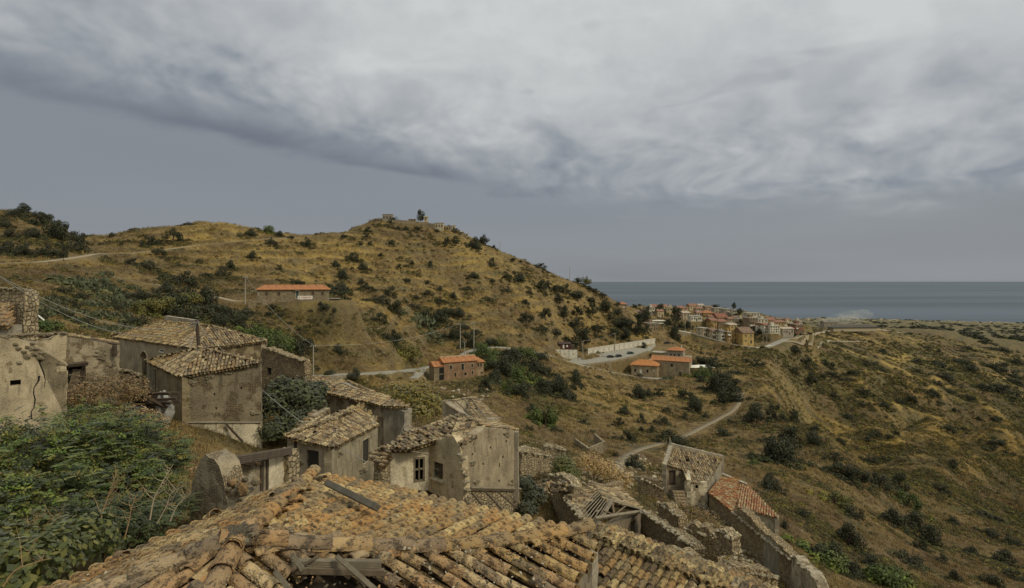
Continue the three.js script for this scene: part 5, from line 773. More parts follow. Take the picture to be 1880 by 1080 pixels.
{
  srand(401); // long single-storey house on the hillside
  const a = P(470, 549, 176), b = P(604, 549, 182), c = a.clone().lerp(b, 0.5), w = a.distanceTo(b) - 0.6, yaw = -Math.atan2(b.z - a.z, b.x - a.x), g = srt(thing('long_hill_house', 'long single-storey stone house with low orange roof alone on the hillside', 'house', c), yaw);
  body(g, 'wall', w, 3.0, 7, M.farStone, 3).position.z = -3.5; const r = part(g, 'roof', hipRoof(w, 7, 1.5, 0.5, 0.15, 0.86), mat('faded_orange_roof', [0.50, 0.22, 0.09], { map: rep(T.pantile, 0.4), bumpMap: rep(T.pantileB, 0.4), bumpScale: 0.08 })); r.position.set(0, 3.15, -3.5);
  part(g, 'chimney', boxAt(0.6, 1.6, 0.6), M.farStone).position.set(-w / 2 + 0.5, 4, -3.5); part(g, 'eave_slab', boxAt(3, 0.15, 1.2), M.concrete).position.set(-w / 2 - 0.6, 2.7, -1);
  for (const x of [-0.37, -0.2, 0.28, 0.42]) opening(g, x * w, 1.8, 0.02, 0.8, 1.2, { frame: M.farStone, pane: M.darkWood });
  opening(g, 0.06 * w, 1.35, 0.03, 0.9, 2.4, { name: 'door', frame: M.white, pane: mat('green_door', [0.05, 0.075, 0.07]) }); part(g, 'door_canopy', boxAt(1.6, 0.12, 0.8), M.concrete).position.set(0.06 * w, 2.85, 0.4);
  const nb = thing('terrace_wall', 'pale terrace wall in front of the long orange-roofed hillside house', 'wall', P(500, 556, 170)); const pw = (p, q, y0, y1) => plainWall(nb, p, q, y0 - 3, y0, y1, M.farStone, 0.4); pw(P(455, 557, 166), P(535, 553, 171), P(455, 552, 166).y, P(535, 551, 171).y); pw(P(552, 553, 172), P(585, 558, 173), P(552, 550.5, 172).y, P(585, 552, 173).y);
  // banner hung on the wall
  const cv = document.createElement('canvas'); cv.width = 512; cv.height = 128; const x = cv.getContext('2d'); x.fillStyle = '#e9e6df'; x.fillRect(0, 0, 512, 128); x.fillStyle = '#8d99a6'; x.font = 'bold 92px sans-serif'; x.fillText('A', 40, 96); x.fillStyle = '#b4473c'; x.font = 'bold 78px sans-serif'; x.fillText('VENDESI', 128, 94);
  const ct = new THREE.CanvasTexture(cv); ct.colorSpace = THREE.SRGBColorSpace; const bn = thing('sale_banner', 'white banner with red lettering beside the door of the long hillside house', 'banner', P(560, 547, 175)); srt(bn, yaw);
  const pg = new THREE.PlaneGeometry(4.6, 1.1, 12, 3), pp = pg.attributes.position; for (let i = 0; i < pp.count; i++) pp.setZ(i, 0.05 * Math.sin(pp.getX(i) * 3)); pg.computeVertexNormals(); part(bn, 'sheet', pg, mat('banner_cloth', [0.95, 0.95, 0.95], { map: ct })).position.y = 0.1; for (const s of [-1, 1]) part(bn, 'stake', boxAt(0.06, 1.6, 0.06), M.darkWood).position.set(2.3 * s, -0.2, -0.05);
  const sh = thing('lean_shed', 'small flat-roofed shed at the right end of the long hillside house', 'shed', P(614, 558, 180)); body(sh, 'wall', 2.6, 1.6, 2.4, M.darkStone, 2); part(sh, 'roof', boxAt(3.4, 0.14, 3), M.concrete).position.y = 1.75;
}
{
  srand(411); // two-storey brick house above the gully
  const a = P(815, 700, 186), b = P(888, 688, 193), yaw = -Math.atan2(b.z - a.z, b.x - a.x), w = Math.hypot(b.x - a.x, b.z - a.z), c = a.clone().lerp(b, 0.5).setY(P(850, 695, 189).y), g = srt(thing('brick_house', 'two-storey brown brick house with stepped orange roofs beside the gully', 'house', c), yaw), br = mat('brown_brick', [0.34, 0.22, 0.145], { map: rep(T.plaster, 0.15), bumpMap: rep(T.plasterB, 0.15), bumpScale: 0.05 }), tan = plaster('tan_render', [0.42, 0.32, 0.21], 0.15);
  body(g, 'wall', w * 0.83, 5.8, 6, br, 5, -w * 0.085, -3); body(g, 'side_wing', w * 0.17, 5.2, 6, tan, 5, w * 0.415, -3); body(g, 'porch_wing', 3.4, 4.6, 5, M.farStone, 6, -w / 2 - 1.7, -2.9);
  const r1 = part(g, 'roof', hipRoof(w * 0.84, 6, 1.5, 0.35, 0.14, 1), M.orangeRoof); r1.position.set(-w * 0.085, 5.95, -3); const r2 = part(g, 'wing_roof', hipRoof(w * 0.18, 6, 1.3, 0.4, 0.14, 0.2), M.orangeRoof); r2.position.set(w * 0.42, 5.3, -3); const r3 = part(g, 'porch_roof', hipRoof(3.4, 5, 1.4, 0.3, 0.14, 1), M.orangeRoof); r3.position.set(-w / 2 - 1.7, 4.75, -2.9);
  part(g, 'ridge_cap', boxAt(w * 0.85, 0.22, 0.32), M.palePlaster).position.set(-w * 0.085, 7.5, -3); part(g, 'chimney', boxAt(0.7, 1.4, 0.6), br).position.set(w * 0.2, 7.6, -3.8);
  for (const [x, y, ww, h, f] of [[-0.33, 4.2, 0.8, 1.3, 1], [-0.04, 4.0, 0.95, 2.2, 1], [0.2, 4.2, 0.6, 1.2, 1], [-0.22, 1.5, 0.6, 1.3, 0], [0.03, 1.5, 0.9, 0.9, 0], [0.21, 1.7, 0.6, 1.2, 1], [0.36, 4.2, 0.6, 1.0, 0], [0.43, 4.2, 0.6, 1.0, 0], [0.45, 1.4, 0.6, 0.6, 0]]) opening(g, x * w, y, 0.02, ww, h, { frame: f ? M.palePlaster : tan, pane: M.dark });
  opening(g, 0.355 * w, 1.0, 0.02, 1.2, 1.9, { name: 'door', frame: tan, pane: tan }); opening(g, -w / 2 - 0.7, 3.2, -0.38, 1.7, 2.0, { frame: M.farStone, pane: M.dark }); opening(g, -w / 2 - 0.7, 0.4, -0.38, 1.7, 2.9, { name: 'door', frame: M.farStone, pane: M.dark });
  const rw = thing('roadside_wall', 'long pale retaining wall holding up the road left of the brick house', 'wall', P(670, 705, 160)); const L = ROADS.low.filter((p) => (p.x / -p.z) > -0.36 && (p.x / -p.z) < -0.175); for (let i = 0; i + 8 < L.length; i += 8) plainWall(rw, L[i].clone().add(new V3(0.3, 0, 2.4)), L[i + 8].clone().add(new V3(0.3, 0, 2.4)), L[i].y - 4.5, L[i].y + 0.35, L[i + 8].y + 0.35, M.wallStone, 0.5);
}
{
  srand(421); // church, its annexe and neighbour
  const a = P(1205, 691, 283), b = P(1262, 696, 276), yaw = -Math.atan2(b.z - a.z, b.x - a.x), w = 19, st = plaster('church_render', [0.42, 0.35, 0.245], 0.12);
  const g = srt(thing('old_church', 'plain tan church with long orange roof and arched side door beyond the car park', 'church', P(1230, 692, 281)), yaw);
  body(g, 'wall', w, 8.2, 7.5, st, 4, 0, -3.7); part(g, 'roof', hipRoof(w + 0.4, 7.5, 1.9, 0.35, 0.15, 1), M.orangeRoof).position.set(0, 8.3, -3.7);
  part(g, 'ridge_cap', boxAt(w + 0.5, 0.22, 0.32), M.palePlaster).position.set(0, 10.25, -3.7);
  const gab = new THREE.Shape([[-3.75, 0], [3.75, 0], [0, 2.4]].map((q) => new THREE.Vector2(...q))), gg = new THREE.ExtrudeGeometry(gab, { depth: 0.5, bevelEnabled: false }); gg.rotateY(PI / 2); part(g, 'gable_parapet', gg, st).position.set(w / 2 - 0.1, 8.1, -3.7);
  opening(g, 1.0, 6.0, 0.02, 1.0, 1.5, { frame: st, pane: M.dark }); opening(g, 5.2, 1.5, 0.02, 1.3, 2.9, { name: 'door', frame: st, pane: M.darkWood }); opening(g, -5.5, 3.6, 0.02, 1.4, 1.5, { frame: st, pane: M.palePlaster }); opening(g, w / 2 + 0.02, 3.4, -3.7, 1.2, 2.6, { side: 1, frame: st, pane: M.dark }); part(g, 'buttress', UVBOX(1.8, 10.6, 1.4).translate(0, 3.2, 0), M.palePlaster).position.set(-w / 2 - 0.3, 0, 0.6);
  const an = srt(thing('church_annexe', 'low annexe with bright orange hipped roof at the left of the church', 'house', P(1183, 689, 279)), yaw + 0.12); body(an, 'wall', 13, 4.9, 8, plaster('annexe_render', [0.46, 0.38, 0.27], 0.12), 4, 0, -4); part(an, 'roof', hipRoof(13.6, 8, 2.4, 0.5, 0.15, 0.45), mat('bright_orange_roof', [0.56, 0.245, 0.085], { map: rep(T.pantile, 0.4), bumpMap: rep(T.pantileB, 0.4), bumpScale: 0.08 })).position.set(0, 5.05, -4);
  for (const x of [-4.6, 1.6]) opening(an, x, 2.2, 0.02, 0.9, 1.5, { frame: M.tanPlaster, pane: M.dark }); opening(an, -1.8, 1.5, 0.02, 1.0, 2.4, { name: 'door', frame: M.tanPlaster, pane: M.white }); opening(an, 4.6, 2.6, 0.02, 1.2, 1.2, { frame: M.tanPlaster, pane: M.palePlaster });
  const nb = srt(thing('square_house', 'grey square house with pyramid orange roof behind the church', 'house', P(1232, 668, 308)), yaw); body(nb, 'wall', 9, 7.5, 8, plaster('grey_house_render', [0.4, 0.36, 0.3], 0.12), 6, 2, -4); body(nb, 'yellow_wing', 9, 5.6, 7, plaster('yellow_render', [0.46, 0.33, 0.14], 0.12), 6, -6.5, -4.2); part(nb, 'roof', hipRoof(9, 8, 1.9, 0.5, 0.15, 0.05), M.orangeRoof).position.set(2, 7.65, -4); part(nb, 'flat_roof', boxAt(9.4, 0.25, 7.4), M.concrete).position.set(-6.6, 5.75, -4.2); part(nb, 'chimney', boxAt(0.5, 2.2, 0.5), M.white).position.set(5, 9, -5); part(nb, 'low_wing', UVBOX(4, 5.5, 6), M.greyPlaster).position.set(8.4, 1.5, -4);
  for (const [x, y] of [[2, 5], [4.4, 5], [0, 5]]) opening(nb, x, y, 0.02, 0.9, 1.5, { frame: M.palePlaster }); opening(nb, -5, 4, -0.66, 0.9, 1.4, { frame: M.palePlaster });
  const ca = thing('pale_canopy', 'pale flat canopy roof standing right of the church among bushes', 'canopy', P(1286, 683, 284)); const ct = hipRoof(12, 7, 0.9, 0.2, 0.12, 0.3); part(ca, 'roof', ct, M.white).position.y = 2.8; for (const [x, z] of [[-5, 3], [5, 3], [5, -3], [-5, -3]]) part(ca, 'leg', boxAt(0.2, 5, 0.2), M.concrete).position.set(x, 0.3, z);
  // yard wall and front wall of the churchyard
  const yw = thing('churchyard_wall', 'low wall along the road in front of the church', 'wall', P(1230, 700, 276)); for (const [p, q] of [[[1150, 697, 274], [1205, 703, 269]], [[1205, 703, 269], [1262, 703, 271]], [[1262, 703, 271], [1300, 709, 270]]]) { const A = P(...p), B = P(...q); plainWall(yw, A, B, A.y - 5, A.y + 0.9, B.y + 0.9, M.farStone, 0.4); }
}
{
  srand(431); // car park with its walls
  const wallPts = [[1043, 651, 306], [1072, 653, 303], [1072, 653, 303], [1089, 654, 305], [1125, 644, 326], [1165, 636, 343], [1202, 629, 358]];
  const cp = thing('panel_wall', 'long pale wall of concrete panels along the back of the car park', 'wall', P(1140, 650, 320)), pm = plaster('panel_concrete', [0.74, 0.71, 0.66], 0.2);
  const run = (A, B, n, h) => { for (let i = 0; i < n; i++) { const a = A.clone().lerp(B, i / n), b = A.clone().lerp(B, (i + 1) / n), q = a.clone().lerp(b, 0.5), len = Math.hypot(b.x - a.x, b.z - a.z) - 0.3, e = UVBOX(len, h + 2, 0.2), m = part(cp, 'panel', e, pm); m.position.copy(q).sub(cp.position); m.position.y += h / 2 - 1; m.rotation.y = -Math.atan2(b.z - a.z, b.x - a.x); const p = part(cp, 'post', boxAt(0.22, h + 2.1, 0.34), M.metal); p.position.copy(a).sub(cp.position); p.position.y += h / 2 - 1; p.rotation.y = m.rotation.y; } };
  run(P(1079, 654.2, 303), P(1203, 633, 358), 14, 4.3);
  const fw = thing('white_panel_fence', 'three white wall panels at the left entrance of the car park', 'wall', P(1030, 653, 292)); { const A = P(1012, 656, 284), B = P(1060, 657, 287); for (let i = 0; i < 3; i++) { const a = A.clone().lerp(B, i / 3), b = A.clone().lerp(B, (i + 1) / 3), m = part(fw, 'panel', UVBOX(a.distanceTo(b) - 0.35, 5, 0.2), plaster('white_panel', [0.82, 0.8, 0.74], 0.2)); m.position.copy(a.lerp(b, 0.5)).sub(fw.position); m.position.y += 1.6; part(fw, 'post', boxAt(0.25, 5.2, 0.4), M.metal).position.copy(b).sub(fw.position).add(new V3(0, 1.6, 0)); } }
  const rt = thing('car_park_retaining_wall', 'grey stone retaining wall below the parked cars', 'wall', P(1110, 675, 276)); for (const [p, q, h0, h1] of [[[1030, 672, 265.5], [1080, 671, 271.5], 0.5, 0.8], [[1080, 671, 271.5], [1127, 664.5, 283], 0.8, 0.8], [[1127, 664.5, 283], [1163, 656, 300], 0.8, 0.8], [[1163, 656, 300], [1190, 646, 323], 0.8, 0.8]]) { const A = P(...p), B = P(...q); plainWall(rt, A, B, A.y - 7, A.y + h0, B.y + h1, M.wallStone, 0.5); }
  const pave = new THREE.Shape([[1034, 672, 266.5], [1080, 671, 272.3], [1127, 664.5, 283.8], [1162.5, 656, 300.8], [1189.5, 646, 323.5], [1242, 631, 360], [1203, 633, 357], [1165, 639, 341], [1100, 650, 314], [1079, 654, 302], [1050, 662, 286]].map((q) => { const p = P(...q); return new THREE.Vector2(p.x, -p.z); })), pg = new THREE.ShapeGeometry(pave), py = pg.attributes.position;
  const hA = P(1100, 656, 295).y; for (let i = 0; i < py.count; i++) { const x = py.getX(i), z = -py.getY(i); py.setXYZ(i, x, Math.max(ground(x, z), flatAt(x, z)[0] > 0.5 ? flatAt(x, z)[1] : -999) + 0.12, z); } pg.computeVertexNormals(); solo('car_park', null, null, pg, M.roadTop, null, 'structure');
  const ki = srt(thing('kiosk', 'small dark red kiosk with pitched roof above the white entrance panels', 'kiosk', P(1036, 640, 300)), 0.1); body(ki, 'wall', 6, 2.6, 3, mat('dark_red_boards', [0.09, 0.035, 0.03]), 2); part(ki, 'roof', hipRoof(6.4, 3.2, 1.0, 0.3, 0.12, 1), mat('dark_roof', [0.07, 0.045, 0.04])).position.y = 2.7; opening(ki, -0.7, 1.2, 1.52, 0.9, 2.1, { name: 'door', frame: M.dark, pane: M.white }); opening(ki, 1.3, 1.5, 1.52, 0.9, 1.1, { frame: M.dark, pane: M.white }); body(ki, 'side_shed', 2.4, 2, 2.6, M.darkWood, 2, 4.4, 0);
}
// cars
{
  srand(441);
  const side = (pts, bev, d) => { const s = new THREE.Shape(pts.map((q) => new THREE.Vector2(...q))), g = new THREE.ExtrudeGeometry(s, { depth: d - 2 * bev, bevelEnabled: true, bevelSize: bev, bevelThickness: bev, bevelSegments: 3 }); g.translate(0, 0, -d / 2 + bev); return g; };
  const paint = mat('black_paint', [0.014, 0.015, 0.018], { roughness: 0.3 }), tyre = mat('tyre', [0.02, 0.02, 0.02]), rim = mat('rim', [0.3, 0.3, 0.3], { metalness: 0.7, roughness: 0.4 }), lamp = mat('headlamp', [0.6, 0.6, 0.58], { roughness: 0.2 });
  const c = new THREE.Group(); part(c, 'body', side([[-2.05, 0.32], [2.05, 0.32], [2.08, 0.62], [1.9, 0.86], [1.05, 0.96], [0.45, 1.4], [-1.2, 1.44], [-1.85, 1.0], [-2.08, 0.9]], 0.09, 1.72), paint);
  part(c, 'windscreen', boxAt(0.02, 0.52, 1.34), M.pane).position.set(0.86, 1.2, 0); c.children[1].rotation.z = 0.92; part(c, 'rear_window', boxAt(0.02, 0.46, 1.3), M.pane).position.set(-1.63, 1.26, 0); c.children[2].rotation.z = -0.92; for (const s of [-1, 1]) part(c, 'side_window', side([[-1.25, 0.98], [0.82, 0.98], [0.4, 1.32], [-1.05, 1.34]], 0.01, 0.06), M.pane).position.z = 0.85 * s;
  for (const x of [-1.3, 1.3]) for (const s of [-1, 1]) { const w = part(c, 'wheel', new THREE.CylinderGeometry(0.33, 0.33, 0.22, 18).rotateX(PI / 2), tyre); w.position.set(x, 0.33, 0.78 * s); part(w, 'rim', new THREE.CylinderGeometry(0.19, 0.19, 0.03, 14).rotateX(PI / 2), rim).position.z = 0.11 * s; }
  for (const s of [-1, 1]) { part(c, 'headlight', boxAt(0.08, 0.16, 0.32), lamp).position.set(2.06, 0.74, 0.6 * s); part(c, 'tail_light', boxAt(0.06, 0.16, 0.26), mat('tail_lamp', [0.25, 0.02, 0.02])).position.set(-2.1, 0.86, 0.65 * s); } part(c, 'number_plate', boxAt(0.03, 0.12, 0.5), M.white).position.set(-2.16, 0.6, 0);
  [['black car parked leftmost, beside the retaining wall of the car park', 1121, 657, 297, 0.5], ['black car parked second from the left, nose to its neighbour', 1136, 656, 300, 0.75], ['dark green car parked third from the left, nearer the bend of the wall', 1157.5, 650, 312, 0.6], ['dark car standing at the far upper end of the car park', 1225, 624.5, 362, 0.2]].forEach(([label, px, py, d, yaw], i) => { const o = i ? c.clone() : c; if (i === 2) { const gm = mat('green_paint', [0.02, 0.045, 0.042], { roughness: 0.3 }); o.children[0].material = gm; } o.name = numbered('parked_car'); scene.add(o); const p = P(px, py, d), f = flatAt(p.x, p.z); p.y = (f[0] > 0.5 ? Math.max(f[1], ground(p.x, p.z)) : ground(p.x, p.z)) + 0.13; o.position.copy(p); o.rotation.y = yaw; tag(o, label, 'car', 'cars in the car park'); });
}
// ---------------------------------------------------------------- the village on the ridge: [label, px left, px right, py eave, py foot, distance, depth, turn, wall, roof kind, roof colour, storeys, windows across, roof px]
{
  srand(501);
  const WC = { cream: [0.68, 0.58, 0.41], yellow: [0.62, 0.45, 0.19], ochre: [0.5, 0.34, 0.15], white: [0.85, 0.82, 0.74], grey: [0.44, 0.41, 0.37], pink: [0.58, 0.43, 0.33], red: [0.33, 0.15, 0.095], brown: [0.32, 0.24, 0.17], beige: [0.6, 0.52, 0.4], pale: [0.68, 0.64, 0.56] }, RC = { red: [0.33, 0.175, 0.12], orange: [0.44, 0.2, 0.1], brown: [0.25, 0.175, 0.125], grey: [0.22, 0.2, 0.18], rust: [0.29, 0.13, 0.085], pale: [0.52, 0.46, 0.37] };
  const wm = {}, rm = {}, wallM = (k) => wm[k] || (wm[k] = plaster(k + '_wall', WC[k], 0.1)), roofM = (k) => rm[k] || (rm[k] = mat(k + '_roof', RC[k], { map: rep(T.pantile, 0.3) }));
  const SH = [mat('brown_shutters', [0.1, 0.055, 0.035]), M.pane, mat('green_shutters', [0.05, 0.075, 0.06])];
  const build = (label, x0, x1, ye, yf, d, dep, yaw, wc, rk, rc, floors, nw, rpx = 4) => {
    const f = P((x0 + x1) / 2, yf, d), W = (x1 - x0) / 1000 * d, w = (W - Math.abs(Math.sin(yaw)) * dep * 0.9) / Math.cos(yaw), h = (yf - ye) / 1000 * d, g = srt(thing('village_house', label, 'house', f), yaw), wM = wallM(wc);
    body(g, 'wall', w, h, dep, wM, 5, 0, -dep / 2);
    if (rk === 'flat') { part(g, 'roof_slab', boxAt(w + 0.5, 0.3, dep + 0.5), M.concrete).position.set(0, h + 0.15, -dep / 2); if (rnd() < 0.6) part(g, 'roof_room', UVBOX(w * 0.3, 2.2, dep * 0.4), wM).position.set(rr(-0.2, 0.2) * w, h + 1.4, -dep * 0.55); }
    else part(g, 'roof', hipRoof(w, dep, rpx / 1000 * d, 0.45, 0.16, rk === 'hip' ? 0.4 : 1), roofM(rc)).position.set(0, h + 0.16, -dep / 2);
    const fh = h / floors;
    for (let k = 0; k < floors; k++) for (let i = 0; i < nw; i++) { const x = ((i + 0.5) / nw - 0.5) * w * 0.94 + rr(-0.2, 0.2), dr = k === 0 && i === Math.floor(nw / 2), y = k * fh + (dr ? 1.2 : fh * 0.55), wh = Math.min(1.5, fh * 0.5); opening(g, x, y, 0.02, dr ? 1.1 : rr(0.85, 1.05) > 0.95 ? 1.1 : 0.9, dr ? Math.min(2.2, fh * 0.8) : wh, { name: dr ? 'door' : 'window', frame: wc === 'white' ? wM : M.palePlaster, pane: pick(SH) }); if (k > 0 && rnd() < 0.3) part(g, 'balcony', boxAt(1.9, 0.9, 0.9), rnd() < 0.5 ? M.white : wM).position.set(x, k * fh + 0.4, 0.5); }
    const sx = yaw > 0 ? -1 : 1; for (let k = 0; k < floors; k++) opening(g, sx * (w / 2 + 0.02), k * fh + fh * 0.55, -dep * 0.5, 0.9, Math.min(1.3, fh * 0.45), { side: sx, frame: M.palePlaster, pane: pick(SH) });
    if (rk !== 'flat' && rnd() < 0.5) part(g, 'chimney', boxAt(0.6, 1.3, 0.6), M.pale || M.palePlaster).position.set(rr(-0.3, 0.3) * w, h + rpx / 1000 * d * 0.8 + 0.4, -dep * 0.5); return g;
  };
  for (const v of VILLAGE) build(...v);
  const top = thing('street_wall', 'long grey retaining wall carrying the village street', 'wall', P(1320, 640, 390)); const L = ROADS.village.filter((p) => p.x / -p.z < 0.475); for (let i = 0; i + 5 < L.length; i += 5) { const a = L[i].clone().add(new V3(-0.5, 0, 3.3)), b = L[i + 5].clone().add(new V3(-0.5, 0, 3.3)); plainWall(top, a, b, a.y - 5.2, a.y + 0.5, b.y + 0.5, M.wallStone, 0.5); const c = a.clone().setY(a.y + 0.62), e = b.clone().setY(b.y + 0.62); beam(top, 'coping', c, e, 0.7, 0.22, M.kerb); }
  const gh = thing('slab_pavilion', 'flat white slab roof on posts beside the dark trees, left of the village', 'pavilion', P(1205, 594, 415)); part(gh, 'roof_slab', boxAt(12, 0.4, 7), M.white).position.y = 2.2; part(gh, 'lower_slab', boxAt(9, 0.35, 6), M.white).position.set(-0.5, 0.4, 2); for (const x of [-5, 0, 5]) part(gh, 'column', boxAt(0.3, 7, 0.3), M.concrete).position.set(x, -1, 2.6);
  // long shed on the crest and farm buildings near the smoke
  const sh = thing('dark_edged_shed', 'low long structure with dark roof edge on the crest right of the village', 'shed', P(1565, 603, 600)); body(sh, 'wall', 52, 1.6, 9, M.palePlaster, 3); const rf = part(sh, 'roof', hipRoof(56, 10, 2.2, 0.6, 0.4, 0.7), mat('dark_sheet', [0.08, 0.075, 0.07])); rf.position.y = 1.7; sh.rotation.y = 0.12;
  const fb = thing('farm_building', 'grey farm building below the smoke, right of the village', 'house', P(1522, 598, 640)); body(fb, 'wall', 16, 4, 9, M.greyPlaster, 4); part(fb, 'roof', hipRoof(16, 9, 1.6, 0.4, 0.2, 1), roofM('grey')).position.y = 4.1; for (const x of [-5, 0, 5]) opening(fb, x, 2, 4.52, 1, 1.3);
}
// smoke drifting from a field fire
{
  srand(511); const sm = mat('smoke_puff', [0.75, 0.76, 0.78], { transparent: true, opacity: 0.05, roughness: 1 }), g = thing('smoke_plume', 'pale smoke plume drifting right from a field fire beyond the village', 'smoke', P(1508, 600, 660));
  for (let i = 0; i < 22; i++) { const t = i / 22, s = new THREE.IcosahedronGeometry(1, 3), p = s.attributes.position; for (let k = 0; k < p.count; k++) { const f = 1 + 0.7 * noise(p.getX(k) * 2.2 + i, p.getY(k) * 2 + p.getZ(k)); p.setXYZ(k, p.getX(k) * f, p.getY(k) * f, p.getZ(k) * f); } const o = part(g, 'puff', s, sm), r = 3 + 5.5 * t; o.position.set(t * 46 + rr(-5, 5), 1 + 11 * Math.sqrt(t) + rr(-3.5, 3.5), rr(-6, 6)); o.scale.set(r * 1.5, r * 0.7, r); }
}
// ---------------------------------------------------------------- hilltop cemetery
{
  srand(521); const H = (px, py) => { const p = hit(px, py + 3, 250) || P(px, py, 372); return p; };
  const bx = (label, px, py, w, h, d, m, roof, yaw = 0) => { const p = H(px, py), g = srt(thing('cemetery_chapel', label, 'chapel', p), yaw); body(g, 'wall', w, h, d, m, 3); if (roof) part(g, 'roof', hipRoof(w, d, roof, 0.25, 0.15, 1), M.greyPlaster).position.y = h + 0.16; else part(g, 'cornice', boxAt(w + 0.4, 0.3, d + 0.4), M.concrete).position.y = h + 0.15; const n = Math.max(1, Math.round(w / 2)); for (let i = 0; i < n; i++) opening(g, ((i + 0.5) / n - 0.5) * w, h * 0.5, d / 2 + 0.02, 0.7, Math.min(1.5, h * 0.5), { frame: m, pane: M.dark }); return g; };
  bx('tiny low building at the left end of the hilltop cemetery', 693, 404, 3, 1.7, 2.5, M.farStone); bx('crenellated grey building at the left of the hilltop cemetery', 712, 402, 6.4, 3.8, 4, M.greyPlaster); bx('low cream tomb left of the round hilltop tree', 757, 405, 5, 1.8, 3, M.tanPlaster); bx('narrow arched tomb right of the round hilltop tree', 782, 406, 2.4, 2.6, 2.4, M.palePlaster, 0.7); bx('square pale chapel at the right of the hilltop cemetery', 807, 417, 5.4, 3.6, 4, M.palePlaster); bx('open-fronted tomb just right of the square pale chapel', 824, 420, 3.2, 2.2, 2.4, M.tanPlaster); bx('taller gabled tomb on the falling right side of the cemetery', 833, 421, 2.2, 3.4, 2.2, M.palePlaster, 0.7); bx('small tomb low on the right end of the cemetery', 848, 428, 2.6, 1.7, 2.2, M.tanPlaster, 0.5); bx('smallest tomb at the far right end of the cemetery', 857, 431, 2.2, 1.5, 2, M.palePlaster);
  const cw = thing('cemetery_wall', 'low stone wall along the edge of the hilltop cemetery', 'wall', H(770, 408)); let a = null; for (const [x, y] of [[722, 405], [745, 406], [765, 407.5], [785, 409], [800, 413]]) { const b = H(x, y); b.z += 4; if (a) plainWall(cw, a, b, Math.min(a.y, b.y) - 2, a.y + 1.1, b.y + 1.1, M.farStone, 0.4); a = b; }
}
// ---------------------------------------------------------------- poles and wires
{
  srand(531);
  const pole = (label, px, top, foot, d, kind = 0) => { const p = P(px, foot, d), h = (foot - top) / 1000 * d, g = thing('utility_pole', label, 'pole', p, 'utility poles'); part(g, 'shaft', new THREE.CylinderGeometry(0.1 + h * 0.004, 0.15 + h * 0.008, h + 1.5, 8).translate(0, h / 2 - 0.75, 0), kind ? M.darkWood : M.pole); part(g, 'crossarm', boxAt(1.4, 0.12, 0.12), M.metal).position.y = h - 0.4; for (const x of [-0.6, 0, 0.6]) part(g, 'insulator', new THREE.CylinderGeometry(0.05, 0.07, 0.25, 7), M.white).position.set(x, h - 0.2, 0); return p.clone().setY(p.y + h); };
  const a = pole('concrete pole in the dry slope left of the long orange-roofed house', 450, 507, 553, 168), b = pole('pole beside the road bend behind the fig bushes', 575, 634, 690, 150), c = pole('left one of the pole pair above the brick house', 845, 594, 634, 214), d = pole('right one of the pole pair above the brick house', 870, 592, 640, 226), e = pole('lamp pole beside the road just above the brick house', 853, 627, 658, 206);
  const f = pole('pole at the left end of the car park', 1070, 626, 656, 287), h = pole('tall pole in the middle of the panelled car park wall', 1129, 612, 645, 322), i = pole('thick white post below the parked cars', 1120, 661, 674, 273), j = pole('pole on the right skyline of the hill, upper one', 918, 444, 462, 388), k = pole('pole on the right skyline of the hill, middle one', 967, 475, 497, 392), l = pole('pole on the lower right skyline above the pines', 1046, 490, 512, 398);
  const m = pole('street lamp at the bend of the village street', 1269, 595, 612, 402), n = pole('street lamp on the retaining wall, left of the beige terrace house', 1258, 590, 609, 402), o = pole('street lamp at the corner right of the broad yellow house', 1401, 607, 631, 392), q = pole('street lamp at the road fork right of the village', 1408, 612, 641, 384), s = pole('street lamp beside the tall trees left of the village', 1212, 580, 595, 420);
  const wire = (label, A, B, sag, r) => { const pts = []; for (let t = 0; t <= 1.0001; t += 0.1) { const p = A.clone().lerp(B, t); p.y -= sag * 4 * t * (1 - t); pts.push(p); } solo('power_cable', label, 'cable', tube(pts, r, 30, 5), M.cable); };
  const pt = P(361, 591, 40.6); wire('upper cable sagging from the top left edge to the dark wooden pole', P(-30, 492, 20), pt, 1.25, 0.018); wire('lower cable sagging from the top left edge to the dark wooden pole', P(-30, 490, 20.3), P(362, 593, 40.6), 1.7, 0.018); wire('guy wire from the dark wooden pole down to the hipped roof', pt, P(347, 645, 39), 0, 0.014); wire('short wire from the wooden pole down to the right roof slope', pt, P(412, 645, 38), 0.2, 0.014);
  wire('white cable slanting from the tall plaster house down to the dark-door house', P(479, 714, 36.8), P(675, 850, 26.5), 0.3, 0.02); wire('thin cable hanging on the bare grey end wall of the long roof house', P(748, 762, 38.2), P(730, 808, 37.5), 0.1, 0.02); wire('cable crossing the slope from the bend pole to the left hill pole', a, b, 2, 0.05); wire('cable from the bend pole to the left of the pole pair', b, c, 2.5, 0.05); wire('cable between the two poles above the brick house', c, d, 0.6, 0.05); wire('cable along the car park between its two poles', f, h, 1, 0.05);
  const tp = thing('thin_white_pipe', 'thin white pipe slanting over the bushes at the upper left', 'pipe', P(65, 576, 33)); part(tp, 'pipe', tube([P(51, 563, 33), P(65, 575.5, 32.6), P(80, 588, 32.2)].map((p) => p.sub(tp.position)), 0.045, 6, 6), M.white); part(tp, 'end_cap', new THREE.SphereGeometry(0.055, 8, 6), M.white).position.copy(P(80, 588, 32.2)).sub(tp.position);
}

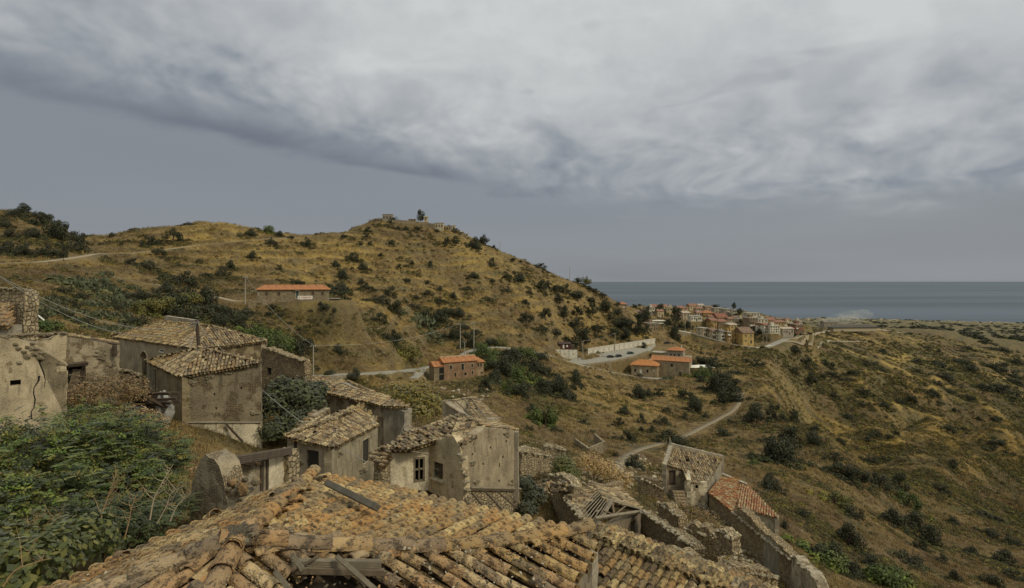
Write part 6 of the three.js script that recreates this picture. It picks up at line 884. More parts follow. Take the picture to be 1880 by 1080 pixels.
// ---------------------------------------------------------------- plants
const GREENS = { dark: [[0.028, 0.034, 0.013], [0.042, 0.047, 0.017], [0.02, 0.025, 0.011], [0.058, 0.06, 0.022]], olive: [[0.05, 0.052, 0.024], [0.038, 0.042, 0.019], [0.072, 0.07, 0.033], [0.028, 0.033, 0.015]], bright: [[0.085, 0.12, 0.022], [0.065, 0.098, 0.022], [0.11, 0.135, 0.03], [0.05, 0.075, 0.02]], yellow: [[0.15, 0.14, 0.03], [0.11, 0.115, 0.028], [0.18, 0.155, 0.04], [0.085, 0.09, 0.025]], dry: [[0.26, 0.165, 0.075], [0.2, 0.125, 0.06], [0.31, 0.21, 0.10], [0.15, 0.1, 0.055]], pear: [[0.085, 0.10, 0.05], [0.06, 0.075, 0.036], [0.11, 0.125, 0.07], [0.14, 0.14, 0.085]] };
class Leaves {
  constructor() { this.p = []; this.c = []; this.n = []; }
  leaf(x, y, z, nx, ny, nz, s, len, col) {                  // one small leaf-shaped pair of triangles facing roughly n
    const n = new V3(nx + rr(-0.7, 0.7), ny + rr(-0.7, 0.7), nz + rr(-0.7, 0.7)).normalize(), a = new V3(rr(-1, 1), rr(-1, 1), rr(-1, 1)).cross(n).normalize(), b = n.clone().cross(a), k = 0.75 + 0.5 * rnd(), cc = col.map((q) => q * k);
    const P0 = [x, y, z], q = (u, v) => [P0[0] + a.x * u + b.x * v, P0[1] + a.y * u + b.y * v, P0[2] + a.z * u + b.z * v], A = q(-len, 0), B = q(0, s), C = q(len, 0), D = q(0, -s);
    this.p.push(...A, ...B, ...C, ...A, ...C, ...D); for (let i = 0; i < 6; i++) { this.c.push(...cc); }
  }
  geo() { const g = new THREE.BufferGeometry(); g.setAttribute('position', new THREE.Float32BufferAttribute(this.p, 3)); g.setAttribute('color', new THREE.Float32BufferAttribute(this.c, 3)); g.computeVertexNormals(); return g; }
}
// a crown of radius about 1 whose foot is at y = 0: leafy clumps spread over an uneven volume
function crownGeo(seed, pal, o = {}) {
  srand(seed); const q = { n: 1700, lobes: 9, size: 0.05, tall: 1, low: 0.2, spread: 0.62, lob: 1, ...o }, L = new Leaves(), lobes = [];
  for (let i = 0; i < q.lobes; i++) { const a = rnd() * 2 * PI, r = Math.sqrt(rnd()) * q.spread, y = rr(q.low, 1.0) * (1 - 0.45 * (r / q.spread) ** 2); lobes.push([Math.cos(a) * r, y * q.tall, Math.sin(a) * r, rr(0.3, 0.5) * (1.15 - 0.4 * Math.abs(y - 0.5)) * q.lob, pick(pal)]); }
  for (let i = 0; i < q.n; i++) { const l = pick(lobes), u = rr(-1, 1), t = rnd() * 2 * PI, s = Math.sqrt(1 - u * u), R = l[3] * (0.72 + 0.36 * rnd()), nx = s * Math.cos(t), ny = u, nz = s * Math.sin(t); const y = l[1] + ny * R * 0.85; if (y < 0.0) continue; L.leaf(l[0] + nx * R, y, l[2] + nz * R, nx, ny + 0.3, nz, q.size * rr(0.5, 1.0), q.size * rr(0.8, 1.6), mix3(l[4], pick(pal), 0.4)); }
  return L.geo();
}
function trunkGeo(seed, h, r, limbs = 4) { srand(seed); const a = [taperTube([new V3(0, -0.4, 0), new V3(rr(-0.05, 0.05), h * 0.5, rr(-0.05, 0.05)), new V3(rr(-0.1, 0.1), h, rr(-0.1, 0.1))], r, r * 0.6, 6)]; for (let i = 0; i < limbs; i++) { const t = i / limbs * 2 * PI + rnd(); a.push(taperTube([new V3(0, h * rr(0.5, 0.9), 0), new V3(Math.cos(t) * 0.22, h + 0.2, Math.sin(t) * 0.22), new V3(Math.cos(t) * 0.45, h + rr(0.35, 0.7), Math.sin(t) * 0.45)], r * 0.5, r * 0.15, 5)); } return mergeGeometries(a); }
const CROWNS = {}; { let s = 600; for (const k of ['dark', 'olive', 'bright', 'yellow', 'dry']) CROWNS[k] = [0, 1, 2, 3, 4, 5, 6, 7].map((i) => crownGeo(s++, GREENS[k], { tall: [0.95, 1.1, 0.85, 1.25][i % 4], lobes: [9, 8, 16, 22][i >> 1], spread: [0.62, 0.7, 0.85, 0.95][i >> 1], lob: [1, 0.9, 0.66, 0.55][i >> 1], n: [1700, 1700, 1500, 1300][i >> 1] })); }
// prickly pear: flat oval pads in stacks
CROWNS.pear = [0, 1, 2].map((i) => { srand(640 + i); const p = [], c = []; const pad = new THREE.CircleGeometry(1, 7).toNonIndexed(), pp = pad.attributes.position; for (let k = 0; k < 150; k++) { const a = rnd() * 2 * PI, r = Math.sqrt(rnd()) * 0.95, y = rr(0.08, 0.9 - 0.35 * r), m = new THREE.Matrix4().compose(new V3(Math.cos(a) * r, y, Math.sin(a) * r), new THREE.Quaternion().setFromEuler(new THREE.Euler(rr(-0.7, 0.7), rnd() * 6, rr(-0.6, 0.6))), new V3(0.085, 0.13, 0.1).multiplyScalar(rr(0.7, 1.25))), col = pick(GREENS.pear), v = new V3(); for (let q = 0; q < pp.count; q++) { v.fromBufferAttribute(pp, q).applyMatrix4(m); p.push(v.x, v.y, v.z); c.push(...col); } } const g = new THREE.BufferGeometry(); g.setAttribute('position', new THREE.Float32BufferAttribute(p, 3)); g.setAttribute('color', new THREE.Float32BufferAttribute(c, 3)); g.computeVertexNormals(); return g; });
const TRUNKS = [0, 1, 2].map((i) => trunkGeo(650 + i, 0.5, 0.075));
const ORD = ['leftmost', 'second from left', 'third from left', 'fourth from left', 'fifth from left', 'sixth from left', 'seventh from left', 'eighth from left', 'ninth from left', 'tenth from left', '11th from left', '12th from left', '13th from left', '14th from left', '15th from left', '16th from left', '17th from left', '18th from left', '19th from left', '20th from left', '21st from left', '22nd from left', '23rd from left', '24th from left', '25th from left', '26th from left', '27th from left', '28th from left'];
const WORD = { dark: 'dark green', olive: 'grey-green', bright: 'bright green', yellow: 'yellow-green', dry: 'dry brown', pear: 'prickly pear' };
const SKIRT = [];
// plants of one place: entries [x, y of the foot, width, height/width, kind] in pixels of an enlarged crop with origin (ox, oy) and scale k
function grove(place, group, ox, oy, k, dmin, list, treeFrom = 9e9) {
  const rank = {}; const named = list.map((e) => ({ e, tree: e[5] ?? 0 })).sort((a, b) => a.e[0] - b.e[0]);
  for (const { e, tree } of named) {
    const [x, y, w, hw = 0.85, kind = 'dark'] = e, p = hit(ox + x / k, oy + y / k, dmin); if (!p) continue;
    const d = -p.z, R = w / k / 1000 * d * 0.5, noun = kind === 'pear' ? 'prickly pear clump' : tree ? 'tree' : 'bush', key = noun + kind, n = rank[key] = (rank[key] ?? -1) + 1, color = kind === 'pear' ? '' : WORD[kind] + ' ';
    const same = named.filter((q) => (q.e[4] ?? 'dark') === kind && (q.tree ? 1 : 0) === (tree ? 1 : 0) && kind !== 'x').length;
    const g = thing(kind === 'pear' ? 'prickly_pear' : tree ? 'tree' : 'bush', `${color}${noun} ${place}` + (same > 1 ? `, ${ORD[Math.min(n, 27)]}` : ''), noun === 'tree' ? 'tree' : kind === 'pear' ? 'cactus' : 'bush', p, group);
    g.position.y -= R * 0.12; g.rotation.y = rnd() * 6.28; const c = part(g, kind === 'pear' ? 'pads' : tree ? 'crown' : 'foliage', pick(CROWNS[kind]), M.leaf); const lift = tree ? 0.55 : 0; c.scale.set(R * rr(0.98, 1.18), R * 2 * hw / 1.25 * rr(0.9, 1.1), R * rr(0.9, 1.2)); SKIRT.push([p, R, kind]); c.position.y = lift * R * hw; const t = part(g, kind === 'pear' ? 'stem' : tree ? 'trunk' : 'stem', pick(TRUNKS), M.bark); t.scale.set(R, R * hw * (tree ? 2.2 : 1.4), R);
  }
}
const D = 'dark', O = 'olive', B = 'bright', Y = 'yellow', PR = 'pear';
srand(700);
grove('on the left knoll', 'bushes on the left knoll', 0, 360, 2.919, 90, [[20, 165, 80], [90, 115, 90, 0.7], [190, 118, 90, 0.7, O], [300, 232, 120], [170, 222, 90, 0.8, O], [330, 182, 70], [400, 242, 100], [400, 302, 110, 0.7, O], [30, 305, 110], [120, 322, 120, 0.7, O], [270, 322, 120, 0.7], [200, 152, 80], [60, 225, 80, 0.7, O], [440, 262, 60], [250, 130, 60], [30, 75, 50], [130, 90, 70], [450, 225, 50, 0.7, O], [340, 350, 40, 2, D, 1]]);
grove('on the grassy hill beside the track', 'bushes on the left hill', 0, 360, 2.919, 120, [[930, 252, 95, 0.9, D, 1], [800, 267, 80], [855, 314, 62], [645, 264, 22, 1.3], [1005, 157, 55, 0.6], [1135, 137, 42, 0.6], [1345, 212, 65], [1430, 192, 75, 0.7, B], [1450, 262, 62], [1640, 272, 60, 1.2], [1500, 218, 45], [1555, 227, 40, 0.6], [1350, 332, 52, 1.1], [1235, 387, 58], [1495, 397, 32, 1.2], [1200, 435, 70, 0.9, O], [980, 474, 145, 0.7], [1060, 362, 50, 0.6], [790, 395, 90, 0.8, O], [1800, 372, 38, 1], [1830, 432, 52, 1.2], [700, 368, 65, 0.7], [895, 508, 75, 0.8, O], [1110, 435, 60, 0.6, O], [600, 215, 30, 1]]);
grove('on the slope above the hamlet roofs', 'prickly pears above the hamlet', 0, 360, 2.919, 52, [[380, 490, 150, 0.5, PR], [460, 505, 160, 0.6, PR], [570, 515, 140, 0.55, PR], [230, 640, 130, 0.6, PR], [180, 590, 90, 0.7, PR], [300, 620, 110, 0.7, PR], [700, 605, 110, 0.8, PR], [820, 585, 70, 0.8, PR], [600, 565, 120, 0.6, PR], [500, 595, 110, 0.6, PR], [560, 725, 130, 0.6, PR], [660, 720, 100, 0.6, PR], [400, 675, 100, 0.6, PR], [330, 565, 80, 0.6, PR], [700, 500, 90, 0.5, PR], [230, 720, 170, 0.5, B], [300, 560, 70, 0.7], [390, 600, 80, 0.7], [350, 660, 90, 0.6], [420, 470, 120, 0.6, PR], [525, 482, 130, 0.6, PR], [640, 540, 110, 0.6, PR], [150, 620, 110, 0.7, PR], [260, 580, 100, 0.7, PR], [450, 640, 110, 0.6, PR], [640, 660, 120, 0.7, PR], [540, 650, 110, 0.6, PR], [760, 560, 100, 0.7], [780, 640, 120, 0.8, Y], [740, 690, 130, 0.7], [480, 700, 110, 0.6], [620, 610, 90, 0.8], [690, 560, 80, 0.7], [340, 520, 90, 0.6], [190, 680, 130, 0.6], [430, 560, 90, 0.6], [560, 430, 80, 0.6, PR], [300, 440, 70, 0.5, PR]]);
grove('behind the long hipped house', 'thicket behind the hamlet', 0, 360, 2.919, 60, [[860, 650, 170, 0.8, Y], [960, 660, 200, 0.8, D], [1060, 650, 150, 0.8, O], [1000, 600, 160, 0.6, Y], [1370, 770, 160, 1.0, B], [1480, 850, 180, 0.9, B], [1560, 850, 130, 0.9, D], [1250, 690, 110, 0.8, O], [1180, 700, 110, 0.7, D], [1800, 530, 110, 0.6], [1600, 475, 80, 0.6], [900, 560, 150, 0.7], [1100, 600, 140, 0.8], [1180, 640, 120, 0.7], [1300, 720, 120, 0.9], [1440, 790, 120, 0.9, B], [1620, 820, 110, 0.8, O], [1000, 540, 110, 0.6, O], [1290, 640, 130, 0.5, O], [1740, 610, 60, 0.7, O]]);
grove('high on the hill below the cemetery', 'bushes below the cemetery', 600, 360, 2.919, 200, [[135, 347, 72], [45, 377, 42], [190, 392, 62], [85, 442, 55, 1], [220, 192, 38], [380, 180, 38], [425, 180, 35], [483, 178, 40, 0.6], [355, 141, 46, 1], [503, 147, 48, 1.25, D, 1], [175, 262, 32], [232, 264, 32], [345, 260, 32], [290, 322, 32], [385, 392, 32, 1.2], [555, 374, 36], [640, 268, 42, 1.3], [685, 252, 48, 1], [797, 282, 72, 1.2], [845, 264, 55, 1, D, 1], [890, 382, 42, 1.5], [590, 192, 30], [690, 195, 40, 0.8], [128, 165, 20], [93, 222, 35], [213, 222, 35, 0.6], [895, 278, 30]]);
grove('in the middle of the dry hill', 'bushes on the middle of the hill', 600, 360, 2.919, 190, [[790, 442, 62, 0.6], [970, 447, 52, 1], [1035, 455, 72, 0.9], [888, 462, 32, 1], [1085, 527, 36, 1], [860, 562, 45, 0.6, O], [960, 512, 52, 0.6, O], [1060, 577, 52, 0.6, O], [680, 552, 42, 0.9], [545, 537, 60, 0.6, O], [605, 507, 42, 0.7, O], [610, 575, 60, 0.8], [70, 512, 120, 0.6], [210, 502, 85, 0.6], [290, 575, 110, 0.7, O], [340, 535, 62, 1], [375, 632, 95, 0.8], [465, 602, 80, 0.6, O], [430, 462, 35, 0.9], [540, 470, 40, 0.6, O], [185, 470, 45, 0.9], [650, 640, 70, 1], [600, 675, 115, 0.8], [750, 500, 60, 0.4, O], [470, 545, 45, 0.6, O], [455, 365, 30, 0.7]]);
grove('on the right shoulder of the hill', 'olive trees on the right shoulder', 600, 360, 2.919, 200, [[1150, 512, 62, 0.8], [1185, 492, 46, 0.8], [1240, 525, 65, 0.85], [1280, 535, 52, 1.1], [1240, 577, 56, 1], [1345, 560, 80, 0.8], [1418, 577, 45, 0.8], [1425, 645, 56, 1.1], [1495, 630, 66, 0.9], [1070, 685, 76, 0.95], [1170, 662, 66, 0.85], [1272, 660, 66, 0.9], [1340, 650, 66, 0.95], [1345, 715, 70, 0.9], [1455, 740, 75, 0.85], [1150, 740, 62, 0.9], [1230, 755, 65, 0.7, O], [1360, 820, 115, 0.9, D], [1540, 757, 56, 0.8], [1600, 775, 60, 0.9], [1675, 745, 62, 0.9], [1580, 715, 85, 0.9], [1520, 665, 42, 0.8], [1700, 690, 65, 1.2], [1620, 700, 55, 0.9], [1100, 672, 30, 0.8]].map((e) => [e[0], e[1], e[2], e[3], e[4] || D, 1]));
grove('on the steep slope above the brick house', 'scrub above the brick house', 600, 360, 2.919, 120, [[280, 675, 85, 0.8], [345, 780, 105, 0.8], [530, 645, 62, 0.9], [510, 690, 130, 0.7, PR], [560, 760, 100, 0.6, PR], [705, 650, 75, 0.9, O], [690, 765, 62, 1.3], [760, 810, 90, 0.9], [840, 875, 150, 0.7, B], [880, 800, 80, 0.7], [560, 700, 70, 0.6], [430, 860, 150, 0.6, Y], [60, 840, 60, 0.6, O], [800, 740, 60, 0.7, O], [640, 760, 60, 0.7, O], [150, 980, 70, 0.8, O], [20, 960, 60, 0.8, O], [720, 720, 70, 0.9]]);
grove('on the slope below the long hillside house', 'scrub below the long hillside house', 420, 480, 7.713, 100, [[430, 620, 90, 0.7], [620, 660, 120, 0.6, O], [740, 770, 100, 0.7, O], [860, 890, 80, 0.8], [1300, 625, 70, 0.9], [1400, 870, 100, 0.7, O], [1150, 710, 80, 0.6, O], [560, 790, 110, 0.7], [980, 970, 100, 0.6, O], [330, 770, 100, 0.8], [1490, 710, 80, 0.7, O], [700, 990, 90, 0.7], [1250, 1000, 90, 0.6, O]]);
grove('filling the gully', 'dense green of the gully', 600, 360, 2.919, 120, [[1000, 905, 120, 0.8, O], [1060, 865, 120, 0.7, B], [950, 965, 120, 0.9], [1040, 1005, 120, 0.8, B], [905, 905, 110, 0.7, B], [845, 1045, 75, 1.1], [905, 1000, 90, 0.8], [1030, 1070, 110, 0.9], [1120, 935, 100, 0.8], [1240, 1050, 130, 0.9], [1330, 1005, 70, 1], [1140, 870, 90, 0.6], [960, 860, 90, 0.7], [1080, 950, 120, 0.8], [1000, 980, 120, 0.8, B], [900, 1010, 80, 0.7, PR], [820, 830, 90, 0.8, B], [930, 800, 80, 0.7, Y], [1110, 1000, 110, 0.8, B], [1060, 1040, 90, 0.8, O], [1150, 1050, 100, 0.8], [980, 1050, 90, 0.8, B], [1020, 950, 100, 0.8, Y], [1180, 960, 80, 0.8, O], [880, 930, 80, 0.8]]);
grove('along the right skyline of the hill', 'pines along the skyline', 600, 360, 2.919, 250, [[1150, 388, 60, 0.5], [1180, 398, 50, 0.6], [1205, 408, 60, 0.6], [1232, 420, 60, 0.6], [1262, 436, 65, 0.6], [1295, 450, 60, 0.6], [1325, 460, 60, 0.6], [1345, 470, 40, 0.9], [1385, 485, 60, 0.9, Y], [1405, 500, 40, 0.5], [1440, 518, 45, 0.5], [1475, 545, 50, 0.6], [1000, 350, 35, 0.5, O], [1040, 358, 25, 0.6]].map((e) => [e[0], e[1], e[2], e[3], e[4] || D, 1]));
grove('on the golden slope below the church', 'bushes below the church', 960, 600, 3.6, 80, [[770, 475, 105, 0.85], [890, 455, 80, 0.8], [1080, 475, 120, 0.9], [1140, 565, 115, 0.9], [670, 580, 85, 0.8], [635, 655, 65, 1.1], [690, 755, 105, 0.9], [785, 692, 42, 0.8], [780, 635, 65, 1, O], [850, 695, 65, 1], [960, 770, 170, 0.8], [1040, 790, 130, 0.8], [920, 650, 95, 0.7, O], [1070, 618, 48, 1.1], [830, 460, 70, 0.8], [950, 570, 60, 0.8, O], [620, 860, 50, 1, O], [740, 1005, 120, 0.9], [500, 340, 50, 0.6, O], [770, 335, 60, 0.6, O]]);
grove('crowding the slope right of the church', 'bushes right of the church', 960, 600, 3.6, 120, [[1380, 495, 170, 0.9], [1290, 430, 150, 0.8], [1200, 335, 150, 0.75, B], [1260, 260, 120, 0.7], [1170, 255, 120, 0.7], [1330, 360, 120, 0.8], [1240, 320, 100, 0.9], [1550, 258, 75, 0.7], [1480, 233, 45, 0.9], [1410, 315, 75, 0.6], [960, 350, 80, 0.6, PR], [1180, 365, 60, 0.8, O], [1290, 380, 90, 0.9], [1400, 420, 100, 0.9], [800, 145, 55, 0.9], [1010, 90, 60, 1.7], [1000, 60, 40, 1.5]]);
grove('on the ridge right of the footpath', 'bushes right of the footpath', 960, 600, 3.6, 70, [[1550, 640, 160, 0.8, O], [1665, 615, 115, 1.2], [1780, 605, 65, 0.9], [1690, 890, 200, 1.05], [1750, 800, 110, 0.8], [1320, 725, 95, 0.8, O], [1520, 905, 60, 0.8, B], [1640, 1065, 110, 0.9, O], [1380, 640, 40, 0.7, O], [1210, 600, 50, 0.6, O], [1600, 760, 70, 0.6, O]]);
grove('in the left hollow beside the gully', 'bushes left of the car park road', 960, 600, 3.6, 100, [[150, 650, 190, 1.05, B], [170, 430, 110, 0.9], [240, 420, 130, 0.9], [350, 415, 70, 0.9], [110, 440, 60, 1], [350, 330, 65, 0.8], [60, 560, 90, 0.8, O], [400, 640, 60, 0.7, O], [40, 680, 60, 0.7, O], [390, 400, 50, 0.9], [300, 480, 110, 0.7, O], [210, 690, 70, 0.5, O]]);
grove('on the far slopes right of the village', 'bushes on the far right slopes', 1400, 500, 3.856, 220, [[845, 565, 80, 0.5], [460, 665, 90, 0.7], [220, 720, 60, 0.9], [350, 815, 100, 1.1, O], [430, 755, 65, 0.6], [500, 745, 110, 0.5], [800, 665, 65, 0.5], [840, 695, 55, 0.6], [220, 565, 100, 0.7], [310, 660, 110, 0.6], [730, 665, 65, 0.7, O], [510, 885, 65, 0.7], [720, 945, 75, 0.6], [740, 865, 85, 0.6], [860, 945, 65, 0.6], [965, 925, 55, 0.7], [1045, 915, 75, 0.7], [1100, 705, 65, 0.6], [1250, 565, 45, 0.6], [1470, 905, 80, 0.6], [1180, 865, 120, 0.5], [610, 1035, 65, 0.7], [760, 495, 32, 0.8], [1040, 442, 45, 0.5], [640, 425, 42, 0.9], [845, 387, 50, 0.4], [650, 720, 80, 0.6, O], [610, 770, 60, 0.6, O]]);
grove('on the dark hillside at the far right', 'bushes on the right hillside', 1400, 500, 3.856, 220, [[1250, 665, 110, 0.5], [1400, 650, 130, 0.5], [1700, 705, 160, 0.5], [1700, 860, 160, 0.6], [1655, 1065, 70, 0.7], [1530, 1045, 45, 0.8], [1360, 990, 42, 0.8], [1500, 465, 120, 0.4], [1590, 505, 85, 0.5], [1450, 545, 60, 0.5, O], [1610, 545, 60, 0.5, O], [1180, 545, 50, 0.5, O], [1400, 560, 45, 0.5], [1300, 760, 110, 0.5, O], [1480, 700, 100, 0.5, O], [1560, 830, 90, 0.6], [1790, 640, 90, 0.5], [1780, 780, 90, 0.6], [1240, 800, 80, 0.5, O], [1340, 860, 60, 0.6, O], [1700, 560, 90, 0.5, O], [1800, 480, 120, 0.5], [1090, 640, 70, 0.5, O]]);
grove('on the near spur at the lower right', 'bushes on the lower right spur', 1380, 660, 2.572, 70, [[200, 298, 48, 1], [130, 475, 170, 0.95], [175, 385, 90, 0.9], [295, 405, 85, 0.9, O], [300, 338, 42, 0.9], [410, 398, 65, 0.7], [390, 483, 65, 0.8], [430, 562, 130, 0.7], [510, 582, 90, 0.8], [580, 485, 75, 0.6, O], [600, 605, 110, 0.7, O], [700, 605, 90, 0.8], [660, 775, 115, 0.9], [740, 695, 115, 0.8, B], [760, 805, 125, 0.8], [840, 870, 110, 0.9], [800, 895, 65, 0.9], [390, 685, 150, 0.6, Y], [480, 745, 95, 0.8, O], [90, 620, 85, 0.9, O], [240, 750, 60, 1.2], [200, 255, 40, 0.8]]);
grove('low on the slope at the bottom right', 'bushes at the bottom right', 1380, 660, 2.572, 60, [[460, 885, 130, 0.8, O], [370, 970, 170, 0.6], [560, 985, 110, 0.7, O], [620, 1075, 220, 0.6, B], [750, 965, 120, 0.7, O], [1040, 925, 85, 0.7], [1140, 1065, 95, 0.8], [1180, 775, 85, 0.6, O], [1190, 965, 105, 0.7], [960, 1045, 65, 0.7, O], [900, 960, 60, 0.7, O], [330, 1075, 200, 0.5, B], [1240, 880, 90, 0.6], [1130, 840, 80, 0.6], [1080, 740, 80, 0.5, O], [950, 780, 60, 0.6, O], [1240, 1040, 80, 0.7], [480, 1060, 130, 0.6], [155, 800, 40, 1.6]]);
grove('along the spur crest at the right', 'bushes along the spur crest', 1380, 660, 2.572, 150, [[925, 342, 66, 0.55], [1155, 415, 85, 0.6], [945, 505, 55, 0.8], [890, 625, 75, 0.6], [650, 373, 42, 0.8], [685, 360, 35, 0.8], [620, 222, 55, 0.5], [460, 273, 45, 0.6], [1000, 335, 45, 0.5], [545, 385, 40, 0.6, O], [590, 365, 60, 0.5, O]]);
grove('around the village', 'trees around the village', 1130, 540, 10.8, 330, [[40, 240, 110, 0.8], [60, 420, 200, 0.7], [240, 660, 230, 0.8], [130, 700, 180, 0.9], [560, 600, 240, 1.3], [620, 470, 150, 1.2], [880, 440, 260, 0.8], [1200, 640, 260, 1.2], [1260, 480, 180, 1.1], [480, 800, 230, 1.1], [640, 780, 140, 1.1], [1180, 880, 120, 2.0], [1040, 660, 180, 0.8], [380, 290, 120, 0.6], [960, 380, 120, 0.9], [1420, 690, 140, 1.0], [1300, 700, 160, 0.8], [200, 890, 160, 0.9], [480, 240, 90, 0.6]].map((e) => [e[0], e[1], e[2], e[3], e[4] || D, 1]));
grove('on the village knoll and streets', 'trees on the village knoll', 1260, 550, 12, 330, [[640, 190, 180, 0.5], [780, 180, 260, 0.5], [900, 200, 180, 0.6], [760, 130, 70, 1], [1050, 230, 110, 1.2], [1170, 360, 150, 1.0], [1070, 480, 150, 1.0], [1200, 560, 160, 0.9], [740, 890, 100, 0.9], [1180, 930, 120, 0.6], [1600, 780, 130, 1.0], [1640, 700, 100, 1.2], [440, 520, 130, 0.8], [1540, 810, 100, 0.8], [40, 620, 160, 0.7], [1680, 830, 80, 0.8]].map((e) => [e[0], e[1], e[2], e[3], e[4] || D, 1]));
grove('at the right end of the village', 'trees at the right end of the village', 1370, 560, 12, 330, [[300, 640, 160, 0.8], [340, 560, 110, 1], [1010, 680, 160, 0.6], [1110, 680, 150, 0.6], [1220, 670, 120, 0.6], [1390, 640, 120, 0.6], [830, 660, 70, 0.8], [640, 390, 70, 0.7], [900, 660, 80, 0.6], [280, 490, 90, 1.2]]);
{ // far wooded belt towards the coast: one mass
  srand(760); const ms = [], cs = []; for (let i = 0; i < 1500; i++) { const u = rr(0.42, 1.02), d = 820 * Math.pow(4.4, rnd()), x = u * d, z = -d; if (fbm(x / 260 + 3, z / 260, 3) < 0.02) continue; const k = rr(2, 6) * (0.7 + d / 2600); ms.push(new THREE.Matrix4().compose(new V3(x, ground(x, z) - 0.5, z), new THREE.Quaternion().setFromAxisAngle(new V3(0, 1, 0), rnd() * 6), new V3(k * 1.5, k * 0.8, k * 1.5))); cs.push(new THREE.Color().setRGB(1, 1, 1)); }
  tag(stuffOf(scene, 'coastal_woodland', crownGeo(777, GREENS.olive, { n: 160, size: 0.16, lobes: 5 }), M.leaf, ms, cs), 'dark scattered woodland on the coastal plain before the sea');
  const hs = []; for (let i = 0; i < 70; i++) { const d = rr(2400, 3700), u = rr(0.45, 1.0), x = u * d, z = -d; hs.push(new THREE.Matrix4().compose(new V3(x, ground(x, z) + 2, z), new THREE.Quaternion().setFromAxisAngle(new V3(0, 1, 0), rnd() * 3), new V3(rr(8, 22), rr(4, 8), rr(8, 14)))); } tag(stuffOf(scene, 'coastal_buildings', new THREE.BoxGeometry(1, 1, 1), M.palePlaster, hs), 'pale specks of buildings along the distant shore');
}
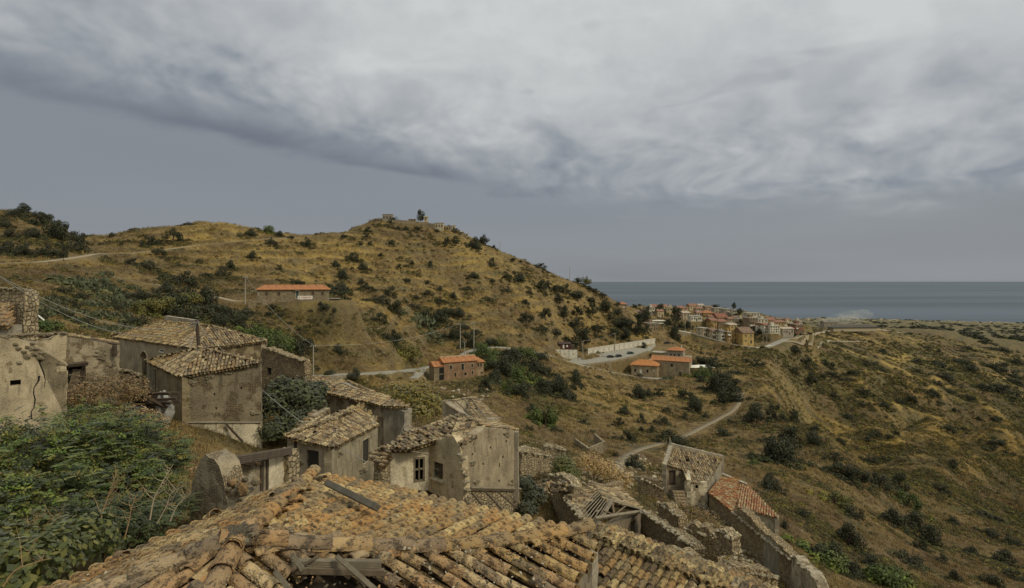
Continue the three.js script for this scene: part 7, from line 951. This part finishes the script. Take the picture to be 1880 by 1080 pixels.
// ---------------------------------------------------------------- grass and small scrub over the land
{
  srand(801);
  const tuft = (n, h, lean, w) => { const p = [], nn = []; for (let i = 0; i < n; i++) { const a = rnd() * 6.28, r = rr(0, 0.35), x = Math.cos(a) * r, z = Math.sin(a) * r, hh = h * rr(0.5, 1), lx = x + Math.cos(a) * lean * rr(0.2, 1), lz = z + Math.sin(a) * lean * rr(0.2, 1), b = rnd() * 6.28, wx = Math.cos(b) * w, wz = Math.sin(b) * w; p.push(x - wx, -0.05, z - wz, x + wx, -0.05, z + wz, lx, hh, lz); for (let k = 0; k < 3; k++) nn.push(Math.cos(a) * 0.35, 0.9, Math.sin(a) * 0.35); } const g = new THREE.BufferGeometry(); g.setAttribute('position', new THREE.Float32BufferAttribute(p, 3)); g.setAttribute('normal', new THREE.Float32BufferAttribute(nn, 3)); return g; };
  const mound = () => { const L = new Leaves(); for (let i = 0; i < 46; i++) { const a = rnd() * 6.28, u = rnd(), s = Math.sqrt(1 - u * u); L.leaf(Math.cos(a) * s * 0.5 * rr(0.6, 1.1), u * 0.5 * rr(0.6, 1.15), Math.sin(a) * s * 0.5 * rr(0.6, 1.1), Math.cos(a) * s, u + 0.3, Math.sin(a) * s, 0.09 * rr(0.6, 1.3), 0.15, [1, 1, 1]); } return L.geo(); };
  M.grass = mat('dry_grass', [1.16, 1.1, 0.88]); M.scrub = mat('low_scrub', [1.15, 1.12, 0.9], { vertexColors: true });
  // sites are drawn so that every part of the slopes gets its share of plants, steep ground as well as flat
  const CW = new Float64Array((NU - 1) * (ND - 1)); { let s = 0; for (let j = 0; j < ND - 1; j++) for (let i = 0; i < NU - 1; i++) { const k = j * NU + i, dv = GH[k + NU] / DS[j + 1] - GH[k] / DS[j]; s += DS[j] < 14 || DS[j] > 720 || Math.abs(US[i]) > 1.02 ? 0 : (US[i + 1] - US[i]) * (Math.max(0, dv) + 0.0002); CW[j * (NU - 1) + i] = s; } }
  const site = () => { const t = rnd() * CW[CW.length - 1]; let a = 0, b = CW.length - 1; while (a < b) { const m = (a + b) >> 1; if (CW[m] < t) a = m + 1; else b = m; } const j = Math.floor(a / (NU - 1)), i = a % (NU - 1), d = lerp(DS[j], DS[j + 1], rnd()), u = lerp(US[i], US[i + 1], rnd()); return [u, d, TER[j * NU + i]]; };
  const sow = (name, label, geo, m, n, d0, d1, size, tone, keep, more) => { const ms = [], cs = [], up = new V3(0, 1, 0), q = new THREE.Quaternion(); const add = (x, y, z, s, c) => { q.setFromAxisAngle(up, rnd() * 6.28); ms.push(new THREE.Matrix4().compose(new V3(x, y, z), q, new V3(s * rr(0.8, 1.4), s * rr(0.6, 1.1), s * rr(0.8, 1.4)))); cs.push(new THREE.Color().setRGB(...c)); };
    for (let i = 0; i < n; i++) { const [u, d, te] = site(); if (d < d0 || d > d1) continue; const x = u * d, z = -d; if (flatAt(x, z)[0] > 0.6 || rnd() > keep(x, z, d, u, te)) continue; const y = ground(x, z); add(x, y, z, size(d) * rr(0.5, 1.35), tone(cover(x, z, y, 0.3, te))); }
    if (more) more(add); tag(stuffOf(scene, name, geo, m, ms, cs), label); };
  const lighter = (a, b) => (c) => { const k = rr(a, b); return [c[0] * k, c[1] * k * 1.02, c[2] * k]; };
  sow('dry_grass', 'short dry golden grass covering the slopes', tuft(16, 1, 0.6, 0.022), M.grass, 210000, 16, 470, (d) => clamp(0.14 + d * 0.0046, 0.2, 1.5), lighter(0.9, 1.6), (x, z, d, u) => 0.35 + 0.65 * sst(-0.35, 0.3, fbm(x / 9 + 3, z / 9, 3)));
  const shrubTone = (c) => { const t = rnd(), k = rr(0.65, 1.3); return mix3(c, t < 0.36 ? [0.04, 0.042, 0.017] : t < 0.62 ? [0.085, 0.085, 0.026] : t < 0.8 ? [0.14, 0.13, 0.03] : t < 0.9 ? [0.15, 0.105, 0.055] : [0.04, 0.046, 0.018], 0.78).map((v) => v * k); };
  sow('low_scrub', 'low dark scrub dotted over the dry slopes', mound(), M.scrub, 230000, 36, 720, (d) => clamp(0.3 + d * 0.0046, 0.35, 2.8), shrubTone, (x, z, d, u, te) => { const n = fbm(x / 26 + 8, z / 26 + 2, 4) + 0.5 * fbm(x / 7, z / 7, 2), r = sst(0.25, 0.5, u) * sst(80, 180, d); let g = 0, o = 0; for (const p of PATCH) { const e = ((x - p.x) ** 2 + (z - p.z) ** 2 * 0.6) / (p.r * p.r); if (e < 2.5) { if (p.kind === 'green') g = Math.max(g, p.k * Math.exp(-e)); else if (p.kind === 'gold') o = Math.max(o, p.k * Math.exp(-e)); } } return sst(0.08, 0.5, n + r * 0.24 + g * 0.45 - o * 0.25 + Math.max(0, te) * 0.25 - 0.16 * sst(0.2, 0.05, u) * sst(190, 240, d)) * 0.8 + 0.015 + r * 0.06; },
    (add) => { for (const [p, R, kind] of SKIRT) { const pal = GREENS[kind === 'pear' ? 'pear' : kind]; for (let i = 0; i < 16; i++) { const a = rnd() * 6.28, r = R * rr(0.6, 1.7), x = p.x + Math.cos(a) * r, z = p.z + Math.sin(a) * r; if (flatAt(x, z)[0] > 0.6) continue; const c = pick(pal), k = rr(0.8, 1.4); add(x, ground(x, z), z, R * rr(0.3, 0.8), c.map((v) => v * k)); } } });
  sow('field_stone', 'pale stones lying about the dry slopes', STONE[2], mat('field_stones', [1, 1, 1], { map: T.earth }), 9000, 40, 420, (d) => clamp(0.12 + d * 0.0022, 0.2, 0.9), () => pick([[0.4, 0.35, 0.27], [0.5, 0.45, 0.36], [0.32, 0.27, 0.2]]), (x, z) => sst(0.1, 0.5, fbm(x / 18 + 50, z / 18, 3)));
}

// ---------------------------------------------------------------- plants and odds and ends close by
{
  srand(901);
  const G1 = [[0.085, 0.135, 0.018], [0.05, 0.082, 0.014], [0.125, 0.175, 0.024], [0.026, 0.042, 0.01], [0.165, 0.195, 0.028]];
  const spray = (L, p, dir, len, col, ls) => {              // a feathery leaf: pairs of leaflets along a drooping stalk
    const side = dir.clone().cross(new V3(0, 1, 0)).normalize(); const n = 8;
    for (let i = 0; i < n; i++) { const t = (i + 1) / n, q = p.clone().addScaledVector(dir, len * t); q.y -= len * 0.2 * t * t; for (const s of [-1, 1]) { const a = side.clone().multiplyScalar(s).addScaledVector(dir, 0.45).normalize(), b = a.clone().cross(new V3(rr(-0.3, 0.3), 1, rr(-0.3, 0.3))).normalize(), l = ls * (1.1 - 0.5 * t) * rr(0.8, 1.2), w = l * 0.34, k = rr(0.8, 1.2); const A = q, B = q.clone().addScaledVector(a, l * 0.5).addScaledVector(b, w), C = q.clone().addScaledVector(a, l), E = q.clone().addScaledVector(a, l * 0.5).addScaledVector(b, -w); C.y -= l * 0.2; for (const v of [A, B, C, A, C, E]) { L.p.push(v.x, v.y, v.z); L.c.push(col[0] * k, col[1] * k, col[2] * k); } } }
  };
  M.leafThin = new THREE.MeshPhysicalMaterial({ color: new THREE.Color().setRGB(1.2, 1.06, 0.72), vertexColors: true, roughness: 0.75, side: THREE.DoubleSide, transmission: 0.3, thickness: 0 }); M.leafThin.name = 'thin_leaves';
  const feathery = (name, label, foot, lobes, n, pal = G1, ls = 0.085) => {
    const g = thing(name, label, 'shrub', foot), L = new Leaves(), tot = lobes.reduce((s, l) => s + l[1] ** 2, 0), stems = [];
    for (const [c, r] of lobes) {
      const k = Math.round(n * r * r / tot); for (let i = 0; i < k * 0.45; i++) { const u = rr(-0.75, 1), t = rnd() * 6.28, s = Math.sqrt(1 - u * u), d = new V3(s * Math.cos(t), u, s * Math.sin(t)), R = r * (0.45 + 0.6 * Math.sqrt(rnd())) * (1 + 0.8 * noise(d.x * 2.3 + c.x, d.z * 2.3 + d.y * 2 + c.z)), p = c.clone().add(new V3(d.x * R, d.y * R * 0.72, d.z * R)).sub(foot); if (fbm((p.x + p.z) * 1.1 + 7, p.y * 2.2, 2) < -0.2) continue; const dir = new V3(d.x + rr(-0.5, 0.5), d.y * 0.25 + rr(-0.15, 0.3), d.z + rr(-0.5, 0.5)).normalize(); spray(L, p, dir, rr(0.2, 0.34), pick(pal), ls); }
      const kc = Math.round(k * 0.85); for (let i = 0; i < kc; i++) { const u = rr(-0.7, 1), t = rnd() * 6.28, s = Math.sqrt(1 - u * u), d = new V3(s * Math.cos(t), u, s * Math.sin(t)), R = r * (0.5 + 0.58 * Math.sqrt(rnd())) * (1 + 0.8 * noise(d.x * 2.3 + c.x, d.z * 2.3 + d.y * 2 + c.z)), p = c.clone().add(new V3(d.x * R, d.y * R * 0.72, d.z * R)).sub(foot); if (fbm((p.x + p.z) * 1.3 + 7, p.y * 2.6, 2) < -0.03) continue; const col = pick(pal).map((v) => v * rr(0.8, 1.25)); for (let q = 0; q < 17; q++) L.leaf(p.x + rr(-0.12, 0.12), p.y + rr(-0.05, 0.05), p.z + rr(-0.12, 0.12), d.x * 0.5, 0.9, d.z * 0.5, 0.021, 0.042, col); }
      for (let i = 0; i < 4; i++) { const e = c.clone().add(new V3(rr(-0.6, 0.6) * r, rr(-0.2, 0.5) * r, rr(-0.6, 0.6) * r)).sub(foot), b = new V3(rr(-0.3, 0.3), -0.3, rr(-0.3, 0.3)); stems.push(taperTube([b, b.clone().lerp(e, 0.5).add(new V3(rr(-0.2, 0.2), 0.25, rr(-0.2, 0.2))), e], 0.045, 0.012, 5)); const e2 = e.clone().add(new V3(rr(-0.8, 0.8), rr(0.2, 0.6), rr(-0.5, 0.5)).multiplyScalar(r * 0.6)); stems.push(taperTube([e.clone().lerp(b, 0.3), e.clone().lerp(e2, 0.5), e2], 0.02, 0.006, 4)); }
    }
    part(g, 'foliage', L.geo(), M.leafThin); part(g, 'stems', mergeGeometries(stems), M.bark); return g;
  };
  const F = (px, d) => { const x = (px - 940) / 1000 * d; return new V3(x, ground(x, -d), -d); };
  const lob = (l) => l.map(([x, y, d, r]) => [P(x, y, d), r]);
  feathery('green_shrub', 'big feathery green shrub filling the left foreground below the cracked wall', F(190, 15), lob([[175, 815, 15.2, 1.25], [255, 835, 15.8, 1.1], [120, 850, 14, 1.15], [215, 890, 14.2, 1.0], [300, 850, 16.5, 0.75], [160, 775, 17, 0.75], [285, 905, 14.8, 0.7], [235, 800, 16.6, 0.8]]), 3600);
  feathery('green_shrub', 'feathery green shrub cut by the left edge of the picture', F(30, 13), lob([[30, 830, 13.5, 1.1], [-40, 870, 12.5, 1.2], [60, 890, 12.2, 1.0], [0, 940, 11, 0.9], [95, 925, 11.8, 0.8], [-60, 960, 10.5, 0.9]]), 2400);
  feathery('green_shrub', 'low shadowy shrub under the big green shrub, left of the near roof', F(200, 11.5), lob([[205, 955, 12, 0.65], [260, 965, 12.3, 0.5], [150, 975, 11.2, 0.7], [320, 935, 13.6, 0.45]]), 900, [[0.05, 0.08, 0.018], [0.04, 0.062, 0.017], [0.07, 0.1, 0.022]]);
  // broad-leaved climbers along the left eave
  const broad = (name, label, cat, foot, lobes, n, pal, size, mt = M.leafThin) => { const g = thing(name, label, cat, foot), L = new Leaves(), tot = lobes.reduce((s, l) => s + l[1] ** 2, 0); for (const [c, r, ry = 0.75] of lobes) { const k = Math.round(n * r * r / tot); for (let i = 0; i < k; i++) { const u = rr(-0.6, 1), t = rnd() * 6.28, s = Math.sqrt(1 - u * u), R = r * (0.55 + 0.5 * Math.sqrt(rnd())) * (1 + 0.5 * noise(Math.cos(t) * s * 2 + c.x, Math.sin(t) * s * 2 + u * 2 + c.z)); L.leaf(c.x - foot.x + s * Math.cos(t) * R, c.y - foot.y + u * R * ry, c.z - foot.z + s * Math.sin(t) * R, s * Math.cos(t), u + 0.5, s * Math.sin(t), size * rr(0.5, 1), size * rr(0.8, 1.4), pick(pal)); } } part(g, 'foliage', L.geo(), mt); const st = []; for (const [c, r] of lobes) st.push(taperTube([new V3(0, -0.3, 0), c.clone().sub(foot).multiplyScalar(0.5).add(new V3(0.1, 0.1, 0)), c.clone().sub(foot)], 0.05, 0.015, 5)); part(g, 'stem', mergeGeometries(st), M.bark); return g; };
  broad('climbing_vine', 'yellow-green broad-leaved vine climbing at the left eave of the near roof', 'vine', F(90, 9), lob([[90, 1010, 8.6, 0.55], [30, 1050, 7.6, 0.6], [150, 985, 9.4, 0.5], [-20, 1020, 8.2, 0.6], [60, 980, 9.6, 0.5], [190, 1000, 10, 0.35]]), 2600, [[0.10, 0.13, 0.028], [0.14, 0.15, 0.03], [0.065, 0.09, 0.02], [0.05, 0.07, 0.02]], 0.055);
  broad('fig_bush', 'dense dark green fig bush between the tall plaster house and dark-door house', 'bush', F(530, 39), lob([[530, 725, 39, 1.7], [565, 735, 38.5, 1.3], [500, 745, 38, 1.3], [540, 775, 37, 1.2], [505, 790, 36, 1.0], [580, 715, 41, 0.9]]), 5200, [[0.045, 0.062, 0.022], [0.06, 0.08, 0.028], [0.034, 0.046, 0.018], [0.085, 0.1, 0.038]], 0.13);
  broad('dark_bush', 'dark green bush under the stone mound just right of the grey gable house', 'bush', F(968, 33), lob([[965, 890, 32.5, 0.6, 1.2], [978, 912, 32, 0.75, 1], [968, 935, 31, 0.6]]), 1500, [[0.04, 0.05, 0.02], [0.055, 0.066, 0.028]], 0.09);
  broad('broom_bush', 'upright bright green bush standing on the rubble mound', 'bush', F(1036, 38), lob([[1034, 852, 37.5, 0.75, 1.25], [1046, 868, 37, 0.7], [1026, 866, 37.4, 0.5, 1.2]]), 2200, [[0.1, 0.13, 0.026], [0.08, 0.105, 0.024], [0.13, 0.145, 0.035]], 0.06);
  broad('round_bush', 'round dark bush beside the footpath left of the small stone cottage', 'bush', F(1164, 84), lob([[1164, 862, 84, 1.6, 0.9]]), 900, [[0.045, 0.06, 0.022], [0.065, 0.08, 0.03]], 0.2);
  broad('broad_bush', 'large loose yellow-green bush between the long roof house and roofless room', 'bush', F(762, 84), lob([[762, 734, 86, 3.9, 0.8], [735, 732, 88, 2.8, 0.8], [790, 748, 84, 2.4, 0.7], [770, 765, 80, 2.2], [718, 722, 92, 2]]), 4200, [[0.2, 0.18, 0.03], [0.15, 0.145, 0.028], [0.24, 0.2, 0.04], [0.1, 0.1, 0.026]], 0.2);
  const dryPal = [[0.24, 0.165, 0.085], [0.18, 0.125, 0.06], [0.30, 0.215, 0.12], [0.12, 0.09, 0.045], [0.10, 0.10, 0.035]];
  broad('dry_shrub', 'rust-brown dry shrub before the boarded doorway', 'shrub', F(165, 28.5), lob([[165, 718, 28.5, 1.2, 0.7], [140, 728, 27.5, 0.8], [190, 712, 29.5, 0.9]]), 2600, dryPal, 0.05); broad('dry_shrub', 'rust-brown dry shrub below the arched doorway', 'shrub', F(232, 31), lob([[232, 716, 31, 1.1, 0.7], [250, 722, 30.5, 0.8]]), 2000, dryPal, 0.05);
  broad('dry_shrub', 'pale dry weeds heaped below the grey cloth', 'shrub', F(255, 27), lob([[230, 768, 26, 0.8, 0.5], [262, 772, 26, 0.8, 0.5], [285, 780, 26.5, 0.6, 0.5]]), 1800, [[0.36, 0.28, 0.17], [0.28, 0.21, 0.12], [0.22, 0.17, 0.09]], 0.05);
  broad('dry_shrub', 'dry brown thorn scrub in the yard below the stone cottage', 'shrub', F(1245, 50), lob([[1228, 935, 49, 1.3, 0.7], [1252, 942, 48, 1.5, 0.7], [1280, 948, 47, 1.4, 0.7], [1300, 955, 46, 1.1]]), 1800, dryPal, 0.07); broad('dry_shrub', 'straw-coloured bush on the grassy mound above the bare rafters', 'shrub', F(1090, 45), lob([[1080, 850, 44, 1.2, 0.55], [1110, 862, 44, 1.1, 0.5], [1140, 880, 44, 1.0, 0.5]]), 2400, [[0.4, 0.3, 0.15], [0.32, 0.23, 0.11], [0.46, 0.36, 0.2]], 0.07);
  broad('dry_shrub', 'dry weeds at the foot of the flaking white wall', 'shrub', F(325, 27), lob([[325, 850, 26, 0.7, 0.8], [345, 868, 24, 0.6, 0.8]]), 1300, dryPal, 0.045);
  // bare stalks
  const stalk = (label, pts, d, m, r, nb) => { const foot = P(...pts[0], d), g = thing('dead_stalk', label, 'stalk', foot), c = pts.map(([x, y], i) => P(x, y, d + i * 0.05).sub(foot)), a = [taperTube(c, r, r * 0.3, 5)], curve = new THREE.CatmullRomCurve3(c); for (let i = 0; i < nb; i++) { const t = 0.35 + 0.62 * i / nb, p = curve.getPointAt(t), l = rr(0.22, 0.5) * (1.1 - t * 0.6), s = rnd() < 0.5 ? 1 : -1, k1 = rr(0.35, 0.9), q = p.clone().add(new V3(s * l * k1, l * rr(0.4, 0.8), rr(-0.5, 0.5) * l)), q2 = q.clone().add(new V3(s * l * rr(-0.2, 0.5), l * rr(0.1, 0.5), rr(-0.3, 0.3) * l)); a.push(taperTube([p, p.clone().lerp(q, 0.5).add(new V3(0, -0.03, 0)), q, q2], r * 0.45, r * 0.14, 4)); a.push(taperTube([q, q.clone().add(new V3(-s * l * 0.25, l * 0.3, 0.05))], r * 0.25, r * 0.1, 4)); } part(g, 'stem', mergeGeometries(a), m); };
  const pale = mat('pale_stalk', [0.42, 0.35, 0.25]), tan = mat('tan_stalk', [0.32, 0.22, 0.12]);
  stalk('tall pale bare stalk nearest the curved gable stub', [[275, 955], [283, 915], [296, 890], [306, 872], [318, 852]], 11, pale, 0.018, 11); stalk('pale bare stalk leaning right, lowest of the pale ones', [[312, 958], [322, 935], [332, 920], [345, 905]], 11.4, pale, 0.014, 8); stalk('second pale forked stalk beside the roof edge', [[288, 962], [305, 930], [315, 905], [338, 892]], 10.6, pale, 0.012, 8);
  stalk('upright tan stalk in front of the big shrub, left of the pale stalks', [[181, 988], [187, 945], [199, 910], [210, 880], [216, 862]], 10, tan, 0.018, 11); stalk('bushy tan stalk between the upright tan and tall pale stalks', [[228, 990], [236, 960], [242, 930], [252, 905]], 10.2, tan, 0.015, 12); stalk('thin tan stalk at the far left foreground', [[31, 1020], [38, 985], [52, 962], [72, 945]], 8.6, tan, 0.013, 7); stalk('tan stalk bending right, in the left foreground', [[70, 998], [82, 968], [98, 950], [112, 942]], 8.8, tan, 0.011, 7); stalk('arching dry stem at the bottom left corner', [[5, 1078], [25, 1050], [55, 1036], [95, 1025]], 6.6, tan, 0.011, 5);
  // cloth over a post, and dark timber beside it
  const cl = thing('grey_cloth', 'grey cloth sheet hanging over a bent post beside the tall plaster house', 'cloth', P(303, 768, 31.5)), sg = new THREE.PlaneGeometry(1.0, 1.7, 22, 26), sp = sg.attributes.position; for (let i = 0; i < sp.count; i++) { const x = sp.getX(i), y = sp.getY(i), t = (0.85 - y) / 1.7, w = lerp(0.45, 1, sst(0, 0.35, t)) * (1 - 0.35 * sst(0.6, 1, t)); sp.setXYZ(i, x * w + 0.22 * Math.sin(t * 2.2) - t * 0.28, y + 0.75 - 0.35 * x * x + 0.08 * Math.sin(x * 9), 0.16 * Math.sin(x * 11 + y * 2) * (0.3 + t) + 0.08 * noise(x * 5, y * 5) - 0.5 * x * x + 0.2); } sg.computeVertexNormals(); part(cl, 'sheet', sg, mat('grey_fabric', [0.36, 0.36, 0.36], { roughness: 0.9 })); part(cl, 'post', taperTube([new V3(0.15, -0.6, 0), new V3(0.2, 0.4, -0.05), new V3(0.05, 1.35, 0), new V3(-0.25, 1.5, 0.05)], 0.05, 0.035, 6), M.pole);
  const db = thing('timber_pile', 'pile of dark old timbers beside the hanging grey cloth', 'timber pile', F(275, 31)); for (let i = 0; i < 11; i++) beam(db, 'timber', P(rr(245, 275), rr(722, 748), rr(30.5, 32)), P(rr(300, 332), rr(722, 752), rr(30.5, 32)), 0.16, 0.14, M.darkWood);
}

scene.traverse((o) => { if (o.isMesh) o.castShadow = o.receiveShadow = true; });
renderer.render(scene, camera);
